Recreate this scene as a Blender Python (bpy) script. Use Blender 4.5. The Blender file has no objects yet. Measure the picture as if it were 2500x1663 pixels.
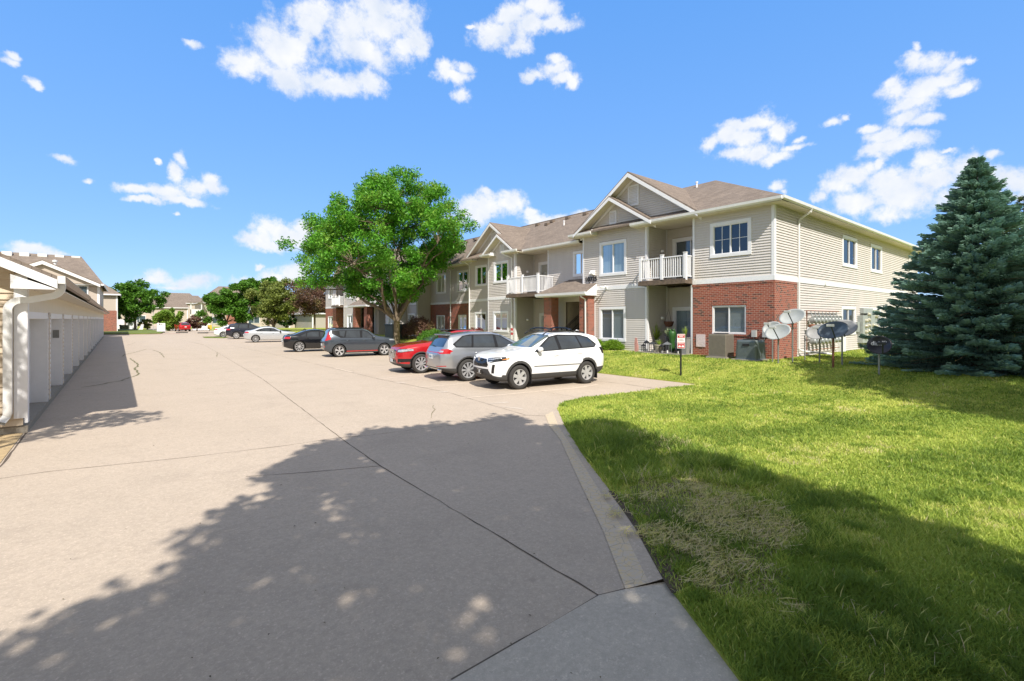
import bpy, bmesh, math, random
import numpy as np
from mathutils import Vector, Matrix
R = math.radians
S = bpy.context.scene
COL = S.collection
# ---------------------------------------------------------------- camera
F, TH, H = 1170.0, math.atan(945 / 1170.0), 2.25      # focal length (px of the photo), yaw, eye height
HZ = 779.0                                           # horizon row
SN, CS = math.sin(TH), math.cos(TH)
cd = bpy.data.cameras.new('camera'); cam = bpy.data.objects.new('camera', cd); COL.objects.link(cam)
cd.sensor_width = 36; cd.lens = F / 2500 * 36; cd.shift_y = (HZ - 831.5) / 2500
cd.clip_start = .05; cd.clip_end = 2000
cam.location = (0, 0, H); cam.rotation_euler = (R(90), 0, -TH)
S.camera = cam
# ---------------------------------------------------------------- sun, sky
EL, AZ = R(47), R(24)
sd = Vector((math.sin(AZ) * math.cos(EL), math.cos(AZ) * math.cos(EL), -math.sin(EL)))
sl = bpy.data.lights.new('sun', 'SUN'); sl.energy = 4.6; sl.angle = R(.53); sl.color = (1, .945, .86)
so = bpy.data.objects.new('sun', sl); COL.objects.link(so); so.rotation_euler = sd.to_track_quat('-Z', 'Y').to_euler()
so.location = (0, -30, 40)
S.view_settings.view_transform = 'Standard'; S.view_settings.look = 'None'
S.view_settings.exposure = 0.48; S.view_settings.gamma = 1; S.view_settings.use_curve_mapping = False
W = bpy.data.worlds.new('World'); S.world = W; W.use_nodes = True
S.cycles.max_bounces = 8; S.cycles.transparent_max_bounces = 24; S.cycles.diffuse_bounces = 3
S.cycles.use_denoising = True
def px_ang(x, y):
    r = (x - 1250) / F; v = (HZ - y) / F
    return TH + math.atan(r), math.atan(v / math.hypot(1, r)), r
CLOUDS = [  # centre and half size, in pixels of the photograph, turned into compass bearing and elevation
 (600,150,78,42),(690,120,85,62),(700,190,100,42),(800,205,95,34),(900,205,45,28),(560,135,35,18),(745,50,60,38),(740,90,30,55),(850,70,75,62),(940,65,85,70),
 (990,110,50,55),(1020,130,24,26),(880,125,90,45),(790,30,60,40),(930,20,80,35),
 (1225,78,70,38),(1290,60,55,32),(1350,55,55,20),(1200,100,46,26),(1265,115,36,18),(1305,25,50,28),(1240,40,46,24),
 (1085,180,18,26),(1110,190,48,18),(1085,165,22,22),(1125,225,28,20),(1135,165,24,16),(1150,60,14,6),
 (1300,185,32,18),(1345,172,42,20),(1370,195,34,18),(1400,212,22,18),(1350,150,22,14),
 (330,462,46,15),(400,470,70,18),(450,490,66,10),(480,462,52,24),(510,438,28,20),(430,420,18,22),(448,395,14,18),(360,492,50,9),(520,460,26,20),
 (160,387,40,13),(218,432,24,9),(462,104,30,12),(440,520,10,6),(14,138,26,14),(12,155,24,12),(75,200,20,10),(385,390,10,8),
 (90,610,82,16),(60,615,50,12),(140,618,45,10),
 (610,590,50,20),(665,565,62,32),(700,580,70,30),(640,605,60,12),(730,560,34,22),
 (380,676,38,16),(395,668,26,14),(455,692,55,16),(490,685,45,22),(425,700,40,6),
 (690,680,50,20),(730,665,40,26),(600,685,40,12),(640,658,14,8),
 (1190,505,72,32),(1150,520,60,34),(1240,490,46,22),(1290,512,24,12),(1185,465,18,10),(1340,530,62,16),(1310,545,40,12),(1420,520,20,10),(1365,525,30,14),
 (1800,305,55,18),(1850,295,40,24),(1770,330,46,22),(1735,345,28,20),(1830,335,50,24),(1900,320,32,28),(1850,372,62,22),(1890,385,52,18),(1940,362,46,10),(1950,345,22,10),(1800,372,50,16),
 (2030,300,34,11),(2065,288,16,8),
 (2120,310,34,14),(2160,335,50,24),(2190,360,58,22),(2235,345,42,18),(2130,370,48,16),(2150,400,20,10),
 (2230,150,32,28),(2270,150,56,22),(2330,150,54,14),(2380,140,26,9),(2300,185,62,24),(2180,215,42,26),(2240,215,66,32),(2220,250,56,24),(2215,285,48,20),(2270,295,42,14),(2240,120,16,18),(2160,205,20,14),
 (2350,205,44,18),
 (2080,430,64,32),(2050,455,52,36),(2090,500,76,34),(2160,440,66,30),(2200,475,92,48),(2290,430,82,46),(2340,400,60,32),(2400,450,82,38),(2460,440,70,36),(2500,440,40,42),(2350,475,95,36),
 (2170,520,62,20),(2010,490,18,16),(2430,490,70,18),(2260,395,40,22),(2420,380,34,14),(2130,410,24,14),(1905,455,22,14),(1915,470,10,10),(2310,370,20,6)]
def sky():
    nt = W.node_tree; N = nt.nodes; L = nt.links; N.clear()
    def nd(t, **k):
        n = N.new(t)
        for a, b in k.items(): setattr(n, a, b)
        return n
    def mt(op, a, b=None, c=None, clamp=False):
        n = nd('ShaderNodeMath', operation=op, use_clamp=clamp)
        for i, q in enumerate((a, b, c)):
            if q is None: continue
            if isinstance(q, (int, float)): n.inputs[i].default_value = q
            else: L.new(q, n.inputs[i])
        return n.outputs[0]
    out = nd('ShaderNodeOutputWorld'); bg = nd('ShaderNodeBackground'); bg.inputs[1].default_value = .12
    st = nd('ShaderNodeTexSky', sky_type='NISHITA', sun_disc=False, sun_elevation=EL, sun_rotation=R(204), altitude=300, air_density=1.0, dust_density=.2, ozone_density=2.0)
    hs = nd('ShaderNodeHueSaturation'); hs.inputs['Saturation'].default_value = 1.28; hs.inputs['Value'].default_value = 1.7; hs.inputs['Hue'].default_value = .505
    L.new(st.outputs[0], hs.inputs['Color'])
    tc = nd('ShaderNodeTexCoord'); sp = nd('ShaderNodeSeparateXYZ'); L.new(tc.outputs['Generated'], sp.inputs[0])
    # the real sky is clearer and more even towards the horizon than the model's
    gr = nd('ShaderNodeMapRange'); gr.inputs['From Min'].default_value = 0; gr.inputs['From Max'].default_value = .62; L.new(sp.outputs[2], gr.inputs['Value'])
    gp = mt('POWER', gr.outputs[0], .65); gc = nd('ShaderNodeMix', data_type='RGBA'); gc.inputs[6].default_value = (2.15, 3.7, 6.3, 1); gc.inputs[7].default_value = (.80, 2.35, 5.7, 1); L.new(gp, gc.inputs[0])
    sk = nd('ShaderNodeMix', data_type='RGBA'); sk.inputs[0].default_value = .86; L.new(hs.outputs[0], sk.inputs[6]); L.new(gc.outputs[2], sk.inputs[7])
    az = mt('ARCTAN2', sp.outputs[0], sp.outputs[1]); el = mt('ARCSINE', sp.outputs[2])
    def noise(sc, det, rough, col=False):
        n = nd('ShaderNodeTexNoise'); n.inputs['Scale'].default_value = sc; n.inputs['Detail'].default_value = det; n.inputs['Roughness'].default_value = rough
        L.new(tc.outputs['Generated'], n.inputs['Vector']); return n.outputs['Color' if col else 'Fac']
    wz = nd('ShaderNodeSeparateXYZ'); L.new(noise(14, 5, .6, True), wz.inputs[0])
    az2 = mt('MULTIPLY_ADD', wz.outputs[0], .055, mt('SUBTRACT', az, .0275)); el2 = mt('MULTIPLY_ADD', wz.outputs[1], .045, mt('SUBTRACT', el, .0225))
    cv = nd('ShaderNodeCombineXYZ'); L.new(az2, cv.inputs[0]); L.new(el2, cv.inputs[1])
    cur = None
    for (x, y, rx, ry) in CLOUDS:
        a, e, r = px_ang(x, y)
        sx = rx * 1.38 / F / (1 + r * r); sy = ry * 1.38 / F / math.sqrt(1 + r * r) * math.cos(e) ** 2
        mp = nd('ShaderNodeMapping', vector_type='TEXTURE'); mp.inputs['Location'].default_value = (a, e, 0); mp.inputs['Scale'].default_value = (sx, sy, 1)
        if cur:      # chained on purpose: keeps the shader evaluated one cloud at a time
            cv = nd('ShaderNodeCombineXYZ'); L.new(az2, cv.inputs[0]); L.new(mt('MULTIPLY_ADD', cur, 1e-7, el2), cv.inputs[1])
        L.new(cv.outputs[0], mp.inputs[0])
        ln = nd('ShaderNodeVectorMath', operation='LENGTH'); L.new(mp.outputs[0], ln.inputs[0])
        cur = mt('SMOOTH_MIN', cur, ln.outputs['Value'], .25) if cur else ln.outputs['Value']
    f = mt('SUBTRACT', 1.0, cur)
    nz = mt('SUBTRACT', noise(26, 11, .68), .5)
    f2 = mt('MULTIPLY_ADD', nz, 3.1, mt('MULTIPLY_ADD', f, 1.6, -.06))
    mr = nd('ShaderNodeMapRange', interpolation_type='SMOOTHSTEP'); mr.inputs['From Min'].default_value = .02; mr.inputs['From Max'].default_value = 1.15
    L.new(f2, mr.inputs['Value'])
    # unseen broken cloud added behind the viewer to whiten and lift the fill light
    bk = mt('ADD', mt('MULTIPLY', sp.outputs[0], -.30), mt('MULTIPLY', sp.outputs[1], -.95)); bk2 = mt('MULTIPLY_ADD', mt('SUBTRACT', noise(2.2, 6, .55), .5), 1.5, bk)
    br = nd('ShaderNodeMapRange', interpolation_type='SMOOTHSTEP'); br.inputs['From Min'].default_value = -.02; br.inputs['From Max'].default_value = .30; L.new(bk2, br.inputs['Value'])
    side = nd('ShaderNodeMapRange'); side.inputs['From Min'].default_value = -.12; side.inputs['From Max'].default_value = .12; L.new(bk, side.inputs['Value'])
    hi = nd('ShaderNodeMapRange', interpolation_type='SMOOTHSTEP'); hi.inputs['From Min'].default_value = .60; hi.inputs['From Max'].default_value = .78; L.new(mt('MULTIPLY_ADD', mt('SUBTRACT', noise(3.1, 6, .55), .5), .12, sp.outputs[2]), hi.inputs['Value'])  # cloud added overhead, out of view, to make the shadow fill less blue
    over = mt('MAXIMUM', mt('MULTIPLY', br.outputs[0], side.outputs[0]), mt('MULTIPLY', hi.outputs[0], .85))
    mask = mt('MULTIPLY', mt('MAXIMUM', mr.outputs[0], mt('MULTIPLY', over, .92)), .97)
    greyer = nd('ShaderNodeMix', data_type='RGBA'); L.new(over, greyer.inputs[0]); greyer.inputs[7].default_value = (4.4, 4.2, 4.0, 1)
    # thin veil and body tone
    tone = nd('ShaderNodeMapRange'); tone.inputs['From Min'].default_value = .3; tone.inputs['From Max'].default_value = .7
    L.new(noise(20, 5, .55), tone.inputs['Value'])
    cc = nd('ShaderNodeMix', data_type='RGBA'); cc.inputs[6].default_value = (4.7, 5.1, 5.8, 1); cc.inputs[7].default_value = (6.2, 6.2, 6.2, 1)
    L.new(tone.outputs[0], cc.inputs[0])
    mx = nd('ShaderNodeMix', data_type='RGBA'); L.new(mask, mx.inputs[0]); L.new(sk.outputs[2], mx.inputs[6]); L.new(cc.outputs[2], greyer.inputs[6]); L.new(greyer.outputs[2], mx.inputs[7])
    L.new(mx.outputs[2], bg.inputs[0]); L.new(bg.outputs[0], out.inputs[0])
sky()
# ---------------------------------------------------------------- from a pixel of the photo to a point of the place
def ray(x):
    r = (x - 1250) / F
    return SN + r * CS, CS - r * SN
def ZL(X):                        # height of the lawn: it climbs from the parking edge to the building
    t = min(1, max(0, (X - 15.3) / 3.7)); return .03 + .57 * t * t * (3 - 2 * t)
def G(x, y, z=0.0):
    t = (H - z) * F / (y - HZ); a, b = ray(x); return a * t, b * t
def GL(x, y):
    z = .03
    for _ in range(40):
        X, Y = G(x, y, z); z = .6 * z + .4 * ZL(X)
    return X, Y, z
# ---------------------------------------------------------------- materials
MATS = {}
def M(name, col, rough=.6, metal=0, nz=(8, .12), bump=None, spec=.5, coat=0, alpha=None):
    if name in MATS: return MATS[name]
    m = bpy.data.materials.new(name); MATS[name] = m; m.use_nodes = True
    N = m.node_tree.nodes; L = m.node_tree.links; b = N['Principled BSDF']
    b.inputs['Roughness'].default_value = rough; b.inputs['Metallic'].default_value = metal
    b.inputs['Specular IOR Level'].default_value = spec; b.inputs['Coat Weight'].default_value = coat; b.inputs['Coat Roughness'].default_value = .03
    tc = N.new('ShaderNodeTexCoord')
    n = N.new('ShaderNodeTexNoise'); n.inputs['Scale'].default_value = nz[0]; n.inputs['Detail'].default_value = 6; n.inputs['Roughness'].default_value = .6
    L.new(tc.outputs['Object'], n.inputs['Vector'])
    mr = N.new('ShaderNodeMapRange'); mr.inputs['From Min'].default_value = .25; mr.inputs['From Max'].default_value = .75
    mr.inputs['To Min'].default_value = 1 - nz[1]; mr.inputs['To Max'].default_value = 1 + nz[1]; L.new(n.outputs['Fac'], mr.inputs['Value'])
    vm = N.new('ShaderNodeVectorMath'); vm.operation = 'SCALE'; vm.inputs[0].default_value = col; L.new(mr.outputs[0], vm.inputs['Scale'])
    L.new(vm.outputs[0], b.inputs['Base Color'])
    if bump:
        n2 = N.new('ShaderNodeTexNoise'); n2.inputs['Scale'].default_value = bump[0]; n2.inputs['Detail'].default_value = 4
        L.new(tc.outputs['Object'], n2.inputs['Vector'])
        bp = N.new('ShaderNodeBump'); bp.inputs['Strength'].default_value = bump[1]; bp.inputs['Distance'].default_value = .02
        L.new(n2.outputs['Fac'], bp.inputs['Height']); L.new(bp.outputs[0], b.inputs['Normal'])
    return m
class NT:
    def __init__(s, name):
        s.m = bpy.data.materials.new(name); MATS[name] = s.m; s.m.use_nodes = True
        s.N = s.m.node_tree.nodes; s.L = s.m.node_tree.links; s.b = s.N['Principled BSDF']; s.tc = s.N.new('ShaderNodeTexCoord').outputs['Object']
    def n(s, t, ins=None, **k):
        n = s.N.new(t)
        for a, b in k.items(): setattr(n, a, b)
        for a, b in (ins or {}).items():
            if isinstance(b, bpy.types.NodeSocket): s.L.new(b, n.inputs[a])
            else: n.inputs[a].default_value = b
        return n
    def noise(s, sc, det=5, rough=.6, vec=None): return s.n('ShaderNodeTexNoise', {'Vector': vec or s.tc, 'Scale': sc, 'Detail': det, 'Roughness': rough}).outputs['Fac']
    def math(s, op, a, b=0.0, c=0.0, clamp=False):
        return s.n('ShaderNodeMath', {0: a, 1: b, 2: c}, operation=op, use_clamp=clamp).outputs[0]
    def ramp(s, v, a, b, ta=0.0, tb=1.0): return s.n('ShaderNodeMapRange', {'Value': v, 'From Min': a, 'From Max': b, 'To Min': ta, 'To Max': tb}).outputs[0]
    def mix(s, f, a, b):
        n = s.n('ShaderNodeMix', {0: f}, data_type='RGBA')
        for i, q in ((6, a), (7, b)):
            if isinstance(q, bpy.types.NodeSocket): s.L.new(q, n.inputs[i])
            else: n.inputs[i].default_value = (*q, 1)
        return n.outputs[2]
    def col(s, c): s.L.new(c, s.b.inputs['Base Color'])
    def bump(s, h, st, d=.01):
        s.L.new(s.n('ShaderNodeBump', {'Height': h, 'Strength': st, 'Distance': d}).outputs[0], s.b.inputs['Normal'])
def m_concrete(name, c1, c2, dark):
    q = NT(name); big = q.noise(.35, 5, .6); mid = q.noise(2.3, 6, .65); fine = q.noise(95, 4, .75); v = q.n('ShaderNodeTexVoronoi', {'Vector': q.tc, 'Scale': 60.0}).outputs['Distance']
    c = q.mix(q.ramp(big, .3, .7), c1, c2)
    c = q.mix(q.ramp(mid, .52, .75, 0, .35), c, dark)
    c = q.mix(q.ramp(q.noise(.9, 7, .7), .52, .66, 0, .34), c, tuple(x * .62 for x in c1))
    # long tyre-polished bands along the drive
    st = q.n('ShaderNodeMapping', {'Vector': q.tc, 'Scale': (1.1, .06, 1)}).outputs[0]
    c = q.mix(q.ramp(q.noise(1.0, 4, .5, st), .5, .72, 0, .3), c, tuple(x * .8 for x in c1))
    c = q.mix(q.ramp(fine, .3, .7, 0, .5), c, tuple(x * .55 for x in c1))
    c = q.mix(q.ramp(q.noise(160, 2, .5), .66, .76, 0, .6), c, tuple(x * .25 for x in c1))
    c = q.mix(q.ramp(q.noise(120, 2, .5), .68, .78, 0, .5), c, tuple(min(1, x * 1.5) for x in c1))
    c = q.mix(q.ramp(q.noise(17, 9, .8), .40, .60, 0, .50), c, tuple(x * .60 for x in c1)); c = q.mix(q.ramp(q.noise(31, 8, .8), .54, .66, 0, .55), c, tuple(min(1, x * 1.35) for x in c1))
    c = q.mix(q.ramp(q.noise(5.5, 3, .5), .70, .78, 0, .30), c, tuple(x * .45 for x in c1))
    q.col(c); q.b.inputs['Roughness'].default_value = .86; q.b.inputs['Specular IOR Level'].default_value = .25
    q.bump(fine, .35, .006); return q.m
CONC = m_concrete('drive_concrete', (.565, .468, .372), (.51, .423, .335), (.395, .32, .25))
APRON = m_concrete('apron_concrete', (.60, .53, .44), (.55, .485, .40), (.42, .37, .31))
FOUND = m_concrete('foundation_concrete', (.38, .34, .28), (.33, .30, .26), (.2, .18, .15))
def m_brick():
    q = NT('red_brick'); g = q.n('ShaderNodeNewGeometry'); nx = q.n('ShaderNodeSeparateXYZ', {0: g.outputs['True Normal']})
    p = q.n('ShaderNodeSeparateXYZ', {0: g.outputs['Position']}); f = q.math('GREATER_THAN', q.math('ABSOLUTE', nx.outputs[0]), .5)
    u = q.n('ShaderNodeMix', {0: f, 2: p.outputs[0], 3: p.outputs[1]}, data_type='FLOAT').outputs[0]
    v = q.n('ShaderNodeCombineXYZ', {0: u, 1: p.outputs[2]}).outputs[0]
    br = q.n('ShaderNodeTexBrick', {'Vector': v, 'Color1': (.30, .075, .043, 1), 'Color2': (.19, .048, .034, 1), 'Mortar': (.46, .34, .27, 1), 'Scale': 1.0, 'Mortar Size': .0065, 'Mortar Smooth': .1, 'Bias': -.1, 'Brick Width': .203, 'Row Height': .079})
    wn = q.n('ShaderNodeTexBrick', {'Vector': v, 'Color1': (0, 0, 0, 1), 'Color2': (1, 1, 1, 1), 'Mortar': (0, 0, 0, 1), 'Scale': 1.0, 'Mortar Size': .0065, 'Brick Width': .203, 'Row Height': .079, 'Bias': 0.0})
    c = q.mix(q.ramp(wn.outputs['Color'], .80, .9, 0, .75), br.outputs['Color'], (.06, .035, .03))
    c = q.mix(q.ramp(q.noise(9, 6), .5, .8, 0, .35), c, (.42, .22, .16)); q.col(c)
    q.b.inputs['Roughness'].default_value = .9; q.bump(q.math('SUBTRACT', 1, br.outputs['Fac']), .5, .008); return q.m
BRICK = m_brick()
def m_shingle(name, a, b_):
    q = NT(name); g = q.n('ShaderNodeNewGeometry'); nx = q.n('ShaderNodeSeparateXYZ', {0: g.outputs['True Normal']})
    p = q.n('ShaderNodeSeparateXYZ', {0: g.outputs['Position']}); f = q.math('GREATER_THAN', q.math('ABSOLUTE', nx.outputs[0]), q.math('ABSOLUTE', nx.outputs[1]))
    u = q.n('ShaderNodeMix', {0: f, 2: p.outputs[0], 3: p.outputs[1]}, data_type='FLOAT').outputs[0]
    v = q.n('ShaderNodeCombineXYZ', {0: u, 1: q.math('MULTIPLY', p.outputs[2], 2.1)}).outputs[0]
    br = q.n('ShaderNodeTexBrick', {'Vector': v, 'Color1': (*a, 1), 'Color2': (*b_, 1), 'Mortar': (*[x * .45 for x in a], 1), 'Scale': 1.0, 'Mortar Size': .008, 'Brick Width': .28, 'Row Height': .15, 'Bias': 0.0})
    c = q.mix(q.ramp(q.noise(14, 5, .7), .35, .75, 0, .6), br.outputs['Color'], tuple(x * 1.35 for x in a))
    c = q.mix(q.ramp(q.noise(.6, 3), .45, .7, 0, .25), c, tuple(x * .6 for x in b_)); q.col(c)
    q.b.inputs['Roughness'].default_value = .95; q.b.inputs['Specular IOR Level'].default_value = .15; q.bump(q.noise(60, 3), .4, .01); return q.m
SHIN = m_shingle('roof_shingle', (.23, .187, .155), (.15, .122, .103))
def m_sid():
    q = NT('tan_vinyl_siding'); v = q.n('ShaderNodeMapping', {'Vector': q.tc, 'Scale': (1, 1, .22)}).outputs[0]; c = q.mix(q.ramp(q.noise(1.6, 5, .65, v), .35, .7), (.61, .57, .53), (.56, .52, .485))
    c = q.mix(q.ramp(q.noise(5, 5, .7, v), .6, .78, 0, .4), c, (.42, .37, .31)); q.col(c); q.b.inputs['Roughness'].default_value = .55; return q.m
SID = m_sid(); SIDD = M('beige_wall_board', (.52, .45, .36), .6, nz=(3, .06))
TRIM = M('white_trim', (.76, .76, .78), .45, nz=(5, .04)); SOFF = M('cream_soffit', (.66, .60, .48), .6, nz=(4, .05)); GUT = M('white_gutter', (.72, .72, .71), .35, nz=(4, .07))
BLK = M('black_iron', (.015, .015, .016), .45); DARK = M('dark_interior', (.02, .02, .022), .8)
WOOD = M('weathered_timber', (.13, .095, .07), .9, nz=(6, .4), bump=(25, .5))
def m_farsiding(name, c):
    q = NT(name); g = q.n('ShaderNodeNewGeometry'); p = q.n('ShaderNodeSeparateXYZ', {0: g.outputs['Position']})
    w = q.math('FRACT', q.math('MULTIPLY', p.outputs[2], 5.0)); q.col(q.mix(q.ramp(w, .0, .16, .55, 0), c, tuple(x * .45 for x in c)))
    q.b.inputs['Roughness'].default_value = .6; return q.m
FSID = m_farsiding('far_siding', (.50, .43, .37)); FSID2 = m_farsiding('far_grey_siding', (.40, .37, .33))
def m_glass():
    q = NT('window_glass'); N = q.N; tr = q.n('ShaderNodeBsdfTransparent', {0: (.72, .78, .8, 1)}); gl = q.n('ShaderNodeBsdfGlossy', {0: (.9, .95, 1, 1), 'Roughness': .02})
    fr = q.n('ShaderNodeFresnel', {0: 1.5}); mx = q.n('ShaderNodeMixShader', {0: q.math('MAXIMUM', fr.outputs[0], .09), 1: tr.outputs[0], 2: gl.outputs[0]})
    q.L.new(mx.outputs[0], N['Material Output'].inputs[0]); return q.m
GLASS = m_glass()
BLIND = None
def m_blind(name, c, dens):
    q = NT(name); g = q.n('ShaderNodeNewGeometry'); p = q.n('ShaderNodeSeparateXYZ', {0: g.outputs['Position']})
    w = q.math('FRACT', q.math('MULTIPLY', p.outputs[2], dens)); q.col(q.mix(q.ramp(w, .05, .3, .7, 0), c, tuple(x * .3 for x in c))); return q.m
BLIND = m_blind('window_blind', (.34, .36, .36), 20); BLINDD = m_blind('dark_window_blind', (.16, .17, .18), 20)
def m_curtain():
    q = NT('pale_curtain'); g = q.n('ShaderNodeNewGeometry'); p = q.n('ShaderNodeSeparateXYZ', {0: g.outputs['Position']})
    w = q.noise(1.0, 3, .6, q.n('ShaderNodeCombineXYZ', {0: q.math('MULTIPLY', p.outputs[1], 16.0), 1: p.outputs[0]}).outputs[0])
    q.col(q.mix(q.ramp(w, .3, .7), (.26, .32, .36), (.58, .65, .68))); return q.m
CURT = m_curtain()
LEAFM = {}
def m_leaf(name, dark, light, warm=None, tr=.35, rough=.5):
    q = NT(name); at = q.n('ShaderNodeAttribute', attribute_name='tint').outputs['Fac']
    big = q.noise(.9, 3); c = q.mix(at, dark, light)
    if warm: c = q.mix(q.ramp(big, .5, .66, 0, .8), c, warm)
    q.col(c); q.b.inputs['Roughness'].default_value = rough; q.b.inputs['Specular IOR Level'].default_value = .35
    t = q.n('ShaderNodeBsdfTranslucent', {0: c}); mx = q.n('ShaderNodeMixShader', {0: tr, 1: q.b.outputs[0], 2: t.outputs[0]})
    q.L.new(mx.outputs[0], q.N['Material Output'].inputs[0]); return q.m
BARK = M('grey_brown_bark', (.17, .13, .09), .95, nz=(5, .4), bump=(18, .9))
# ---------------------------------------------------------------- mesh helpers
class MB:
    def __init__(s): s.v = []; s.f = []; s.m = []
    def add(s, vs, fs, m=0):
        o = len(s.v); s.v += [tuple(p) for p in vs]; s.f += [tuple(i + o for i in f) for f in fs]; s.m += [m] * len(fs); return s
    def quad(s, a, b, c, d, m=0): return s.add([a, b, c, d], [(0, 1, 2, 3)], m)
    def poly(s, vs, m=0): return s.add(vs, [tuple(range(len(vs)))], m)
    def hexa(s, p, m=0): return s.add(p, [(0, 3, 2, 1), (4, 5, 6, 7), (0, 1, 5, 4), (1, 2, 6, 5), (2, 3, 7, 6), (3, 0, 4, 7)], m)
    def box(s, x0, x1, y0, y1, z0, z1, m=0): return s.hexa([(x0, y0, z0), (x1, y0, z0), (x1, y1, z0), (x0, y1, z0), (x0, y0, z1), (x1, y0, z1), (x1, y1, z1), (x0, y1, z1)], m)
    def fbox(s, fr, u0, u1, z0, z1, d0, d1, m=0):
        P = lambda u, z, d: (fr[0] + fr[2] * u + fr[4] * d, fr[1] + fr[3] * u + fr[5] * d, z)
        return s.hexa([P(u0, z0, d0), P(u1, z0, d0), P(u1, z0, d1), P(u0, z0, d1), P(u0, z1, d0), P(u1, z1, d0), P(u1, z1, d1), P(u0, z1, d1)], m)
    def slab(s, pts, th, m=0):      # polygon thickened downward
        n = len(pts); v = list(pts) + [(p[0], p[1], p[2] - th) for p in pts]
        return s.add(v, [tuple(range(n)), tuple(range(2 * n - 1, n - 1, -1))] + [(i, (i + 1) % n, (i + 1) % n + n, i + n) for i in range(n)], m)
    def prism(s, pts, vec, m=0):
        n = len(pts); v = list(pts) + [(p[0] + vec[0], p[1] + vec[1], p[2] + vec[2]) for p in pts]
        return s.add(v, [tuple(range(n)), tuple(range(2 * n - 1, n - 1, -1))] + [(i, (i + 1) % n, (i + 1) % n + n, i + n) for i in range(n)], m)
    def tube(s, pts, rs, n=8, m=0, cap=True):
        pts = [Vector(p) for p in pts]; rs = rs if isinstance(rs, (list, tuple)) else [rs] * len(pts); o = len(s.v); up = Vector((0, 0, 1))
        for i, p in enumerate(pts):
            t = (pts[min(i + 1, len(pts) - 1)] - pts[max(i - 1, 0)]).normalized()
            a = t.cross(up) if abs(t.z) < .95 else t.cross(Vector((1, 0, 0))); a.normalize(); b = t.cross(a)
            for k in range(n):
                w = 2 * math.pi * k / n; s.v.append(tuple(p + (a * math.cos(w) + b * math.sin(w)) * rs[i]))
        for i in range(len(pts) - 1):
            for k in range(n):
                k2 = (k + 1) % n; s.f.append((o + i * n + k, o + i * n + k2, o + (i + 1) * n + k2, o + (i + 1) * n + k)); s.m.append(m)
        if cap:
            s.f.append(tuple(o + k for k in range(n))); s.m.append(m); e = o + (len(pts) - 1) * n; s.f.append(tuple(e + n - 1 - k for k in range(n))); s.m.append(m)
        return s
    def lathe(s, prof, c=(0, 0, 0), ax='z', n=24, m=0):
        o = len(s.v)
        for (r, h) in prof:
            for k in range(n):
                w = 2 * math.pi * k / n; a, b = r * math.cos(w), r * math.sin(w)
                p = {'z': (a, b, h), 'y': (a, h, b), 'x': (h, a, b)}[ax]; s.v.append((c[0] + p[0], c[1] + p[1], c[2] + p[2]))
        for i in range(len(prof) - 1):
            for k in range(n): k2 = (k + 1) % n; s.f.append((o + i * n + k, o + i * n + k2, o + (i + 1) * n + k2, o + (i + 1) * n + k)); s.m.append(m)
        return s
    def build(s, name, mats, parent=None, smooth=False, world=True, bevel=0, auto=None):
        me = bpy.data.meshes.new(name); o0 = Vector((0, 0, 0))
        if world and parent is not None:
            pp = parent
            while pp is not None: o0 += pp.location; pp = pp.parent
        elif world and parent is None and s.v:
            a = np.array(s.v); o0 = Vector((float((a[:, 0].min() + a[:, 0].max()) / 2), float((a[:, 1].min() + a[:, 1].max()) / 2), float(a[:, 2].min())))
        me.from_pydata([(p[0] - o0.x, p[1] - o0.y, p[2] - o0.z) for p in s.v], [], s.f)
        for q in (mats if isinstance(mats, (list, tuple)) else [mats]): me.materials.append(q)
        me.polygons.foreach_set('material_index', s.m)
        if smooth: me.polygons.foreach_set('use_smooth', [True] * len(s.f))
        me.update(); ob = bpy.data.objects.new(name, me); COL.objects.link(ob)
        if parent is not None: ob.parent = parent
        elif world: ob.location = o0
        if bevel:
            md = ob.modifiers.new('bevel', 'BEVEL'); md.width = bevel; md.segments = 2; md.limit_method = 'ANGLE'
        if auto:
            try: me.set_sharp_from_angle(angle=auto)
            except Exception: pass
        return ob
def tag(o, label=None, cat=None, group=None, kind=None):
    if label: o['label'] = label
    if cat: o['category'] = cat
    if group: o['group'] = group
    if kind: o['kind'] = kind
    return o
def thing(name, label, cat, loc=(0, 0, 0), rz=0, group=None):
    o = bpy.data.objects.new(name, None); COL.objects.link(o); o.location = loc; o.rotation_euler = (0, 0, rz); o.empty_display_size = .3
    return tag(o, label, cat, group)
def copy_tree(o, parent=None):
    c = o.copy(); COL.objects.link(c); c.parent = parent
    for ch in list(o.children): copy_tree(ch, c)
    return c
def npmesh(name, v, f, mat, tint=None, parent=None, loc=(0, 0, 0), smooth=False):
    me = bpy.data.meshes.new(name); v = np.asarray(v, np.float32); f = np.asarray(f, np.int32); k = f.shape[1]
    v = v - np.array(loc, np.float32)
    me.vertices.add(len(v)); me.vertices.foreach_set('co', v.ravel()); me.loops.add(f.size); me.loops.foreach_set('vertex_index', f.ravel())
    me.polygons.add(len(f)); me.polygons.foreach_set('loop_start', np.arange(0, f.size, k, dtype=np.int32)); me.polygons.foreach_set('loop_total', np.full(len(f), k, np.int32))
    if smooth: me.polygons.foreach_set('use_smooth', np.ones(len(f), bool))
    me.update(calc_edges=True)
    if tint is not None:
        a = me.attributes.new('tint', 'FLOAT', 'POINT'); a.data.foreach_set('value', np.asarray(tint, np.float32))
    me.materials.append(mat); ob = bpy.data.objects.new(name, me); COL.objects.link(ob)
    if parent is not None: ob.parent = parent
    else: ob.location = loc
    return ob
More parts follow.
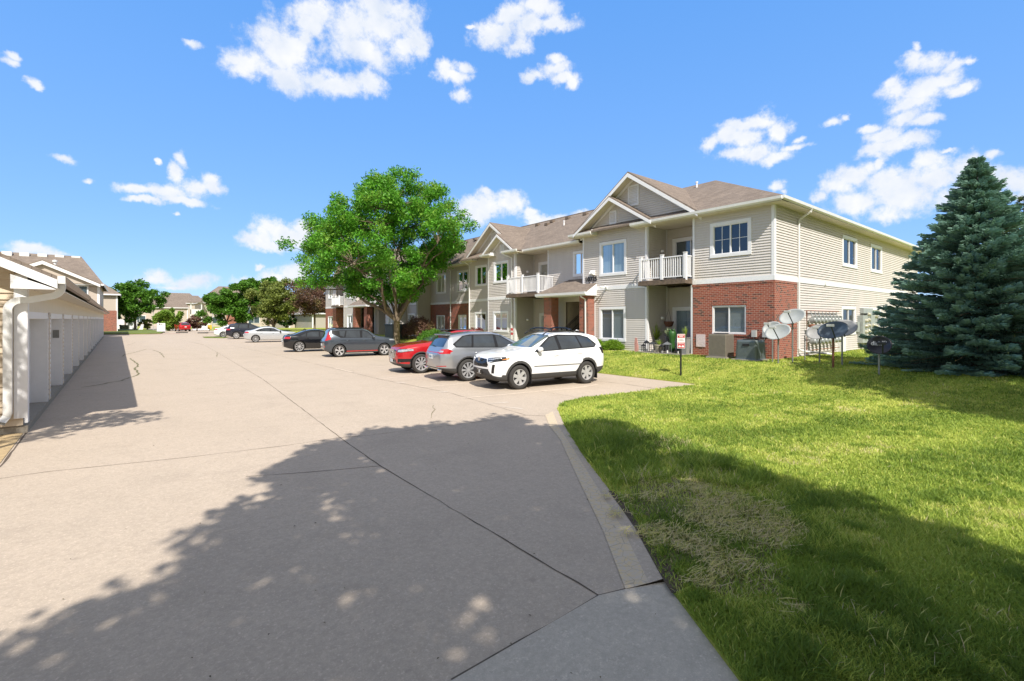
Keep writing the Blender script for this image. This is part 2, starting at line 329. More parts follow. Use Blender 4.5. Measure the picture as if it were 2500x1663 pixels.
def text(name, s, size, loc, rot, mat, parent, ext=.008, align='CENTER'):
    c = bpy.data.curves.new(name, 'FONT'); c.body = s; c.size = size; c.extrude = ext; c.align_x = align; c.align_y = 'CENTER'
    c.offset = size * .02; c.materials.append(mat); tmp = bpy.data.objects.new(name, c); me = bpy.data.meshes.new_from_object(tmp); bpy.data.objects.remove(tmp)
    o = bpy.data.objects.new(name, me); COL.objects.link(o); o.parent = parent; o.location = loc; o.rotation_euler = rot; return o
# ---------------------------------------------------------------- ground, drive, lawn
def struct(o): o['kind'] = 'structure'; return o
def m_lawn():
    q = NT('lawn_turf'); c = q.mix(q.ramp(q.noise(1.4, 5, .65), .35, .65), (.25, .31, .05), (.46, .46, .10)); c = q.mix(q.ramp(q.noise(40, 4, .7), .35, .7, 0, .45), c, (.07, .12, .015))
    q.col(c); q.b.inputs['Roughness'].default_value = .95; q.b.inputs['Specular IOR Level'].default_value = .1; q.bump(q.noise(70, 3), .8, .03); return q.m
LAWN = m_lawn()
struct(MB().quad((-900, -900, -.06), (900, -900, -.06), (900, 900, -.06), (-900, 900, -.06)).build('ground', LAWN))
def WP(pts, z=0.0): return [(*G(x, y, z), z) for x, y in pts]
struct(MB().slab([(-16, -25, 0), (15.3, -25, 0), (15.3, 8.64, 0), (15.3, 96, 0), (11, 130, 0), (12, 240, 0), (3.5, 240, 0), (4, 105, 0), (-30, 96, 0), (-16, 90, 0)], .1).build('driveway', CONC))
def ribbon(mb, pts, w, z, m=0, wob=0, seed=0):
    rnd = random.Random(seed); P = []
    for a, b in zip(pts[:-1], pts[1:]):
        k = max(1, int(math.dist(a[:2], b[:2]) / .25)) if wob else 1
        for i in range(k): P.append((a[0] + (b[0] - a[0]) * i / k, a[1] + (b[1] - a[1]) * i / k))
    P.append(pts[-1][:2]); P = [(x + rnd.gauss(0, wob), y + rnd.gauss(0, wob)) if wob else (x, y) for x, y in P]
    Lf, Rt = [], []
    for i, p in enumerate(P):
        a = P[max(0, i - 1)]; b = P[min(len(P) - 1, i + 1)]; d = math.hypot(b[0] - a[0], b[1] - a[1]) or 1; nx, ny = -(b[1] - a[1]) / d, (b[0] - a[0]) / d
        ww = w / 2 * (rnd.uniform(.45, 1.5) if wob else 1); Lf.append((p[0] + nx * ww, p[1] + ny * ww, z)); Rt.append((p[0] - nx * ww, p[1] - ny * ww, z))
    for i in range(len(P) - 1): mb.quad(Lf[i], Lf[i + 1], Rt[i + 1], Rt[i], m)
JNT = M('joint_tar', (.10, .075, .055), .95, nz=(12, .4)); CRK = M('weedy_crack', (.15, .14, .07), .95, nz=(9, .5)); STRP = M('faded_line_paint', (.60, .50, .40), .85, nz=(9, .2)); WPT = M('worn_white_paint', (.60, .53, .45), .85, nz=(12, .2))
jm = MB(); sn = 0
for pts, w in (([(440, 829), (500, 843), (640, 925), (827, 1066), (928, 1138), (1462, 1455)], .012), ([(560, 842), (661, 864), (822, 901), (927, 926), (1100, 960), (1284, 1014), (1335, 1016)], .012),
               ([(-20, 1172), (106, 1153), (467, 1116), (700, 1088), (827, 1069), (900, 1063), (1050, 1045), (1260, 1019), (1284, 1014)], .009), ([(600, 1164), (760, 1153), (928, 1138)], .010),
               ([(1103, 1663), (1462, 1455), (1527, 1440), (1622, 1422)], .02), ([(1444, 929), (1526, 938), (1620, 952)], .02), ([(1321, 956), (1452, 977)], .008),
               ([(238, 866), (300, 865), (440, 866), (640, 871)], .012), ([(262, 845), (400, 846), (560, 849)], .012), ([(0, 1141), (65, 1057)], .03)):
    ribbon(jm, WP(pts), w, .005, 0, .004, sn); sn += 1
for pts, w in (([(299, 871), (304, 866), (332, 860), (357, 853), (371, 853)], .05), ([(374, 855), (391, 861), (400, 873)], .05), ([(531, 861), (528, 871)], .03), ([(310, 843), (330, 837)], .03), ([(470, 836), (497, 842)], .03), ([(1052, 1022), (1055, 1000), (1058, 990)], .012)):
    ribbon(jm, WP(pts), w, .006, 1, .02, sn); sn += 1
ribbon(jm, WP([(317, 875), (328, 883), (338, 892), (329, 900), (339, 915), (293, 930), (241, 940), (200, 946)]), .06, .006, 1, .02, 77)
struct(jm.build('pavement_joints', [JNT, CRK]))
lm = MB()
for pts, w in (([(1125, 973), (1400, 948), (1460, 939)], .09), ([(1008, 947), (1133, 937)], .09), ([(925, 926), (1053, 912)], .09), ([(818, 901), (936, 895)], .09), ([(700, 872), (800, 868)], .09), ([(640, 850), (700, 848)], .09)): ribbon(lm, WP(pts), w, .005)
ribbon(lm, WP([(818, 899), (860, 909)]), .1, .006, 0)
for k in ():
    x0 = 1190 + k * 14; y0 = 982 + k * 2.6; ribbon(lm, WP([(x0 - 8, y0 + 3), (x0 + 22, y0)]), 0.05, .006, 1); ribbon(lm, WP([(x0 + 2, y0 - 3), (x0 + 6, y0 + 6)]), .10, .0065, 1)
for a, b in (((966, 935), (991, 935)), ((1072, 958), (1092, 956)), ((1196, 986), (1240, 982)), ((1222, 993), (1275, 998))): ribbon(lm, WP([a, b]), .07, .006, 1, .01, 5)
struct(lm.build('parking_lines', [STRP, WPT]))
A0 = G(1622, 1422); A1 = G(1803, 1663); AE = (A1[0] + (A1[0] - A0[0]) * 4, A1[1] + (A1[1] - A0[1]) * 4); B0 = G(1462, 1455); B1 = G(1103, 1663); BE = (B1[0] + (B1[0] - B0[0]) * 3, B1[1] + (B1[1] - B0[1]) * 3)
struct(MB().slab([(*AE, .006), (*A0, .006), (*G(1527, 1440), .006), (*B0, .006), (*BE, .006)], .05).build('concrete_apron', APRON))
KI = [(1622, 1422), (1549, 1289), (1485, 1199), (1421, 1114), (1379, 1045), (1361, 1002)]; KO = [(1527, 1440), (1472, 1296), (1410, 1167), (1368, 1074), (1341, 1040), (1331, 1014)]
def m_kerb():
    q = NT('worn_yellow_kerb_paint'); n = q.noise(22, 6, .75); w = q.n('ShaderNodeTexVoronoi', {'Vector': q.tc, 'Scale': 9.0}, feature='DISTANCE_TO_EDGE').outputs['Distance']
    c = q.mix(q.ramp(n, .36, .58), (.60, .46, .26), (.52, .44, .35)); c = q.mix(q.ramp(w, .0, .03, .6, 0), c, (.2, .17, .13)); q.col(c); q.b.inputs['Roughness'].default_value = .9; q.bump(q.noise(80, 3), .4, .006); return q.m
km = MB(); ki = WP(KI); ko = WP(KO)
for i in range(5):
    a, b, c, d = ki[i], ki[i + 1], ko[i + 1], ko[i]; L_ = lambda p, z: (p[0], p[1], z)
    m1 = tuple(.6 * a[k] + .4 * d[k] for k in range(3)); m2 = tuple(.6 * b[k] + .4 * c[k] for k in range(3))
    km.quad(L_(a, .035), L_(b, .035), L_(m2, .02), L_(m1, .02), 1); km.quad(L_(m1, .02), L_(m2, .02), L_(c, .008), L_(d, .008), 0); km.quad(L_(a, .035), L_(b, .035), L_(b, -.05), L_(a, -.05), 1)
struct(km.build('kerb', [m_kerb(), CONC]))
LE = [(1622, 1422), (1549, 1289), (1485, 1199), (1421, 1114), (1379, 1045), (1361, 1002), (1366, 990), (1379, 982), (1420, 974), (1484, 966), (1560, 958), (1640, 948), (1713, 939)]
LPOLY = [AE] + [G(*p) for p in LE] + [(15.3, 8.64), (15.3, -30), (AE[0], -30)]
mb = MB(); mb.slab([(x, y, .03) for x, y in LPOLY], .06)
xs = [15.3 + i * .37 for i in range(11)] + [25, 46]; 
for i in range(len(xs) - 1): mb.quad((xs[i], -30, ZL(xs[i])), (xs[i + 1], -30, ZL(xs[i + 1])), (xs[i + 1], 95, ZL(xs[i + 1])), (xs[i], 95, ZL(xs[i])))
mb.quad((15.3, -30, .03), (15.3, 95, .03), (15.3, 95, -.05), (15.3, -30, -.05))
struct(mb.build('lawn', LAWN))
MULCH = M('straw_mulch', (.42, .31, .17), .95, nz=(6, .35), bump=(30, .8)); SOIL = M('dark_soil', (.085, .062, .04), .95, nz=(8, .4), bump=(30, .8))
gm = G(60, 1059); struct(MB().slab([(gm[0] - .02, gm[1] - .02, .012), (*G(0, 1132), .012), (-5.5, 11.0, .012), (-6, 13.4, .012), (gm[0] - .05, 13.4, .012)], .03).build('mulch_bed', MULCH))
sm = MB(); so_ = [G(x, y, .03) for x, y in ((1622, 1422), (1585, 1355), (1549, 1289), (1515, 1240), (1485, 1199), (1500, 1200), (1535, 1245), (1562, 1285), (1590, 1330), (1625, 1375), (1668, 1420), (1672, 1445), (1640, 1450))]; sm.poly([(x, y, .036) for x, y in so_])
struct(sm.build('bare_soil', SOIL))
# ---------------------------------------------------------------- grass blades
def inpoly(px, py, poly):
    ins = np.zeros(len(px), bool); n = len(poly)
    for i in range(n):
        x1, y1 = poly[i]; x2, y2 = poly[(i + 1) % n]
        c = ((y1 > py) != (y2 > py)) & (px < (x2 - x1) * (py - y1) / (y2 - y1 + 1e-12) + x1); ins ^= c
    return ins
def vnoise(x, y, sc, seed):
    rs = np.random.RandomState(seed); g = rs.rand(64, 64); x = x * sc; y = y * sc; xi = np.floor(x).astype(int); yi = np.floor(y).astype(int); fx = x - xi; fy = y - yi; fx = fx * fx * (3 - 2 * fx); fy = fy * fy * (3 - 2 * fy)
    a = g[xi % 64, yi % 64]; b = g[(xi + 1) % 64, yi % 64]; c = g[xi % 64, (yi + 1) % 64]; d = g[(xi + 1) % 64, (yi + 1) % 64]
    return (a * (1 - fx) + b * fx) * (1 - fy) + (c * (1 - fx) + d * fx) * fy
def zl(X): t = np.clip((X - 15.3) / 3.7, 0, 1); return .03 + .57 * t * t * (3 - 2 * t)
def blades(X, Y, Hh, Wd, tint, lean, name, mat, rs, flat=False):
    n = len(X); ang = rs.rand(n) * 2 * np.pi; la = rs.rand(n) * 2 * np.pi; z = zl(X); cx, cy = np.cos(ang) * Wd / 2, np.sin(ang) * Wd / 2
    lx, ly = np.cos(la) * lean * Hh, np.sin(la) * lean * Hh; v = np.empty((n, 5, 3), np.float32)
    hz = Hh * (np.full(n, .12) if flat else np.sqrt(np.maximum(.1, 1 - lean ** 2 * .6)))
    v[:, 0] = np.c_[X - cx, Y - cy, z - .003]; v[:, 1] = np.c_[X + cx, Y + cy, z - .003]; v[:, 2] = np.c_[X + cx * .8 + lx * .4, Y + cy * .8 + ly * .4, z + hz * .6]; v[:, 3] = np.c_[X - cx * .8 + lx * .4, Y - cy * .8 + ly * .4, z + hz * .6]
    v[:, 4] = np.c_[X + lx, Y + ly, z + hz]
    o = np.arange(n)[:, None] * 5; f = np.concatenate([o + np.array([0, 1, 2]), o + np.array([0, 2, 3]), o + np.array([3, 2, 4])])
    return npmesh(name, v.reshape(-1, 3), f, mat, np.repeat(tint, 5))
GRB = None
def m_blade():
    q = NT('grass_blade'); at = q.n('ShaderNodeAttribute', attribute_name='tint').outputs['Fac']
    r = q.n('ShaderNodeValToRGB', {0: at}); e = r.color_ramp.elements; e[0].position = 0; e[0].color = (.13, .21, .03, 1); e[1].position = 1; e[1].color = (.66, .55, .38, 1)
    for p, c in ((.25, (.27, .38, .055, 1)), (.55, (.55, .62, .12, 1)), (.8, (.68, .66, .20, 1))): x = e.new(p); x.color = c
    c = r.outputs[0]; q.col(c); q.b.inputs['Roughness'].default_value = .55; q.b.inputs['Specular IOR Level'].default_value = .3
    t = q.n('ShaderNodeBsdfTranslucent', {0: c}); mx = q.n('ShaderNodeMixShader', {0: .35, 1: q.b.outputs[0], 2: t.outputs[0]}); q.L.new(mx.outputs[0], q.N['Material Output'].inputs[0]); return q.m
GRB = m_blade()
STRAWP = [GL(x, y)[:2] for x, y in ((1500, 1190), (1560, 1150), (1660, 1160), (1760, 1150), (1810, 1180), (1800, 1220), (1880, 1240), (1935, 1300), (1890, 1370), (1960, 1440), (1990, 1500), (1880, 1480), (1790, 1470), (1700, 1440), (1640, 1400), (1590, 1330), (1545, 1280))]
STRAWP2 = [GL(x, y)[:2] for x, y in ((1415, 1040), (1460, 1035), (1680, 1075), (1720, 1090), (1640, 1100), (1650, 1140), (1610, 1130), (1600, 1090))]
TALLP = [GL(x, y)[:2] for x, y in ((1372, 1035), (1480, 1030), (1590, 1060), (1680, 1090), (1850, 1140), (1900, 1180), (1830, 1200), (1650, 1170), (1500, 1190), (1440, 1130))]
TALLP2 = [GL(x, y)[:2] for x, y in ((1900, 1260), (2000, 1270), (2100, 1350), (2300, 1500), (2400, 1663), (1900, 1663), (1860, 1540), (1990, 1500), (1930, 1420), (1935, 1330))]
def lawn_blades():
    rs = np.random.RandomState(5); N0 = 620000
    t = np.exp(rs.uniform(math.log(1.7), math.log(30), N0)); r = rs.uniform(-.15, 1.45, N0)
    X = (SN + r * CS) * t; Y = (CS - r * SN) * t
    ok = inpoly(X, Y, LPOLY) | ((X >= 15.3) & ((Y < 8.3) | ((X < 20.4)))) ; ok &= ~(inpoly(X, Y, so_) & (rs.rand(N0) < .72))
    # not under the slab of the patio and the building
    ok &= ~((X > 20.3) & (Y > 8.3)); X, Y, t = X[ok], Y[ok], t[ok]; n = len(X)
    big = vnoise(X, Y, .55, 1) * .6 + vnoise(X, Y, 1.7, 2) * .4; mow = vnoise(X * .2 + Y * .9, X * .9 - Y * .2, .5, 3)
    tall = inpoly(X, Y, TALLP) * 1.0; tall2 = inpoly(X, Y, TALLP2) * 1.0; st = inpoly(X, Y, STRAWP) * 1.0; st2 = inpoly(X, Y, STRAWP2) * 1.0
    keep = rs.rand(n) > (st * .55 + st2 * .3) * (vnoise(X, Y, 2.6, 12) > .30)
    tint = np.clip(.14 + .40 * big + .13 * np.sin(2 * np.pi * (Y * .93 + X * .30) / 2.5 + big * 1.2) + .18 * (mow - .5) + rs.normal(0, .12, n), 0, .92); tint = np.where(tall > 0, tint * .55, tint); tint = np.where(tall2 > 0, tint * .6, tint)
    near = (X < 9) & (t < 6); tint = np.where(near, tint * .82, tint)
    edge = vnoise(X, Y, 2.6, 12); sm_ = ((st + st2) > 0) & (edge > .30); tint = np.where(sm_, np.where(rs.rand(n) < .14, rs.uniform(.85, 1, n), tint), tint)
    Hh = (.035 + .02 * rs.rand(n)) * (1 + .5 * big); clump = vnoise(X, Y, 3.0, 7)
    Hh = np.where(tall > 0, .07 + .12 * clump * rs.rand(n) + .04 * rs.rand(n), Hh); Hh = np.where(tall2 > 0, .05 + .10 * clump * rs.rand(n), Hh); Hh = np.where(near & (tall == 0) & (tall2 == 0), Hh * 1.1, Hh)
    tuft = (tall > 0) & (vnoise(X, Y, 1.6, 21) > .55); Hh = np.where(tuft, Hh + .10 * rs.rand(n), Hh)
    stem = (rs.rand(n) < .013) & (t < 9); Hh = np.where(stem, Hh * rs.uniform(1.2, 1.6, n), Hh); tint = np.where(stem, rs.uniform(.6, .95, n), tint)
    weed = vnoise(X, Y, 2.3, 31) * .5 + vnoise(X, Y, 6.0, 32) * .5; dry = vnoise(X, Y, 1.1, 33) * .55 + vnoise(X, Y, 4.0, 34) * .45
    tint = np.where(weed > .66, tint * .45, tint); tint = np.where((dry > .66) & (rs.rand(n) < .5), np.clip(tint + .35, 0, .97), tint); Hh = np.where(weed > .68, Hh * 1.25, Hh)
    Wd = .0035 + .0011 * t; lean = rs.uniform(.35, 1.2, n)
    k = keep; return blades(X[k], Y[k], Hh[k], Wd[k], tint[k], lean[k], 'lawn_grass', GRB, rs)
o = lawn_blades(); tag(o, 'short mown grass growing over the lawn beside the drive', 'grass', kind='stuff')
PATM = NT('thatched_bare_patch'); PATM.col(PATM.mix(PATM.ramp(PATM.noise(38, 7, .75), .4, .6), (.10, .085, .04), PATM.mix(PATM.ramp(PATM.noise(6, 4), .42, .62), (.30, .235, .13), (.20, .24, .06)))); PATM.b.inputs['Roughness'].default_value = .95; PATM.bump(PATM.noise(60, 3), .9, .03)
def blobpoly(poly, seed):
    cx = sum(p[0] for p in poly) / len(poly); cy = sum(p[1] for p in poly) / len(poly); rn = random.Random(seed); out = []
    for a, b in zip(poly, poly[1:] + poly[:1]):
        for k in range(4): x = a[0] + (b[0] - a[0]) * k / 4; y = a[1] + (b[1] - a[1]) * k / 4; s_ = rn.uniform(.74, 1.0); out.append((cx + (x - cx) * s_, cy + (y - cy) * s_, .033))
    return out
pm = MB(); pm.poly(blobpoly(STRAWP, 3)); struct(pm.build('bare_patch', PATM.m))
def straw():
    rs = np.random.RandomState(9); n = 11000; out = []
    for poly, m in ((STRAWP, 7800), (STRAWP2, 700)):
        a = np.array(poly); X = rs.uniform(a[:, 0].min(), a[:, 0].max(), m * 4); Y = rs.uniform(a[:, 1].min(), a[:, 1].max(), m * 4); cx_, cy_ = a.mean(0); q_ = np.hypot((X - cx_) / np.ptp(a[:, 0]), (Y - cy_) / np.ptp(a[:, 1])) * 2; k = (q_ + 1.3 * vnoise(X, Y, 2.8, 12) + .5 * vnoise(X, Y, 9, 5) < 1.42 + rs.normal(0, .14, len(X))) & inpoly(X, Y, [(cx_ + (px - cx_) * 1.22, cy_ + (py - cy_) * 1.22) for px, py in poly]); out.append(np.c_[X[k], Y[k]])
    p = np.concatenate(out); n = len(p); ang = rs.normal(.7, .9, n); ln = rs.uniform(.04, .17, n); w = rs.uniform(.003, .0055, n); z0 = zl(p[:, 0]) + rs.uniform(.012, .05, n); z1 = z0 + rs.normal(0, .012, n)
    dx, dy = np.cos(ang) * ln / 2, np.sin(ang) * ln / 2; nx, ny = -np.sin(ang) * w / 2, np.cos(ang) * w / 2; v = np.empty((n, 4, 3), np.float32)
    v[:, 0] = np.c_[p[:, 0] - dx - nx, p[:, 1] - dy - ny, z0]; v[:, 1] = np.c_[p[:, 0] + dx - nx, p[:, 1] + dy - ny, z1]; v[:, 2] = np.c_[p[:, 0] + dx + nx, p[:, 1] + dy + ny, z1 + .002]; v[:, 3] = np.c_[p[:, 0] - dx + nx, p[:, 1] - dy + ny, z0 + .002]
    return npmesh('dry_straw', v.reshape(-1, 3), np.arange(n * 4).reshape(-1, 4), GRB, np.repeat(rs.uniform(.80, 1, n), 4))
tag(straw(), 'loose dry straw scattered on the bare patch near the kerb', 'straw', kind='stuff')
# ---------------------------------------------------------------- trees
def leafcards(C, nrm_bias, size, rs, aspect=.55, droop=0.0):
    n = len(C); a = rs.normal(size=(n, 3)); a[:, 2] = a[:, 2] * .6 - droop; a /= np.linalg.norm(a, axis=1)[:, None]
    b = rs.normal(size=(n, 3)) + np.array([0, 0, nrm_bias]); b -= (b * a).sum(1)[:, None] * a; b /= np.linalg.norm(b, axis=1)[:, None] + 1e-9
    c = np.cross(a, b); s = size * rs.uniform(.7, 1.3, n)[:, None]; v = np.empty((n, 4, 3), np.float32)
    v[:, 0] = C - a * s * .5; v[:, 1] = C + c * s * aspect * .5 + a * s * .05; v[:, 2] = C + a * s * .5; v[:, 3] = C - c * s * aspect * .5 + a * s * .05
    return v.reshape(-1, 3), np.arange(n * 4).reshape(-1, 4)
def limb(mb, p0, p1, r0, r1, rnd, n=5, sag=.12, sides=7):
    p0, p1 = Vector(p0), Vector(p1); L_ = (p1 - p0).length; pts = []; rs = []
    for i in range(n + 1):
        t = i / n; p = p0.lerp(p1, t); p.z += math.sin(t * math.pi) * L_ * sag * .5
        if 0 < i < n: p += Vector((rnd.gauss(0, .035), rnd.gauss(0, .035), rnd.gauss(0, .02))) * L_
        pts.append(p); rs.append(r0 + (r1 - r0) * t)
    mb.tube(pts, rs, sides); return pts
def tree(label, loc, h, cz, rad, leafm, nl, lsize, seed, trunk_r=.18, fork=None, clumps=60, cr=.17, group=None, name='tree', cat='tree', inner=.35, lean=(0, 0), limbs=9, offs=(0, 0), droop=.2, asp=.55, flat=.75, spread=1.0, bark=None, outl=.28, low=False, profile=None):
    rnd = random.Random(seed); rs = np.random.RandomState(seed); x, y, z0 = loc; rx, ry, rz = rad; t = thing(name, label, cat, loc, group=group)
    c = np.array([x + offs[0], y + offs[1], z0 + cz]); fork = fork or (cz - rz) * 1.0 + .2
    d = rs.normal(size=(clumps, 3)); d /= np.linalg.norm(d, axis=1)[:, None]; rr = inner + (1 - inner) * rs.rand(clumps) ** .6
    lob = 1 + outl * np.sin(d[:, 0] * 5 + seed) * np.cos(d[:, 1] * 4 + seed * 2) + rs.normal(0, .06, clumps)
    if low:
        hz_ = np.sqrt(np.maximum(1e-3, 1 - d[:, 2] ** 2)); k_ = np.where(d[:, 2] < 0, (1 - np.abs(d[:, 2]) ** 3.2 * .75) / hz_, 1.0); d[:, 0] *= k_; d[:, 1] *= k_; d[:, 2] = np.where(d[:, 2] < 0, d[:, 2] * .82, d[:, 2])
    C = c + d * (rr * lob)[:, None] * np.array([rx, ry, rz]) * (1 - cr * .6)
    if profile:      # half width and sideways lean of the crown at each height
        ph_, pw_, po_ = (np.array(q) for q in zip(*profile)); zz = rs.uniform(ph_[0], ph_[-1], clumps * 4); ww = np.interp(zz, ph_, pw_); kk = np.where(rs.rand(clumps * 4) < (ww / pw_.max()) ** 1.3)[0][:clumps]; zz = zz[kk]; ww = ww[kk]; n_ = len(kk)
        aa = rs.rand(n_) * 2 * np.pi; rr = (inner + (1 - inner) * rs.rand(n_) ** .5); q_ = rr * (ww - cr * rx * .45) * (1 + rs.normal(0, .05, n_)); oo = np.interp(zz, ph_, po_)
        C = np.c_[x + np.cos(aa) * q_ + oo * CS, y + np.sin(aa) * q_ - oo * SN, zz]; clumps = n_
    mb = MB(); fk = Vector((x + lean[0], y + lean[1], z0 + fork)); mb.tube([(x, y, z0 - .1), (x, y, z0 + .12), (x + lean[0] * .4, y + lean[1] * .4, z0 + fork * .5), fk], [trunk_r * 1.5, trunk_r * 1.12, trunk_r * .95, trunk_r], 10)
    ends = []
    order = np.argsort(-rr); prim = [C[i] for i in order[:limbs]]
    for p in prim:
        tgt = fk.lerp(Vector(p), .8); st_ = fk + Vector((0, 0, rnd.uniform(-.35, .15) * fork * .3)); ends.append(limb(mb, st_, tgt, trunk_r * rnd.uniform(.42, .6), trunk_r * .12, rnd, sag=.18))
    for i in order[limbs:]:
        q = Vector(C[i]); best = min(((p - q).length, k, j) for k, e in enumerate(ends) for j, p in enumerate(e)); s = ends[best[1]][best[2]]
        limb(mb, s, s.lerp(q, .9), trunk_r * .13, trunk_r * .04, rnd, n=3, sag=.05, sides=4)
    mb.build('trunk', bark or BARK, t, smooth=True)
    per = nl // clumps; cl = C[rs.randint(0, clumps, nl)]; off = rs.normal(size=(nl, 3)); off /= np.linalg.norm(off, axis=1)[:, None]; off *= (rs.rand(nl) ** .45)[:, None] * np.array([1, 1, flat])
    P = cl + off * cr * (rx + ry + rz) / 3 * 1.25 * rs.uniform(.75, 1.2, nl)[:, None]
    P[:, 2] = np.maximum(P[:, 2], z0 + .1)
    v, f = leafcards(P, 1.1, lsize, rs, asp, droop); tint = np.clip(.5 + rs.normal(0, .25, nl), 0, 1)
    npmesh('crown', v, f, leafm, np.repeat(tint, 4), parent=t, loc=loc); return t
def shadow_tree(label, poly, z0, z1, n_clump, per, lsize, seed, trunk, leafm, erode=.25, cr=.5, fork=4.2):
    rs = np.random.RandomState(seed); rnd = random.Random(seed); a = np.array(poly); X = rs.uniform(a[:, 0].min(), a[:, 0].max(), n_clump * 6); Y = rs.uniform(a[:, 1].min(), a[:, 1].max(), n_clump * 6)
    k = inpoly(X, Y, poly)
    for w in np.linspace(0, 2 * np.pi, 8, endpoint=False): k &= inpoly(X + erode * np.cos(w), Y + erode * np.sin(w), poly)
    X, Y = X[k][:n_clump], Y[k][:n_clump]; m = len(X); z = rs.uniform(z0, z1, m); kx, ky = math.sin(AZ) / math.tan(EL), math.cos(AZ) / math.tan(EL); C = np.c_[X - kx * z, Y - ky * z, z]
    t = thing('shade_tree', label, 'tree', (*trunk, 0)); mb = MB(); fk = Vector((trunk[0], trunk[1], fork)); mb.tube([(*trunk, -.1), (*trunk, .15), (*trunk, fork)], [.42, .3, .26], 10); ends = []
    idx = rs.permutation(m)
    for i in idx[:12]: ends.append(limb(mb, fk - Vector((0, 0, rnd.uniform(0, .6))), fk.lerp(Vector(C[i]), .9), .14, .03, rnd))
    for i in idx[12:160]:
        q = Vector(C[i]); best = min(((p - q).length, kk, j) for kk, e in enumerate(ends) for j, p in enumerate(e)); s = ends[best[1]][best[2]]
        limb(mb, s, q, .035, .012, rnd, n=2, sag=.05, sides=4)
    mb.build('trunk', BARK, t, smooth=True)
    nl = m * per; off = rs.normal(size=(nl, 3)); off /= np.linalg.norm(off, axis=1)[:, None]; off *= (rs.rand(nl) ** .5)[:, None] * cr
    P = np.repeat(C, per, 0) + off * np.array([1, 1, .8]); v, f = leafcards(P, 1.6, lsize, rs, .75); npmesh('crown', v, f, leafm, np.repeat(rs.rand(nl), 4), parent=t, loc=(*trunk, 0)); return t
LEAF_MID = m_leaf('green_leaf', (.045, .13, .012), (.14, .32, .03)); LEAF_YEL = m_leaf('yellow_green_leaf', (.10, .21, .02), (.30, .46, .07), (.20, .26, .04))
LEAF_LOC = m_leaf('bright_locust_leaf', (.04, .17, .010), (.17, .46, .035), (.27, .44, .06)); LEAF_OLV = m_leaf('olive_leaf', (.09, .13, .02), (.32, .38, .09)); LEAF_PUR = m_leaf('bronze_purple_leaf', (.09, .045, .04), (.26, .15, .10), (.24, .22, .08))
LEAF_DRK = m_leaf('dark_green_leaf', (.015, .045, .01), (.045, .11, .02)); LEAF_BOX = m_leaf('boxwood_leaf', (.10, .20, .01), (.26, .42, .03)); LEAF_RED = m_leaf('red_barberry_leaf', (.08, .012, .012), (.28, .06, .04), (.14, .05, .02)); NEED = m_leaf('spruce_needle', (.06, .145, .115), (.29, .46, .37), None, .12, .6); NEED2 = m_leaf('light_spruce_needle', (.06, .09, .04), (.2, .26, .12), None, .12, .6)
SHP = [(0, 1557), (53, 1530), (186, 1498), (228, 1451), (297, 1424), (361, 1382), (414, 1318), (477, 1254), (573, 1223), (604, 1207), (689, 1223), (636, 1175), (578, 1151), (663, 1127), (716, 1100), (827, 1069), (923, 1045), (1034, 1037), (1114, 1026), (1218, 1006), (1303, 1031), (1345, 1042), (1400, 1036), (1480, 1030), (1575, 1032), (1600, 1062), (1626, 1120), (1687, 1113), (1748, 1093), (1830, 1128), (1911, 1164), (1952, 1190), (1987, 1179), (2013, 1190), (2115, 1225), (2216, 1266), (2369, 1291), (2420, 1327), (2500, 1388)]
sp = [G(*p) for p in SHP]; sp = sp + [(sp[-1][0] + 2.2, sp[-1][1] - 1.8), (7, -6), (-5, -6), (sp[0][0] - 2.5, sp[0][1] - 1.2)]
shadow_tree('big leafy shade tree standing behind the viewer over the drive', sp, 6.9, 10.4, 1500, 62, .19, 3, (3.2, -8.5), LEAF_MID, .30, .5)
SH2 = [(1905, 900), (1925, 884), (2000, 880), (2100, 886), (2160, 893)]
s2 = [GL(*p)[:2] for p in SH2] + [(22, 4.6), (26, 4.0), (27, -6), (13.4, -3)] + [GL(*p)[:2] for p in ((2500, 1036), (2334, 1009), (2227, 982), (2068, 945), (1952, 924))]
shadow_tree('tall leafy shade tree standing beyond the lawn to the right', s2, 8, 12.5, 800, 60, .20, 8, (13.5, -9), LEAF_DRK, .2, .6, 5)
sg = [(-6, 12.6), (-6, 17.2), (-1.6, 17.4), (-.9, 15.6), (.3, 14.6), (1.0, 14.1), (.2, 13.3), (-.6, 12.7), (-1.9, 12.3)]
shadow_tree('thin leaved shade tree left of the drive by the garages', sg, 6.2, 9.0, 120, 30, .15, 21, (-6.5, 4.0), LEAF_MID, .02, .42)
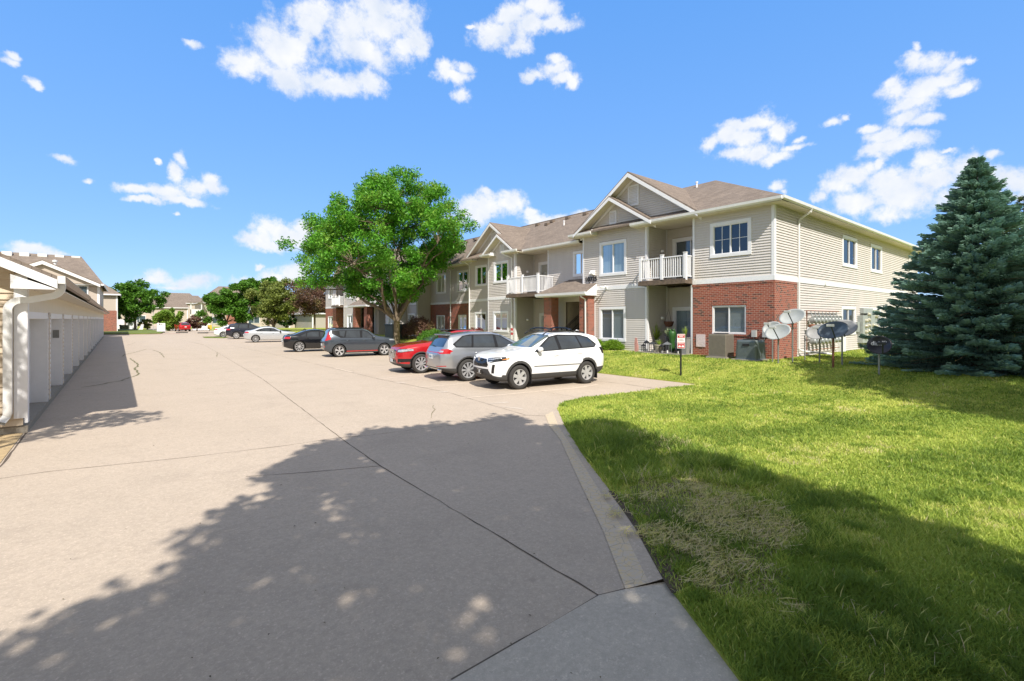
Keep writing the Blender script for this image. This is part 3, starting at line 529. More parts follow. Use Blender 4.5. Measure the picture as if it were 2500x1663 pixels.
# big locust in front of the second half of the building
tree('large bright green locust tree with forked trunk beside the parking', (17.0, 35.8, .3), 14.2, 8.4, (6.9, 6.9, 5.6), LEAF_LOC, 94000, .25, 11, .25, 1.8, 330, .096, name='locust_tree', limbs=15, droop=.6, asp=.38, inner=.15, profile=[(3.9, 2.6, -1.3), (4.6, 4.4, -1.8), (5.4, 5.7, -2.0), (7.0, 6.5, -1.9), (8.6, 7.2, -.9), (9.6, 6.5, -.4), (11.2, 5.0, -.2), (12.2, 3.7, .4), (13.2, 3.0, .6), (13.9, 1.4, .3)])
def spruce(label, loc, h, rb, seed, mat, n_wh=30, name='spruce_tree', dens=1.0, lo=0.0):
    rs = np.random.RandomState(seed); rnd = random.Random(seed); t = thing(name, label, 'spruce', loc); mb = MB(); mb.tube([(0, 0, -.1), (0, 0, h * .5), (0, 0, h * .98)], [.16, .09, .015], 8); V = []; T = []
    for w in range(n_wh):
        f = w / (n_wh - 1); z = .12 + (h - .35) * f ** .92; r = rb * (1 - f) ** 1.0 + .10
        nb = int(9 + 13 * (1 - f)); ph = rnd.random() * 6.3
        for k in range(nb):
            a = ph + k * 2 * math.pi / nb + rnd.gauss(0, .1); L_ = r * rnd.uniform(.86, 1.06); up = .26 - .42 * (1 - f) + rnd.gauss(0, .05)
            zz = z + rnd.gauss(0, .07); ca, sa = math.cos(a), math.sin(a)
            if w % 2 == 0: mb.tube([(0, 0, zz), (ca * L_ * .95, sa * L_ * .95, zz + up * L_ * .55)], [.022, .006], 4, cap=False)
            m = int((26 + 46 * L_) * dens * 1.6); u = rs.rand(m) ** .62; wd = (.10 + .27 * L_ * (1 - u) * np.minimum(1, u * 3) ) ; side = rs.uniform(-1, 1, m) * wd
            px_ = ca * L_ * u - sa * side; py_ = sa * L_ * u + ca * side; pz = zz + up * L_ * u * .6 + .10 * u * u * L_ - np.abs(side) * .18 + rs.normal(0, .03, m)
            # needle tufts: pairs of crossed slim quads pointing outward
            sgn = np.sign(side) * rs.uniform(.2, .9, m); dx = ca * .8 - sa * sgn; dy = sa * .8 + ca * sgn; dz = rs.uniform(-.1, .45, m); dl = np.sqrt(dx * dx + dy * dy + dz * dz); D = np.c_[dx / dl, dy / dl, dz / dl]
            P = np.c_[px_, py_, np.maximum(pz, .03)]; ln = rs.uniform(.07, .13, m)[:, None]; wv = .027
            for ax in (0, 1):
                q = np.cross(D, np.array([0, 0, 1.0])); q /= np.linalg.norm(q, axis=1)[:, None] + 1e-9
                if ax: q = np.cross(D, q)
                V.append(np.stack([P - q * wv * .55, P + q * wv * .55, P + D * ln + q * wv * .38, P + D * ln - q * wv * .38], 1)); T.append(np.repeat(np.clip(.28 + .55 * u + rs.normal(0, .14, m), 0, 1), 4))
    V = np.concatenate(V).reshape(-1, 3); T = np.concatenate(T); mb.build('trunk', BARK, t, world=False); npmesh('crown', V, np.arange(len(V)).reshape(-1, 4), mat, T, parent=t); return t
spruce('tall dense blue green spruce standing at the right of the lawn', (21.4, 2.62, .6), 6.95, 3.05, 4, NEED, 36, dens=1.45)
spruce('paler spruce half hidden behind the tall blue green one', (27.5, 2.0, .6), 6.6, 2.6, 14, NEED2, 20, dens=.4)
# ---- trees further off
def gt(px_, py_): X, Y = G(px_, py_); return (X, Y, 0)
D_ = lambda y: H * F / (y - HZ)
def far_tree(label, px_, base_y, top_y, wpx, leafm, nl, seed, trunk_frac=.25, **k):
    X, Y, _ = gt(px_, base_y); D = D_(base_y); h = H + (HZ - top_y) / F * D; rx = wpx / 2 / F * D; lo = h * trunk_frac; return tree(label, (X, Y, 0), h, (h + lo) / 2, (rx, rx, (h - lo) / 2), leafm, nl, k.pop('ls', .32), seed, k.pop('tr', .16), lo * 1.15, k.pop('clumps', 60), **k)
far_tree('round maple on the grass island at the end of the drive', 330, 806, 681, 122, LEAF_MID, 19000, 31, .20, ls=.42, tr=.22, clumps=80)
far_tree('young thin tree just left of the island maple', 306, 804.5, 740, 34, LEAF_MID, 2500, 32, .5, ls=.35, tr=.16, clumps=20)
far_tree('airy yellow green willow at the end of the drive', 413, 808, 752, 66, LEAF_YEL, 9000, 33, .05, ls=.42, clumps=50, flat=1.1)
far_tree('low grey green shrub tree in front of the willow', 360, 805.5, 775, 34, LEAF_OLV, 2500, 34, .1, ls=.4, clumps=24)
far_tree('dark green tree behind the left apartment block', 270, 800, 744, 60, LEAF_DRK, 6000, 35, .02, ls=.6, clumps=40)
far_tree('small bushy bronze tree beside the far red car', 481, 808, 772, 56, LEAF_PUR, 3500, 36, .2, ls=.35, tr=.1, clumps=30)
far_tree('low round dark green tree left in the row by the parked cars', 553, 812, 708, 122, LEAF_MID, 17000, 37, .22, ls=.36, tr=.2, clumps=60, group='trees beyond the parked cars')
far_tree('tall dark green tree behind the round one in the row', 600, 811, 674, 108, LEAF_MID, 15000, 38, .15, ls=.4, tr=.2, clumps=55, group='trees beyond the parked cars')
far_tree('tallest rear tree peeping over the olive one in the row', 655, 810, 674, 84, LEAF_MID, 8000, 39, .3, ls=.4, tr=.2, clumps=40, group='trees beyond the parked cars')
far_tree('dense olive green tree left of the bronze one in the row', 668, 818, 680, 124, LEAF_OLV, 19000, 40, .14, ls=.27, tr=.2, clumps=70, group='trees beyond the parked cars')
far_tree('spreading bronze purple tree in front of the far garages', 768, 817, 682, 168, LEAF_PUR, 19000, 41, .36, ls=.24, tr=.15, clumps=80, group='trees beyond the parked cars')

# leaf bits and grit blown over the drive
def litter():
    rs = np.random.RandomState(44); n = 130; t = np.exp(rs.uniform(math.log(2.2), math.log(34), n)); r = rs.uniform(-1.15, .5, n); X = (SN + r * CS) * t; Y = (CS - r * SN) * t; ok = (X > -1.3) & (X < 13) & ~inpoly(X, Y, LPOLY); X, Y, t = X[ok], Y[ok], t[ok]; n = len(X)
    a = rs.rand(n) * 6.28; s = rs.uniform(.004, .012, n) * (1 + .05 * t); v = np.empty((n, 4, 3), np.float32); z = rs.uniform(.006, .014, n)
    for k, (p, q) in enumerate(((-1, 0), (0, .5), (1, 0), (0, -.5))): v[:, k] = np.c_[X + (np.cos(a) * p - np.sin(a) * q) * s, Y + (np.sin(a) * p + np.cos(a) * q) * s, z + (.006 if k % 2 else 0)]
    q = NT('dry_leaf_bits'); at = q.n('ShaderNodeAttribute', attribute_name='tint').outputs['Fac']; q.col(q.mix(at, (.05, .035, .022), (.16, .13, .06))); q.b.inputs['Roughness'].default_value = .9
    return npmesh('leaf_litter', v.reshape(-1, 3), np.arange(n * 4).reshape(-1, 4), q.m, np.repeat(rs.rand(n), 4))
tag(litter(), 'tiny dry leaf bits and grit scattered over the concrete drive', 'leaf litter', kind='stuff')
# ---------------------------------------------------------------- the apartment building
FX = lambda c: (c, 0, 0, 1, -1, 0)       # wall at X=c that faces the drive; u runs along Y
FY = lambda c: (0, c, 1, 0, 0, -1)       # wall at Y=c that faces the viewer; u runs along X
def P3(fr, u, z, d): return (fr[0] + fr[2] * u + fr[4] * d, fr[1] + fr[3] * u + fr[5] * d, z)
def siding(mb, fr, u0, u1, z0, z1, holes=(), gab=None, step=.112, m=0):
    z = z0
    while z < z1 - .02:
        zb = min(z + step, z1); zm = (z + zb) / 2; a, b = u0, u1
        if gab: g0, g1 = gab(zm); a, b = max(a, g0), min(b, g1)
        iv = [(a, b)] if b > a + .02 else []
        for h in holes:
            if h[2] < zm < h[3]:
                nv = []
                for p, q in iv:
                    if h[1] <= p or h[0] >= q: nv.append((p, q)); continue
                    if h[0] > p: nv.append((p, h[0]))
                    if h[1] < q: nv.append((h[1], q))
                iv = nv
        for p, q in iv:
            mb.quad(P3(fr, p, z, .034), P3(fr, q, z, .034), P3(fr, q, zb, .003), P3(fr, p, zb, .003), m)
            mb.quad(P3(fr, p, z, .034), P3(fr, q, z, .034), P3(fr, q, z, -.004), P3(fr, p, z, -.004), m)
        z = zb
def backing(mb, fr, u0, u1, z0, z1, holes=(), d0=-.12, d1=-.006, m=0):   # the wall behind the boards, cut round the windows
    zs = sorted({z0, z1, *[h[2] + .06 for h in holes], *[h[3] - .06 for h in holes]}); zs = [z for z in zs if z0 <= z <= z1]
    for a, b in zip(zs[:-1], zs[1:]):
        zm = (a + b) / 2; iv = [(u0, u1)]
        for h in holes:
            if h[2] + .06 < zm < h[3] - .06:
                nv = []
                for p, q in iv:
                    if h[1] - .06 <= p or h[0] + .06 >= q: nv.append((p, q)); continue
                    if h[0] + .06 > p: nv.append((p, h[0] + .06))
                    if h[1] - .06 < q: nv.append((h[1] - .06, q))
                iv = nv
        for p, q in iv: mb.fbox(fr, p, q, a, b, d0, d1, m)
def window(parent, fr, u0, u1, z0, z1, tw=.14, blind=None, mull=1, grid=False, proud=.05, door=False, name='window', recess=0.0):
    w = MB(); dp = proud
    w.fbox(fr, u0, u1, z1 - tw, z1, -.02, dp); w.fbox(fr, u0, u0 + tw, z0 + tw, z1 - tw, -.02, dp - .004); w.fbox(fr, u1 - tw, u1, z0 + tw, z1 - tw, -.02, dp - .004)
    w.fbox(fr, u0, u1, z0, z0 + tw, -.02, dp + .012)
    a, b, c, d = u0 + tw, u1 - tw, z0 + tw, z1 - tw; s = .035; e = dp - .028
    w.fbox(fr, a, b, d - s, d, -.06, e, 0); w.fbox(fr, a, b, c, c + s, -.06, e, 0); w.fbox(fr, a, a + s, c + s, d - s, -.06, e - .002); w.fbox(fr, b - s, b, c + s, d - s, -.06, e - .002)
    mid = (a + b) / 2
    for k in range(mull): um = a + (b - a) * (k + 1) / (mull + 1); w.fbox(fr, um - .028, um + .028, c + s, d - s, -.05, e - .004)
    if grid:
        for um in (a + (b - a) * .25, a + (b - a) * .75): w.fbox(fr, um - .011, um + .011, c + s, d - s, -.035, -.018)
        w.fbox(fr, a + s, b - s, (c + d) / 2 - .009, (c + d) / 2 + .009, -.034, -.019)
    wo = w.build(name, TRIM, parent)
    MB().quad(P3(fr, a + s, c + s, -.03), P3(fr, b - s, c + s, -.03), P3(fr, b - s, d - s, -.03), P3(fr, a + s, d - s, -.03)).build('pane', GLASS, wo)
    bk = MB()
    if blind is None: bk.fbox(fr, a, b, c, d, -.7, -.66, 0)
    else:
        if isinstance(blind, tuple):
            bl = MB(); bl.fbox(fr, a + .02, mid, c + .02, d, -.10, -.09); bl.build('blind', blind[0], wo)
            if blind[1]: bl = MB(); bl.fbox(fr, mid, b - .02, c + .02, d, -.10, -.09); bl.build('blind', blind[1], wo)
        else: bl = MB(); bl.fbox(fr, a + .01, b - .01, c + .01, d, -.10, -.09); bl.build('blind', blind, wo)
        bk.fbox(fr, a, b, c, d, -.7, -.66, 0)
    bk.fbox(fr, a - .02, a, c, d, -.66, -.12); bk.fbox(fr, b, b + .02, c, d, -.66, -.12); bk.fbox(fr, a, b, c - .02, c, -.66, -.12); bk.fbox(fr, a, b, d, d + .02, -.66, -.12); bk.build('room_interior', DARK, wo)
    return wo
BASE = (20.55, 36, .3)
bd = thing('apartment_building', 'two storey tan sided apartment building with brick corners, gables and white balconies', 'building', BASE)
sid = MB(); brk = MB(); trm = MB(); bck = MB(); sof = MB(); gut = MB(); shn = MB(); fnd = MB()
B1, B1t, B2, B2t = 3.845, 4.05, 3.61, 3.81
def fl():
    for b_, nm, mt_ in ((sid, 'siding', SID), (brk, 'brick_facing', BRICK), (trm, 'trim_board', TRIM), (gut, 'gutter', GUT), (trm2, 'rake_board', TRIM), (bck, 'wall', [SIDD, SIDD]), (fnd, 'foundation', FOUND)):
        if b_.v: b_.build(nm, mt_, bd); b_.v = []; b_.f = []; b_.m = []
trm2 = MB()
def wall(fr, u0, u1, z0, z1, wins=(), gab=None, brick=False):
    fl(); backing(bck if not brick else bck, fr, u0, u1, z0, z1, wins)
    if brick:
        zs = sorted({z0, z1, *[w[2] for w in wins], *[w[3] for w in wins]})
        zs = [z for z in zs if z0 <= z <= z1]
        for a, b in zip(zs[:-1], zs[1:]):
            iv = [(u0, u1)]; zm = (a + b) / 2
            for h in wins:
                if h[2] < zm < h[3]: iv = [x for p, q in iv for x in ((p, min(q, h[0])), (max(p, h[1]), q)) if x[1] > x[0] + .001]
            for p, q in iv: brk.fbox(fr, p, q, a, b, -.005, .03)
    else: siding(sid, fr, u0, u1, z0, z1, wins, gab)
def band(fr, u0, u1, z0, z1, p=.045): fl(); trm.fbox(fr, u0, u1, z0, z1, -.005, p)
def corner(fr, u, z0, z1, w=.1): fl(); trm.fbox(fr, u - w / 2, u + w / 2, z0, z1, -.005, .036)
# block A: brick below, siding above
wA2 = (9.36, 11.19, 4.98, 6.53); wA1 = (9.59, 11.1, 1.60, 2.84)
fA = FX(20.55); wall(fA, 8.47, 12.05, .3, B1 - .1, [wA1], brick=True); band(fA, 8.44, 12.05, B1, B1t); wall(fA, 8.47, 12.05, B1t, 6.95, [wA2])
for i in range(int(3.6 / .075)): brk.fbox(fA, 8.47 + i * .075 + .004, 8.47 + (i + 1) * .075 - .004, B1 - .1, B1, -.005, .045)      # soldier course
fl()
for i in range(20): brk.fbox(fA, 9.53 + i * .08 + .005, 9.53 + (i + 1) * .08 - .005, 2.86, 3.06, .02, .044)
fl(); brk.fbox(fA, 9.5, 11.2, 1.52, 1.60, .02, .06)
fS = FY(8.47); sw = [(28.5, 30.8, 4.95, 6.58), (33.2, 35.4, 4.95, 6.58)]; sl_ = [(28.4, 30.6, 1.42, 2.93), (33.0, 35.1, 1.42, 2.93)]
wall(fS, 20.57, 22.8, .3, B1 - .1, [], brick=True); brk.fbox(fS, 20.519, 20.57, .3, B1 - .1, -.004, .03)
for i in range(int(2.28 / .075)): brk.fbox(fS, 20.52 + i * .075 + .004, 20.52 + (i + 1) * .075 - .004, B1 - .1, B1, -.005, .045)
wall(fS, 22.8, 44.1, .62, B1, sl_); band(fS, 20.5, 44.1, B1, B1t); wall(fS, 20.55, 44.1, B1t, 6.95, sw); fnd.fbox(fS, 22.8, 44.1, .3, .62, -.1, .0)
corner(fA, 8.50, B1 + .0, 6.95, .12); corner(fS, 20.60, B1 + .0, 6.95, .14); corner(fS, 44.05, .5, 6.95); corner(fA, 12.0, B1, 6.95, .1)
# recess and balcony wall 1
fR = FX(22.28); fRs = FY(14.55)
wall(fR, 12.05, 14.55, .6, 3.9, [(12.15, 14.2, .66, 2.87)]); wall(fR, 12.05, 14.55, 4.12, 6.95, [(12.15, 14.2, 4.14, 6.42)])
wall(fRs, 20.55, 22.28, .6, 6.95); corner(fRs, 22.22, .6, 6.95, .07); corner(fRs, 20.6, .6, 6.95, .1); corner(FX(20.55), 14.61, .5, 6.95, .1)
trm.box(20.52, 20.62, 12.04, 12.14, .5, B1)
bck.box(20.58, 22.3, 11.93, 12.03, .3, 6.95)
fnd.box(19.6, 22.28, 12.05, 14.55, .3, .64)
# block B with the two gables
wB2 = (15.82, 17.66, 4.60, 6.48); wB1 = (15.86, 17.7, 1.05, 2.92)
pit = (9.75 - 7.14) / 3.75
wall(fA, 14.55, 18.92, .5, B1, [wB1]); band(fA, 14.55, 18.92, B1, B1t); wall(fA, 14.55, 18.92, B1t, 6.95, [wB2]); corner(fA, 18.87, B1t - .1, 7.0, .1); corner(fA, 18.0, .5, B1 - .2, .08); fnd.fbox(fA, 14.55, 18.92, .3, .5, -.1, .0)
gB = lambda z: (15.35 - (9.66 - z) / pit, 15.35 + (9.66 - z) / pit)
backg = lambda fr, c, hw, z0, za: bck.prism([P3(fr, c - hw, z0, -.02), P3(fr, c + hw, z0, -.02), P3(fr, c, za, -.02)], (.1, 0, 0))
siding(sid, fA, 11.4, 19.3, 6.95, 9.62, (), gB); backg(fA, 15.35, 3.75, 6.95, 9.62)
bck.box(20.58, 21.2, 18.9, 18.98, .3, 6.95)
# block C: stair hall
fC = FX(21.2); wC2 = (19.06, 20.3, 4.80, 6.33)
wall(fC, 18.92, 22.57, B2t, 6.72, [wC2]); wall(fC, 20.95, 22.57, .4, B2, []); corner(fC, 22.52, .4, 6.72, .08); wall(fC, 18.92, 20.95, 3.3, B2, []); band(fC, 18.92, 22.57, B2, B2t); bck.box(21.24, 26, 20.95, 21.05, .3, 3.6, 1); bck.box(26, 26.1, 18.5, 21.05, .3, 3.6, 1); bck.box(21.24, 26, 18.4, 18.5, .3, 3.6, 1); bck.box(21.24, 26, 18.4, 21.05, 3.5, 3.6, 1); fnd.box(19.6, 26, 17.9, 22, .3, .62)
# recess 2
fR2 = FX(22.25); fR2s = FY(25.07)
wall(fR2, 22.57, 25.07, .4, 3.66, [(22.7, 24.5, .45, 2.65)]); wall(fR2, 22.57, 25.07, 3.9, 6.72, [(22.7, 24.6, 3.92, 6.15)]); wall(fR2s, 20.55, 22.25, .4, 6.72); corner(fR2s, 22.2, .4, 6.72, .06); corner(fR2s, 20.6, .4, 6.72, .1); corner(FX(20.55), 25.13, .4, 6.72, .1)
# D, E
wD2 = (25.77, 27.5, 4.78, 6.30); wD1 = (25.8, 27.55, 1.32, 2.80); wall(fA, 25.07, 28.2, .4, B2, [wD1]); band(fA, 25.07, 28.2, B2, B2t); wall(fA, 25.07, 28.2, B2t, 6.78, [wD2]); corner(fA, 28.15, .4, 6.9, .09)
pD = (8.13 - 6.94) / 1.75; siding(sid, fA, 24.8, 28.3, 6.72, 8.05, (), lambda z: (26.45 - (8.05 - z) / pD, 26.45 + (8.05 - z) / pD)); backg(fA, 26.45, 1.75, 6.7, 8.0)
fE = FX(21.5); wE2 = (29.6, 31.2, 4.8, 6.42); wE1 = (29.65, 31.25, 1.32, 2.80); wall(fE, 28.2, 32.1, .4, B2, [wE1]); band(fE, 28.2, 32.1, B2, B2t); wall(fE, 28.2, 32.1, B2t, 6.85, [wE2]); corner(fE, 32.05, .4, 7.0, .09)
pE = (9.37 - 6.99) / 3.35; siding(sid, fE, 25.2, 31.9, 6.8, 9.3, (), lambda z: (28.55 - (9.28 - z) / pE, 28.55 + (9.28 - z) / pE)); backg(fE, 28.55, 3.35, 6.8, 9.2)
bck.box(20.58, 21.5, 28.12, 28.2, .3, 6.8); bck.box(21.52, 23, 32.02, 32.1, .3, 7.0)
# F: long brick part
fF = FX(23.0); wF2 = [(34.4, 36.2, 4.62, 6.5), (38.1, 39.9, 4.6, 6.48)]; wF1 = [(34.7, 36.0, 1.2, 2.62), (38.3, 39.8, 1.2, 2.6)]
wall(fF, 32.1, 41, .3, B2 - .1, wF1, brick=True); brk.fbox(fF, 32.1, 41, B2 - .1, B2, -.005, .045); band(fF, 32.1, 41, B2, B2t); wall(fF, 32.1, 41, B2t, 7.0, wF2); corner(fF, 32.16, B2, 7, .08)
# the far half mirrors the near one
fG = FX(21.5); wall(fG, 41, 43, .4, B2, [(41.3, 42.7, 1.3, 2.8)]); band(fG, 41, 43, B2, B2t); wall(fG, 41, 43, B2t, 6.85, [(41.3, 42.7, 4.8, 6.4)]); bck.box(21.52, 23, 41, 41.1, .3, 7.0); siding(sid, FY(41), 21.5, 23, .4, 7.0); corner(FY(41), 21.56, .4, 7.0, .09)
wall(fA, 43, 45.8, .4, B2, [(43.5, 45.2, 1.3, 2.8)]); band(fA, 43, 45.8, B2, B2t); wall(fA, 43, 45.8, B2t, 6.85, [(43.5, 45.2, 4.8, 6.4)]); siding(sid, FY(43), 20.55, 21.5, .4, 6.9); corner(FY(43), 20.6, .4, 6.9, .09); siding(sid, fA, 41.8, 48.5, 6.8, 9.3, (), lambda z: (45.1 - (9.28 - z) / pE, 45.1 + (9.28 - z) / pE)); backg(fA, 45.1, 3.3, 6.8, 9.2)
wall(fR2, 45.8, 48.4, .4, 3.66, [(46, 48, .5, 2.65)]); wall(fR2, 45.8, 48.4, 3.9, 6.72, [(46, 48, 3.95, 6.1)]); siding(sid, FY(48.4), 20.9, 22.25, .4, 6.72)
wall(fC, 48.4, 53.7, B2t, 6.8, [(51.5, 53, 4.8, 6.3)]); wall(fC, 48.4, 50.2, .4, B2, []); band(fC, 48.4, 53.7, B2, B2t); bck.box(21.24, 25, 50.2, 50.3, .3, 3.6, 1); bck.box(25, 25.1, 50.2, 53.7, .3, 3.6, 1); siding(sid, FY(53.7), 20.55, 21.2, .4, 6.8)
wall(fA, 53.7, 57.7, .4, B2, [(54.8, 56.6, 1.1, 2.8)]); band(fA, 53.7, 57.7, B2, B2t); wall(fA, 53.7, 57.7, B2t, 6.9, [(54.8, 56.6, 4.6, 6.4)]); corner(fA, 53.76, .4, 6.9, .1); corner(fA, 57.65, .4, 6.9, .1)
gB2 = lambda z: (57.0 - (9.55 - z) / pit, 57.0 + (9.55 - z) / pit); siding(sid, fA, 53.3, 60.8, 6.9, 9.5, (), gB2); backg(fA, 57, 3.6, 6.9, 9.5)
wall(fR, 57.7, 60.4, .4, 3.66, [(57.9, 59.9, .5, 2.7)]); wall(fR, 57.7, 60.4, 3.9, 6.9, [(57.9, 59.9, 3.95, 6.2)]); siding(sid, FY(60.4), 20.7, 22.28, 3.9, 6.9)
wall(FY(60.4), 20.55, 22.28, .3, 3.6, [], brick=True); wall(fA, 60.4, 64.4, .3, B2 - .02, [(61.6, 63.4, 1.1, 2.6)], brick=True); band(fA, 60.4, 64.4, B2, B2t); wall(fA, 60.4, 64.4, B2t, 6.9, [(61.5, 63.3, 4.8, 6.4)])
bck.box(20.6, 32, 64.3, 64.4, .3, 6.9); bck.box(32, 32.1, 19.7, 64.3, .3, 6.9); bck.box(32, 44, 19.7, 19.8, .3, 6.9); bck.box(44.0, 44.1, 8.6, 19.7, .3, 6.9)
fl()
CB = (CURT, CURT); BB = (BLIND, BLINDD)
for fr, w, k in ((fA, wA2, dict(grid=True)), (fA, wA1, dict(tw=.045, blind=BB, proud=.02)), (fA, wB2, dict(blind=CB)), (fA, wB1, dict(blind=BB)), (fC, wC2, dict()), (fA, wD2, dict(blind=BB)), (fA, wD1, dict(blind=BB)), (fE, wE2, dict(blind=BB)), (fE, wE1, dict(blind=(BLINDD, CURT))),
                 (fS, sw[0], dict(blind=(BLIND, None), tw=.16)), (fS, sw[1], dict(blind=(BLIND, None), tw=.16)), (fS, sl_[0], dict(blind=(BLIND, BLIND), tw=.17)), (fS, sl_[1], dict(tw=.17)),
                 (fF, wF2[0], dict(blind=BB)), (fF, wF2[1], dict()), (fF, wF1[0], dict(blind=BB, tw=.05)), (fF, wF1[1], dict(blind=(BLINDD, CURT), tw=.05)),
                 (fG, (41.3, 42.7, 1.3, 2.8), dict()), (fG, (41.3, 42.7, 4.8, 6.4), dict(blind=BB)), (fA, (43.5, 45.2, 1.3, 2.8), dict(blind=BB)), (fA, (43.5, 45.2, 4.8, 6.4), dict()), (fC, (51.5, 53, 4.8, 6.3), dict()),
                 (fA, (54.8, 56.6, 1.1, 2.8), dict(blind=BB)), (fA, (54.8, 56.6, 4.6, 6.4), dict()), (fA, (61.6, 63.4, 1.1, 2.6), dict(blind=CB, tw=.05)), (fA, (61.5, 63.3, 4.8, 6.4), dict())):
    window(bd, fr, *w, **k)
for fr, w, k in ((fR, (12.15, 14.2, .66, 2.87), dict(blind=(None, CURT))), (fR, (12.15, 14.2, 4.14, 6.42), dict(blind=(None, BLINDD))), (fR2, (22.7, 24.5, .45, 2.65), dict(blind=CURT)), (fR2, (22.7, 24.6, 3.92, 6.15), dict(blind=(None, CURT))), (fR2, (46, 48, .5, 2.65), dict()), (fR2, (46, 48, 3.95, 6.1), dict()), (fR, (57.9, 59.9, .5, 2.7), dict()), (fR, (57.9, 59.9, 3.95, 6.2), dict())):
    if isinstance(k.get('blind'), tuple) and k['blind'][0] is None: k = dict(blind=(DARK, k['blind'][1]))
    window(bd, fr, *w, tw=.16, name='sliding_door', **k)
# roofs
def q3(*p): shn.slab(p, .09)
q3((20.02, 7.94, 7.13), (26, 13.85, 10.1), (26, 19.25, 10.1), (20.02, 19.25, 7.13)); q3((20.02, 7.94, 7.13), (44.63, 7.94, 7.13), (38.7, 13.85, 10.1), (26, 13.85, 10.1)); q3((44.63, 7.94, 7.13), (44.63, 19.8, 7.13), (38.7, 13.85, 10.1)); q3((38.7, 13.85, 10.1), (44.63, 19.8, 7.13), (32, 19.8, 7.13), (26, 13.85, 10.1))
q3((20.62, 19.25, 6.9), (26, 19.25, 9.98), (26, 32.3, 9.98), (20.62, 32.3, 6.9)); q3((22.4, 32.3, 7.08), (26, 32.3, 9.98), (26, 41, 9.98), (22.4, 41, 7.08)); q3((20.6, 41, 6.9), (26, 41, 9.98), (26, 53.5, 9.98), (20.6, 53.5, 6.9)); q3((20.0, 53.5, 7.05), (26, 53.5, 9.98), (26, 59, 9.98), (20.0, 64.9, 7.05)); q3((20.0, 64.9, 7.05), (26, 59, 9.98), (32, 64.9, 7.05)); q3((26, 13.85, 10.08), (26, 59, 9.98), (32, 64.9, 7.05), (32, 13.85, 7.05))
def gable(cy, hw, zf, za, xf, xb, rake=.2, rt=True, wallx=None):
    fl(); th = .08; s = (za - zf) / hw
    for sg in ((-1, 1) if rt else (1,)):
        q3((xf, cy + sg * hw, zf), (xf, cy, za), (xb, cy, za), (xb, cy + sg * hw, zf))
        dz = .085; 
        trm2.prism([(xf - .035, cy + sg * (hw + .0), zf - dz), (xf - .035, cy, za - dz), (xf - .035, cy, za - dz - rake), (xf - .035, cy + sg * (hw - .0), zf - dz - rake * .85)], (.035, 0, 0))
        if wallx:
            sof.prism([(xf, cy + sg * (hw - .02), zf - dz - .06), (xf, cy, za - dz - .06), (xf, cy, za - dz - .09), (xf, cy + sg * (hw - .02), zf - dz - .09)], (wallx - xf - .02, 0, 0))
            trm2.prism([(wallx - .05, cy + sg * (hw - .1), zf - dz - .09), (wallx - .05, cy, za - dz - .10), (wallx - .05, cy, za - dz - .27), (wallx - .05, cy + sg * (hw - .1), zf - dz - .26)], (.03, 0, 0))
trm2 = MB()
gable(15.35, 3.85, 7.12, 9.80, 20.0, 25.4, wallx=20.55); gable(16.52, 2.6, 7.12, 8.78, 19.95, 20.56, rake=.17, wallx=20.55)
gable(26.45, 1.8, 6.93, 8.18, 20.0, 22.2, rake=.17, wallx=20.55); gable(28.55, 3.4, 6.97, 9.40, 20.95, 25.0, wallx=21.5)
gable(45.1, 3.3, 6.97, 9.35, 20.0, 25, wallx=20.55); gable(57.0, 3.75, 7.0, 9.6, 20.0, 25, wallx=20.55)
def eave(x0, xw, y0, y1, zt, zs):       # gutter, fascia and soffit of a front eave
    fl(); gut.prism([(x0 - .02, y0, zs + .0), (x0 - .10, y0, zs + .06), (x0 - .115, y0, zt - .01), (x0 + .0, y0, zt - .01)], (0, y1 - y0, 0)); sof.box(x0, xw, y0, y1, zs - .015, zs + .012)
eave(20.05, 20.6, 7.96, 15.2, 7.11, 6.93); eave(20.05, 20.6, 17.85, 19.55, 7.11, 6.93); trm2.box(20.06, 20.62, 17.83, 17.86, 6.94, 7.2); sof.box(20.55, 22.3, 12.05, 14.6, 6.93, 6.955)
shn.slab([(20.0, 17.86, 7.13), (20.6, 17.86, 7.35), (20.6, 19.55, 7.35), (20.0, 19.55, 7.13)], .03); shn.slab([(20.0, 11.4, 7.13), (20.6, 11.4, 7.4), (20.6, 15.2, 7.4), (20.0, 15.2, 7.13)], .03)
eave(20.65, 21.3, 19.3, 24.4, 6.88, 6.70); eave(20.05, 20.6, 24.3, 25.9, 6.88, 6.70); sof.box(20.6, 22.3, 22.5, 25.1, 6.70, 6.725); eave(20.05, 20.6, 27.3, 28.5, 6.88, 6.72); trm2.box(20.06, 20.62, 27.28, 27.31, 6.73, 6.95); eave(21.0, 21.55, 30.9, 32.5, 6.95, 6.80); trm2.box(21.02, 21.55, 30.87, 30.9, 6.8, 7.05)
eave(22.45, 23.05, 32.4, 41, 7.06, 6.92); eave(20.65, 22.3, 47.5, 53.4, 6.88, 6.72); eave(20.05, 20.6, 57, 64.9, 7.03, 6.88)
fl(); gut.prism([(20.0, 7.95, 6.95), (20.0, 7.87, 7.0), (20.0, 7.855, 7.11), (20.0, 7.97, 7.11)], (24.6, 0, 0)); sof.box(20.05, 44.6, 7.96, 8.5, 6.92, 6.945)
for i in range(62): sof.box(20.1 + i * .395, 20.12 + i * .395, 7.98, 8.48, 6.913, 6.925)
shn.build('roof', SHIN, bd); fl(); sof.build('soffit', SOFF, bd)
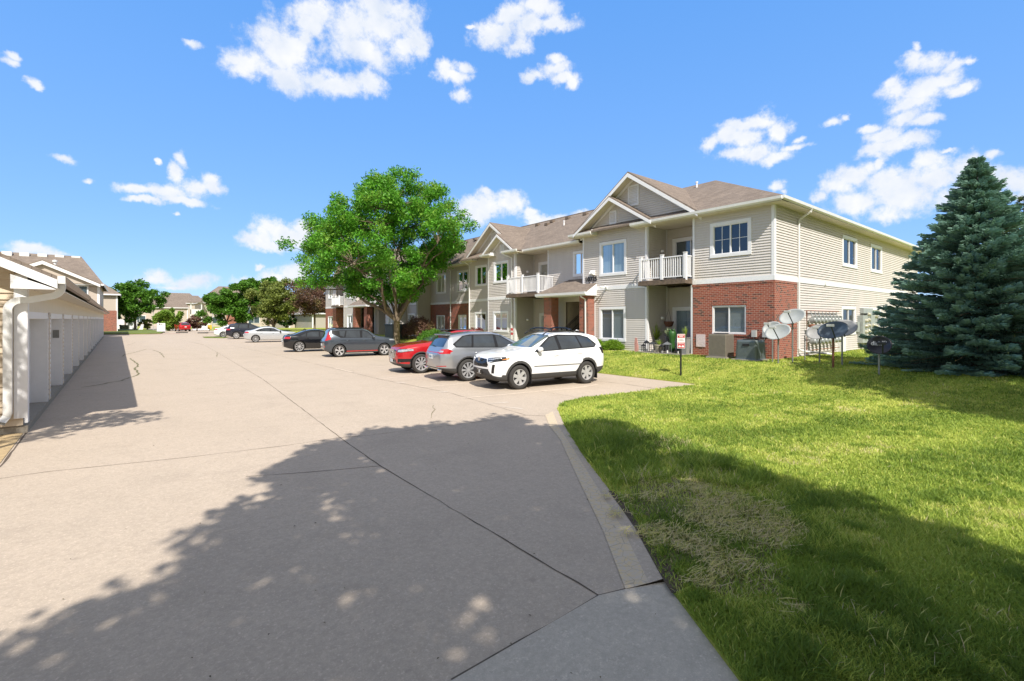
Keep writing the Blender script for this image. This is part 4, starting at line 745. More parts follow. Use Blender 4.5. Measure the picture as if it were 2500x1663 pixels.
def vent(parent, fr, u0, u1, z0, z1):
    v = MB(); v.fbox(fr, u0, u0 + .06, z0, z1, 0, .05); v.fbox(fr, u1 - .06, u1, z0, z1, 0, .05); v.fbox(fr, u0 + .06, u1 - .06, z1 - .06, z1, 0, .05); v.fbox(fr, u0 + .06, u1 - .06, z0, z0 + .08, 0, .055)
    z = z0 + .08
    while z < z1 - .09: v.quad(P3(fr, u0 + .06, z, .045), P3(fr, u1 - .06, z, .045), P3(fr, u1 - .06, z + .06, .02), P3(fr, u0 + .06, z + .06, .02)); v.quad(P3(fr, u0 + .06, z, .045), P3(fr, u1 - .06, z, .045), P3(fr, u1 - .06, z, .015), P3(fr, u0 + .06, z, .015)); z += .075
    v.build('gable_vent', TRIM, parent)
for a in ((fA, 15.05, 15.72, 8.12, 9.2), (fA, 16.48, 16.95, 7.38, 8.1), (fA, 26.3, 26.75, 6.85, 7.45), (fE, 28.45, 29.1, 7.75, 8.7)): vent(bd, *a)
def downspout(pts, w=.045, name='downspout'): m = MB(); m.tube(pts, w, 6); m.build(name, GUT, bd, smooth=False)
downspout([(22.9, 7.92, 7.0), (22.9, 7.94, 6.86), (22.9, 8.36, 6.62), (22.9, 8.41, 6.5), (22.9, 8.41, .95), (22.95, 8.3, .85), (24.6, 7.7, .68)], .05)
downspout([(41.7, 7.92, 7.0), (41.7, 7.94, 6.86), (41.7, 8.36, 6.62), (41.7, 8.41, 6.5), (41.7, 8.41, .6)], .05)
downspout([(20.02, 25.9, 6.75), (20.15, 25.7, 6.6), (20.46, 25.35, 6.4), (20.46, 25.35, .5)]); downspout([(22.5, 37.6, 6.9), (22.9, 37.2, 6.6), (22.9, 37.2, .5)])
downspout([(19.7, 18.35, 3.6), (19.72, 18.3, 3.48), (19.95, 18.2, 3.35), (19.97, 18.2, .6)]); downspout([(20.98, 32.2, 6.9), (21.42, 31.95, 6.5), (21.42, 31.95, .5)])
def pipe(px_, X, h=.32):
    a, b = ray(px_); Y = X * b / a; z = 7.13 + (X - 20.02) * .497; z = z if Y < 19 else 6.9 + (X - 20.62) * .572; m = MB(); m.tube([(X, Y, z - .1), (X, Y, z + h)], .05, 8); m.lathe([(.0, h + .02), (.075, h), (.075, h - .07), (.05, h - .08)], (X, Y, z), n=10); m.build('roof_pipe', TRIM, bd)
pipe(1377, 24.0); pipe(1701, 25.2); pipe(1135, 24.4, .25)
for p, X in ((1430, 25.4), (1387, 25.4), (1349, 25.4), (1313, 25.4), (1336, 25.0), (1160, 25.4), (1138, 25.4)):
    a, b = ray(p); Y = X * b / a; z = 6.9 + (X - 20.62) * .572; m = MB(); m.box(X - .16, X + .14, Y - .17, Y + .17, z - .05, z + .14); m.build('roof_vent', M('brown_metal', (.16, .12, .09), .6), bd, bevel=.02)
# balconies
def balcony(x0, x1, y0, y1, zd, name='balcony', gap=None, xr=None):
    d = MB(); d.box(x0 - .06, x1, y0 - .0, y1 + .02, zd - .05, zd); d.box(x0 - .1, x0 - .02, y0 - .03, y1 + .06, zd - .24, zd - .052); d.box(x0 - .02, xr or 20.5, y0 - .03, y0 + .04, zd - .24, zd - .052); d.box(x0 - .02, 20.5, y1 - .03, y1 + .04, zd - .24, zd - .052)
    for k in range(1, 5): d.box(x0, x1, y0 + k * (y1 - y0) / 5, y0 + k * (y1 - y0) / 5 + .05, zd - .2, zd - .052)
    bo = d.build(name, WOOD, bd); r = MB(); zt = zd + 1.07
    for y in (y0 + .03, (y0 + y1) / 2, y1 - .03):
        r.box(x0 - .06, x0 + .07, y - .065, y + .065, zd - .08, zd + 1.17); r.box(x0 - .075, x0 + .085, y - .08, y + .08, zd + 1.17, zd + 1.2)
    r.box(x0 - .03, x0 + .04, y0, y1, zt - .05, zt); r.box(x0 - .02, x0 + .03, y0, y1, zd + .08, zd + .13)
    n = int((y1 - y0) / .115)
    for k in range(n): y = y0 + (k + .5) * (y1 - y0) / n; r.box(x0 - .013, x0 + .022, y - .0175, y + .0175, zd + .13, zt - .05)
    for yy, xe in ((y0 + .03, xr or 20.5), (y1 - .03, 20.5)):
        r.box(x0 + .07, xe, yy - .03, yy + .03, zt - .05, zt); r.box(x0 + .07, xe, yy - .025, yy + .025, zd + .08, zd + .13); m = max(2, int((xe - x0) / .12))
        for k in range(m): x = x0 + .1 + (k + .3) * (xe - x0 - .1) / m; r.box(x, x + .035, yy - .0175, yy + .0175, zd + .13, zt - .05)
    r.build('railing', TRIM, bo); return bo
balcony(20.0, 22.28, 12.08, 14.58, 4.13); balcony(19.85, 22.25, 22.0, 25.05, 3.9, xr=21.15); balcony(20.0, 22.25, 45.85, 48.35, 3.9); balcony(20.0, 22.28, 57.75, 60.3, 3.9)
# porch of the stair hall
def porch(y0, y1, cols, yo, st=True, flip=False):
    pr = MB(); yw = y1 - 1.35 if not flip else y1
    if not flip: pr.slab([(19.65, y0, 3.78), (19.65, y1, 3.78), (21.2, yw, 4.66), (21.2, y0, 4.66)], .07); pr.slab([(19.65, y1, 3.78), (21.2, y1, 3.78), (21.2, yw, 4.66)], .07)
    else: pr.slab([(19.65, y0, 3.78), (19.65, y1, 3.78), (21.2, y1, 4.66), (21.2, y0 + 1.35, 4.66)], .07); pr.slab([(19.65, y0, 3.78), (21.2, y0 + 1.35, 4.66), (21.2, y0, 3.78)], .07)
    p = pr.build('porch_roof', SHIN, bd); g = MB(); g.prism([(19.66, y0, 3.58), (19.58, y0, 3.62), (19.56, y0, 3.76), (19.68, y0, 3.76)], (0, y1 - y0, 0)); g.box(19.66, 21.2, y0 - .02, y0 + .02, 3.56, 3.72)
    g.prism([(19.66, y0 - .03, 3.72), (21.2, y0 - .03, 3.72), (21.2, y0 - .03, 4.6)], (0, .03, 0)); g.box(19.66, 21.2, y0 + .02, y1, 3.56, 3.59); g.build('porch_fascia', TRIM, p)
    for a, b in cols:
        c = MB(); c.box(20.0, 20.62, a, b, .3, 3.56); c.build('column', BRICK, p)
porch(17.9, 22.0, [(18.05, 18.7), (21.0, 21.65)], 0); porch(48.6, 53.9, [(49.3, 50.1), (52.6, 53.3)], 0, flip=True)
def stairs(y0, y1, x0, n=11):
    s = MB()
    for k in range(n): s.box(x0 + k * .27, x0 + (k + 1) * .27 + .03, y0, y1, .62 + (k + 1) * .185 - .05, .62 + (k + 1) * .185)
    so2 = s.build('staircase', BLK, bd); r = MB()
    for y in (y0, y1):
        for off in (.25, .45, .9, 1.0): r.tube([(x0 - .3, y, .62 + off - .1), (x0 + n * .27, y, .62 + n * .185 + off)], .018, 5)
        for k in range(n * 2): x = x0 + k * .135; z = .62 + k * .0925; r.box(x - .008, x + .008, y - .008, y + .008, z + .2, z + 1.0)
        r.box(x0 - .32, x0 - .27, y - .025, y + .025, .6, 1.7)
    r.build('handrail', BLK, so2)
stairs(19.2, 20.75, 20.9); stairs(51.0, 52.3, 20.9)
# numbers and wall lamps
text('house_number', '10325', .36, (20.50 - BASE[0], 18.28 - BASE[1], 4.50 - BASE[2]), (R(90), 0, R(-90)), BLK, bd, .012); text('unit_number', '1-6', .32, (20.50 - BASE[0], 18.26 - BASE[1], 4.20 - BASE[2]), (R(90), 0, R(-90)), BLK, bd, .012)
m = MB(); m.prism([(20.55, 17.98, 4.72), (20.55, 17.98, 4.98), (20.42, 17.98, 4.98), (20.28, 17.98, 4.80), (20.32, 17.98, 4.74)], (0, .24, 0)); m.build('flood_lamp', TRIM, bd, bevel=.01)
m = MB(); m.box(20.46, 20.52, 17.1, 17.2, 3.9, 4.0); m.tube([(20.48, 17.15, 3.96), (20.2, 17.0, 4.02)], [.03, .05], 8); m.tube([(20.48, 17.15, 3.96), (20.2, 17.35, 4.0)], [.03, .05], 8); m.build('spot_lamp', TRIM, bd)
for x in (26.0, 38.2): m = MB(); m.fbox(fS, x, x + .14, B1 + .02, B1t - .02, .045, .10); m.build('wall_lamp', GUT, bd, bevel=.01)
for (x, y, z) in ((21.6, 14.42, 5.75), (21.6, 14.42, 2.3), (21.5, 24.95, 5.5), (21.5, 24.95, 2.2)): m = MB(); m.lathe([(0, -.12), (.06, -.11), (.07, -.03), (.09, 0)], (x, y, z), 'y', 12); m.build('wall_lamp', TRIM, bd, smooth=True)
m = MB(); m.quad((20.515, 11.42, 1.55), (20.515, 11.84, 1.55), (20.515, 11.84, .95), (20.515, 11.42, .95)); 
# ---------------------------------------------------------------- things on the wall and the lawn round the corner
lz = lambda X: ZL(X)
POST = M('paper_poster', (.62, .52, .52), .8, nz=(14, .25))
m = MB(); m.box(20.49, 20.515, 11.42, 11.86, .98, 1.55); tag(m.build('wall_poster', POST), 'faded paper poster fixed on the brick wall beside the patio', 'poster')
ACG = M('taupe_metal', (.27, .24, .20), .5, .3); ACD = M('grey_green_metal', (.16, .19, .19), .45, .4); PLAST = M('light_grey_plastic', (.45, .46, .44), .5)
def ac_tall(x, y, z, sx=.70, sy=.74, h=1.0):
    t = thing('air_conditioner', 'tall taupe air conditioner unit with vertical louvres under the brick corner window', 'air conditioner', (x, y, z), group='air conditioner units by the brick corner')
    m = MB(); m.box(x - sx / 2 - .08, x + sx / 2 + .08, y - sy / 2 - .08, y + sy / 2 + .08, z, z + .08); m.build('base_pad', FOUND, t)
    b = MB(); b.box(x - sx / 2 + .02, x + sx / 2 - .02, y - sy / 2 + .02, y + sy / 2 - .02, z + .08, z + h); b.box(x - sx / 2, x + sx / 2, y - sy / 2, y + sy / 2, z + h - .06, z + h + .02); b.box(x - sx / 2, x + sx / 2, y - sy / 2, y + sy / 2, z + .08, z + .12); b.build('casing', ACG, t, bevel=.01)
    l = MB(); n = 22
    for k in range(n):
        yy = y - sy / 2 + (k + .5) * sy / n; l.box(x - sx / 2 - .006, x - sx / 2 + .03, yy - .009, yy + .009, z + .12, z + h - .06); xx = x - sx / 2 + (k + .5) * sx / n; l.box(xx - .009, xx + .009, y - sy / 2 - .006, y - sy / 2 + .03, z + .12, z + h - .06)
    l.build('louvre_panel', ACG, t)
    f = MB(); f.lathe([(.05, .03), (.3, .03), (.3, .05)], (x, y, z + h), n=20); f.build('fan_grille', BLK, t)
ac_tall(19.6, 10.2, .6)
def ac_round(x, y, z, s=.88, h=.82):
    t = thing('air_conditioner', 'low grey green air conditioner unit with rounded corners and horizontal louvres', 'air conditioner', (x, y, z), group='air conditioner units by the brick corner')
    m = MB(); m.box(x - s / 2 - .1, x + s / 2 + .1, y - s / 2 - .1, y + s / 2 + .1, z - .02, z + .05); m.build('base_pad', FOUND, t)
    def ring(w, zz): return [(x + sx * (w / 2 - .1) + .1 * math.cos(a), y + sy * (w / 2 - .1) + .1 * math.sin(a), zz) for sx, sy, a0 in ((1, 1, 0), (-1, 1, 90), (-1, -1, 180), (1, -1, 270)) for a in [R(a0 + d) for d in (0, 30, 60, 90)]]
    b = MB(); lv = [(s, .05), (s * .985, .1)]; n = 14
    for k in range(n): z0 = .1 + k * (h - .2) / n; z1 = .1 + (k + .6) * (h - .2) / n; w = s * (1 - .06 * k / n); lv += [(w, z0), (w, z1), (w - .035, z1 + .004), (w - .035, z0 + (h - .2) / n - .002)]
    lv += [(s * .93, h - .09), (s * .9, h - .01), (s * .82, h)]
    rings = [ring(w, z + zz) for w, zz in lv]
    for r_ in rings: b.v += r_
    for i in range(len(rings) - 1):
        for k in range(16): b.f.append((i * 16 + k, i * 16 + (k + 1) % 16, (i + 1) * 16 + (k + 1) % 16, (i + 1) * 16 + k)); b.m.append(0)
    b.f.append(tuple((len(rings) - 1) * 16 + k for k in range(16))); b.m.append(0); b.build('casing', ACD, t)
    f = MB(); f.lathe([(.05, .005), (.3, .005), (.3, .03), (.28, .03)], (x, y, z + h), n=20); f.build('fan_grille', BLK, t)
    f = MB(); f.box(x - s / 2 - .012, x - s / 2 + .02, y - .12, y + .12, z + h - .24, z + h - .15); f.build('name_plate', BLK, t)
ac_round(19.55, 8.95, .6)
for (y, lab) in ((9.22, 'small grey switch box left of its pair on the brick above the low air conditioner'), (8.78, 'small grey switch box right of its pair on the brick above the low air conditioner')):
    m = MB(); m.box(20.4, 20.515, y - .09, y + .09, 1.5, 1.78); m.tube([(20.44, y + .02, 1.5), (20.42, y + .04, 1.2), (20.1, y, 1.1)], .012, 5); tag(m.build('switch_box', PLAST), lab, 'switch box', 'switch boxes on the brick wall')
# gas meters
t = thing('gas_meter_bank', 'two rows of grey gas meters with rusty pipes on the side wall', 'gas meters', (25.5, 8.3, .6)); GM = M('gas_meter_grey', (.33, .35, .35), .45, .3); RUST = M('rusty_pipe', (.22, .09, .05), .85, nz=(14, .4))
p = MB(); p.tube([(23.55, 8.33, .7), (23.55, 8.33, 2.62), (27.6, 8.33, 2.62)], .03, 6); p.tube([(23.9, 8.3, .85), (27.6, 8.3, .85)], .018, 6); p.tube([(23.55, 8.2, 1.95), (23.9, 8.15, 1.95)], .07, 8); p.tube([(23.6, 8.33, 1.45), (27.4, 8.33, 1.45)], .022, 6); p.build('pipe', RUST, t)
for row, zc in ((0, 2.2), (1, 1.25)):
    for k in range(8):
        x = 24.0 + k * .46; g = MB(); g.lathe([(0, -.14), (.11, -.13), (.135, -.08), (.135, .08), (.11, .13), (0, .14)], (x, 8.22, zc), 'y', 14); g.box(x - .07, x + .07, 8.08, 8.2, zc + .08, zc + .2); g.tube([(x - .07, 8.24, zc + .12), (x - .07, 8.3, zc + .4)], .018, 5); g.tube([(x + .07, 8.24, zc + .12), (x + .1, 8.34, zc + .3)], .018, 5); g.build('gas_meter', GM, t, smooth=False)
t = thing('electric_meter_panel', 'tall grey electric panel with rows of round glass meters on the side wall', 'electric panel', (32, 8.3, .6)); EP = M('panel_grey', (.36, .39, .38), .5, .2); EM = M('meter_glass', (.42, .40, .30), .15, 0, (20, .3), coat=1)
p = MB(); p.fbox(fS, 30.9, 32.05, .95, 2.45, .02, .28); p.build('cabinet', EP, t, bevel=.01); p = MB(); p.fbox(fS, 32.1, 33.2, .85, 2.55, .02, .34); p.build('cabinet', EP, t, bevel=.01); p = MB(); p.fbox(fS, 31.3, 33.0, 2.56, 2.85, .02, .2); p.build('cabinet', EP, t, bevel=.01); p = MB(); p.fbox(fS, 30.5, 30.85, 1.55, 2.1, .02, .15); p.build('switch', EP, t, bevel=.01)
for x, zs in ((31.35, (1.25, 1.55, 1.85, 2.15)), (31.8, (1.3, 1.6, 1.9, 2.2, 2.5)), (32.4, (1.6, 1.9)), (32.9, (1.25, 1.55, 1.85, 2.4))):
    for z in zs: g = MB(); d = 8.19 if x < 32.06 else 8.13; g.lathe([(0, -.13), (.07, -.12), (.095, -.06), (.11, 0)], (x, d, z), 'y', 14); g.build('meter', EM, t, smooth=True)
p = MB(); p.tube([(31.4, 8.35, .55), (31.4, 8.35, .96)], .06, 8); p.tube([(32.5, 8.35, .55), (32.5, 8.35, .9)], .06, 8); p.build('conduit', PLAST, t)
m = MB(); m.box(27.75, 28.25, 8.2, 8.46, .5, 1.95); tag(m.build('utility_duct', TRIM, bevel=.01), 'plain white vertical duct on the siding right of the gas meters', 'duct')
# satellite dishes
DG = M('dish_light_grey', (.38, .40, .39), .5, nz=(5, .12)); DB = M('dish_slate', (.06, .085, .115), .4, nz=(5, .12)); DK = M('dish_black', (.02, .022, .035), .4); GALV = M('galvanised_pole', (.28, .29, .28), .5, .5, nz=(12, .25)); DGY = M('dish_warm_grey', (.30, .30, .30), .5, nz=(5, .12))
def dish(label, px_, py_, dy_, mat, pole, w=.86, hh=.60, face=180, tilt=30, arm=1, word=None, rp=.028, roll=-16):
    X, Y, z = GL(px_, py_); t = (X * SN + Y * CS); zc = H + (HZ - dy_) / F * t; T = thing('satellite_dish', label, 'satellite dish', (X, Y, z), R(face + 90), 'satellite dishes on poles by the building corner')
    zc -= z; m = MB(); m.tube([(0, 0, -.1), (0, 0, zc - hh * .42), (0, .03, zc - hh * .25)], rp, 8); m.build('pole', pole, T, world=False)
    # the reflector is a shallow bowl that faces local -Y, tipped up
    Rm = Matrix.Rotation(R(-tilt), 4, 'X') @ Matrix.Rotation(R(roll), 4, 'Y'); d = MB(); n = 28; rings = 7
    def pt(f, a, back=0): x = w / 2 * f * math.cos(a); zz = hh / 2 * f * math.sin(a); y = -.10 * f * f + .05 + back; v = Rm @ Vector((x, y, zz)); return (v.x, v.y - .02, v.z + zc)
    for back in (0, .012):
        o = len(d.v)
        for i in range(rings + 1):
            for k in range(n): d.v.append(pt(i / rings, 2 * math.pi * k / n, back))
        for i in range(rings):
            for k in range(n): d.f.append((o + i * n + k, o + i * n + (k + 1) % n, o + (i + 1) * n + (k + 1) % n, o + (i + 1) * n + k)); d.m.append(0)
    for k in range(n): d.f.append((rings * n + k, rings * n + (k + 1) % n, (rings + 1) * n + rings * n + (k + 1) % n, (rings + 1) * n + rings * n + k)); d.m.append(0)
    d.build('reflector', mat, T, smooth=True, world=False)
    a0 = Rm @ Vector((0, -.04, -hh / 2)); a1 = Rm @ Vector((0, -.52, -hh * .18)); a = MB(); a.tube([(a0.x, a0.y, a0.z + zc), (a1.x, a1.y, a1.z + zc)], .02, 6); a.tube([(0, .0, zc - hh * .3), (a0.x, a0.y + .03, a0.z + zc)], .025, 6); a.build('feed_arm', M('arm_dark_grey', (.05, .055, .06), .5), T, world=False)
    b = MB(); q = Rm @ Vector((0, -.52, -hh * .14)); b.box(-.11, .11, q.y - .03, q.y + .07, q.z + zc - .035, q.z + zc + .05); b.build('feed_head', PLAST if mat is not DK else DK, T, world=False, bevel=.01)
    if word:
        for s, dx, sz in word: v = Rm @ Vector((dx, -.045, .06)); text('lettering', s, sz, (v.x, v.y - .02, v.z + zc), (R(90 - tilt) , 0, 0), M('white_lettering', (.6, .6, .62), .6), T, .002)
dish('light grey satellite dish on a short pole partly hidden behind another grey one', 1886, 884, 792 + 10, DG, GALV, .7, .55, 180, 28)
dish('light grey satellite dish on a grey pole right of the low air conditioner', 1900, 888, 811, DG, GALV, .90, .64, 180, 28)
dish('light grey satellite dish on the tallest pole at the brick corner', 1935, 886, 774, DG, GALV, .92, .64, 180, 30)
dish('warm grey satellite dish left of the slate blue one, its pole partly rusty', 2001, 886, 811, DGY, GALV, .88, .62, 186, 28)
dish('dark slate blue satellite dish on a brown rusty pole', 2034, 898, 807, DB, RUST, .92, .64, 188, 28, rp=.036)
dish('warm grey satellite dish showing behind the right edge of the slate blue one', 2056, 892, 803, DGY, GALV, .94, .66, 192, 28)
dish('black satellite dish with white lettering beside the spruce', 2146, 915, 843, DK, GALV, .64, .58, 200, 16, word=(('dish', -.06, .17), ('HD', .15, .08)))
X, Y, z = GL(1965, 880); m = MB(); m.tube([(X, Y, z - .05), (X, Y, z + 1.0)], .022, 6); dd = thing('satellite_dish', 'small round pale dish on a short post in front of the gas meters', 'satellite dish', (X, Y, z)); m.build('pole', GALV, dd); m = MB(); m.lathe([(0, -.02), (.12, -.03), (.22, -.07), (.23, -.06), (.12, -.015), (0, 0)], (X, Y - .08, z + 1.1), 'y', 20); m.build('reflector', M('dish_pale', (.55, .57, .6), .4), dd, smooth=True); m = MB(); m.tube([(X, Y - .12, z + .95), (X + .12, Y - .35, z + 1.1)], .03, 6); m.build('feed_arm', DGY, dd)
# lawn sign
X, Y, z = GL(1662, 917); t = thing('parking_sign', 'small red and white parking notice sign on a black post', 'sign', (X, Y, z), R(-32)); RED = M('sign_red', (.42, .035, .05), .5); SWH = M('sign_white', (.72, .70, .68), .5)
s = 1.0; m = MB(); m.box(-.028, .028, -.02, .02, -.1, 1.35); m.build('post', BLK, t, world=False)
m = MB(); m.box(-.155, .155, -.032, -.024, 1.02, 1.56); m.build('sign_plate', SWH, t, world=False, bevel=.003)
m = MB(); m.box(-.14, .14, -.036, -.033, 1.42, 1.545); m.build('red_panel', RED, t, world=False); m = MB(); m.box(-.14, .14, -.036, -.033, 1.035, 1.245); m.build('red_panel', RED, t, world=False)
m = MB()
for z0, w, n in ((1.50, .24, 9), (1.445, .15, 6)):
    for k in range(n): m.box(-w / 2 + k * w / n, -w / 2 + (k + .7) * w / n, -.040, -.037, z0, z0 + .032)
for z0, w, n in ((1.215, .2, 10), (1.185, .24, 12)):
    for k in range(n): m.box(-w / 2 + k * w / n, -w / 2 + (k + .7) * w / n, -.040, -.037, z0, z0 + .016)
m.prism([(-.11, -.040, 1.07), (-.11, -.040, 1.11), (-.07, -.040, 1.14), (-.03, -.040, 1.12), (-.01, -.040, 1.075)], (0, .003, 0)); m.prism([(.01, -.040, 1.07), (.02, -.040, 1.12), (.07, -.040, 1.14), (.11, -.040, 1.10), (.11, -.040, 1.065)], (0, .003, 0)); m.build('white_print', SWH, t, world=False)
m = MB()
for z0, w, n in ((1.355, .15, 6), (1.30, .22, 9)):
    for k in range(n): m.box(-w / 2 + k * w / n, -w / 2 + (k + .7) * w / n, -.036, -.033, z0, z0 + .028)
m.build('dark_print', M('sign_grey_print', (.25, .22, .24), .6), t, world=False)
# shrubs
def shrub(label, loc, rx, ry, rz, mat, n, seed, ls=.07, name='shrub'):
    rs = np.random.RandomState(seed); d = rs.normal(size=(n, 3)); d[:, 2] = np.abs(d[:, 2]) * 1.0 - .25; d /= np.linalg.norm(d, axis=1)[:, None]; bump = 1 + .10 * np.sin(d[:, 0] * 7 + seed) * np.sin(d[:, 1] * 8) + rs.normal(0, .05, n); rr = rs.rand(n) ** .25
    P = np.array(loc) + d * (rr * bump)[:, None] * np.array([rx, ry, rz]) + np.array([0, 0, rz * .35]); P[:, 2] = np.maximum(P[:, 2], loc[2] + .02)
    t = thing(name, label, 'shrub', loc); v, f = leafcards(P, .8, ls, rs, .6); npmesh('foliage', v, f, mat, np.repeat(rs.rand(n), 4), parent=t, loc=loc)
    m = MB(); 
    for k in range(6): a = k * 1.05; m.tube([(loc[0], loc[1], loc[2] - .05), (loc[0] + rx * .6 * math.cos(a), loc[1] + ry * .6 * math.sin(a), loc[2] + rz)], [.025, .008], 5)
    m.build('stems', BARK, t); return t
shrub('bright green rounded boxwood bush left of its pair under the lower window', (20.05, 17.6, .6), .52, .55, .42, LEAF_BOX, 5200, 1, .06)
shrub('bright green rounded boxwood bush right of its pair under the lower window', (20.05, 16.35, .6), .52, .60, .42, LEAF_BOX, 5600, 2, .06)
shrub('dark red barberry mound in front of the middle siding wall', (19.6, 28.4, .6), .8, 1.2, .75, LEAF_RED, 7000, 3, .09)
shrub('tall dark bronze bush right of the locust trunk', (19.4, 36.6, .6), 1.3, 1.6, 1.35, LEAF_PUR, 9000, 4, .12); shrub('low bright green hedge ball beyond the red car', (17.2, 30.3, .35), 1.0, 1.5, .85, LEAF_MID, 9000, 5, .09)
t = thing('utility_box', 'dark green plastic utility box on the grass beside the locust trunk', 'utility box', (18.2, 38.4, .5)); m = MB(); m.box(17.5, 18.9, 37.6, 39.2, .4, 1.7); m.build('housing', M('dark_green_box', (.04, .06, .06), .5), t, bevel=.04); m = MB(); m.box(17.45, 18.95, 37.55, 39.25, 1.7, 1.82); m.build('lid', M('dark_green_box', (.04, .06, .06), .5), t, bevel=.03)
# patio clutter
POTG = M('grey_planter', (.24, .24, .23), .6); POTD = M('dark_planter', (.05, .05, .055), .5); POTT = M('stone_pot', (.36, .32, .27), .8); LAN = M('black_lantern', (.02, .02, .022), .4, .3); CAN = M('white_candle', (.8, .78, .72), .5); SPIKY = m_leaf('spiky_plant_leaf', (.08, .16, .02), (.36, .48, .07))
def grassy(parent, loc, h, spread, n, seed, mat=SPIKY, w=.03):
    rs = np.random.RandomState(seed); V = []; T = []
    for k in range(n):
        a = rs.rand() * 6.28; s = spread * rs.rand() ** .7; L_ = h * rs.uniform(.6, 1.1); p = []; 
        for i in range(5): u = i / 4; x = loc[0] + math.cos(a) * s * u ** 1.3; y = loc[1] + math.sin(a) * s * u ** 1.3; zz = loc[2] + L_ * u * (1 - .25 * u * s / max(spread, .01)); ww = w * (1 - u * .85) * .5; p += [(x - math.sin(a) * ww, y + math.cos(a) * ww, zz), (x + math.sin(a) * ww, y - math.cos(a) * ww, zz)]
        for i in range(4): V += [p[2 * i], p[2 * i + 1], p[2 * i + 3], p[2 * i + 2]]; T += [min(1, .15 + .2 * i + rs.rand() * .2)] * 4
    npmesh('leaves', np.array(V), np.arange(len(V)).reshape(-1, 4), mat, T, parent=parent, loc=parent.location[:])
def pot(label, x, y, z, r0, r1, h, mat, seed, ph=.7, sp_=.35, n=40, sq=False, name='potted_plant', cat='planter', lm=SPIKY, w=.035):
    t = thing(name, label, cat, (x, y, z), group='planters on the patio'); m = MB()
    if sq: m.hexa([(x + sx * r, y + sy * r, zz) for zz, r in ((z, r0), (z + h, r1)) for sx, sy in ((-1, -1), (1, -1), (1, 1), (-1, 1))]); m.box(x - r1 - .02, x + r1 + .02, y - r1 - .02, y + r1 + .02, z + h - .04, z + h)
    else: m.lathe([(0, 0), (r0, 0), (r1, h * .9), (r1 + .025, h * .9), (r1 + .025, h), (r1 - .02, h), (r1 - .03, h - .06), (0, h - .06)], (x, y, z), n=18)
    m.build('pot', mat, t, smooth=False); grassy(t, (x, y, z + h - .08), ph, sp_, n, seed, lm, w)
def lantern(label, x, y, z, s, h, mat=LAN, roof='pyr'):
    t = thing('lantern', label, 'lantern', (x, y, z), R(10), 'lanterns on the patio edge'); m = MB(); r = s / 2
    m.box(-r, r, -r, r, 0, .04); m.box(-r, r, -r, r, h * .72, h * .75)
    for a in (-1, 1):
        for b in (-1, 1): m.box(a * r - (.02 if a > 0 else 0), a * r + (.02 if a < 0 else 0), b * r - (.02 if b > 0 else 0), b * r + (.02 if b < 0 else 0), .04, h * .72)
    q = r + .02; m.add([(-q, -q, h * .75), (q, -q, h * .75), (q, q, h * .75), (-q, q, h * .75), (-.04, -.04, h * .93), (.04, -.04, h * .93), (.04, .04, h * .93), (-.04, .04, h * .93)], [(0, 1, 5, 4), (1, 2, 6, 5), (2, 3, 7, 6), (3, 0, 4, 7), (4, 5, 6, 7)])
    m.tube([(0, 0, h * .92), (0, 0, h)], .018, 6); m.build('frame', mat, t, world=False); c = MB(); c.lathe([(0, .22 * h + .04), (.035, .22 * h + .04), (.04, .04), (0, .04)], (0, 0, 0), n=10); c.build('candle', CAN, t, smooth=False, world=False)
def lawnp(px_, y0=None, X=20.2): a, b = ray(px_); return X * b / a
pot('spiky leaved plant in a dark pot at the left of the patio', 21.2, lawnp(1602, X=21.2), .64, .17, .24, .55, POTD, 1, .95, .62, 70, w=.05)
pot('trailing pale leaved plant in a small stone pot among the lanterns', 19.95, lawnp(1608, X=19.95), .6, .12, .2, .42, POTT, 2, .38, .3, 34)
pot('tall square grey planter with upright yellow green leaves beside the brick', 20.15, lawnp(1673, X=20.15), .6, .13, .17, .8, POTG, 3, .65, .2, 60, True)
pot('tall dark square planter left of the grey one', 20.5, lawnp(1664, X=20.5), .62, .14, .18, .72, POTD, 6, .35, .15, 26, True)
pot('white flowering plant on a dark stand on the patio', 21.0, lawnp(1631, X=21.0), .64, .12, .15, .75, POTD, 5, .55, .26, 50, lm=m_leaf('pale_variegated_leaf', (.18, .28, .08), (.5, .58, .36)), w=.07)
lantern('tall black lantern with a white candle at the left end of the patio edge', 20.1, lawnp(1578.5, X=20.1), .6, .22, .62); lantern('short black lantern furthest left on the patio edge', 20.15, lawnp(1571, X=20.15), .6, .16, .42)
lantern('wide dark grey lantern with a pillar candle left of the stone pot', 20.0, lawnp(1593, X=20.0), .6, .28, .58, M('grey_lantern', (.06, .065, .07), .4, .3)); lantern('small black lantern right of the stone pot', 19.85, lawnp(1616, X=19.85), .6, .2, .46); lantern('silver grey house shaped lantern with white candles inside', 19.95, lawnp(1629, X=19.95), .6, .3, .6, M('silver_lantern', (.22, .23, .24), .4, .4)); lantern('dark lantern half hidden behind the sign post', 20.0, lawnp(1655, X=20.0), .6, .2, .5)
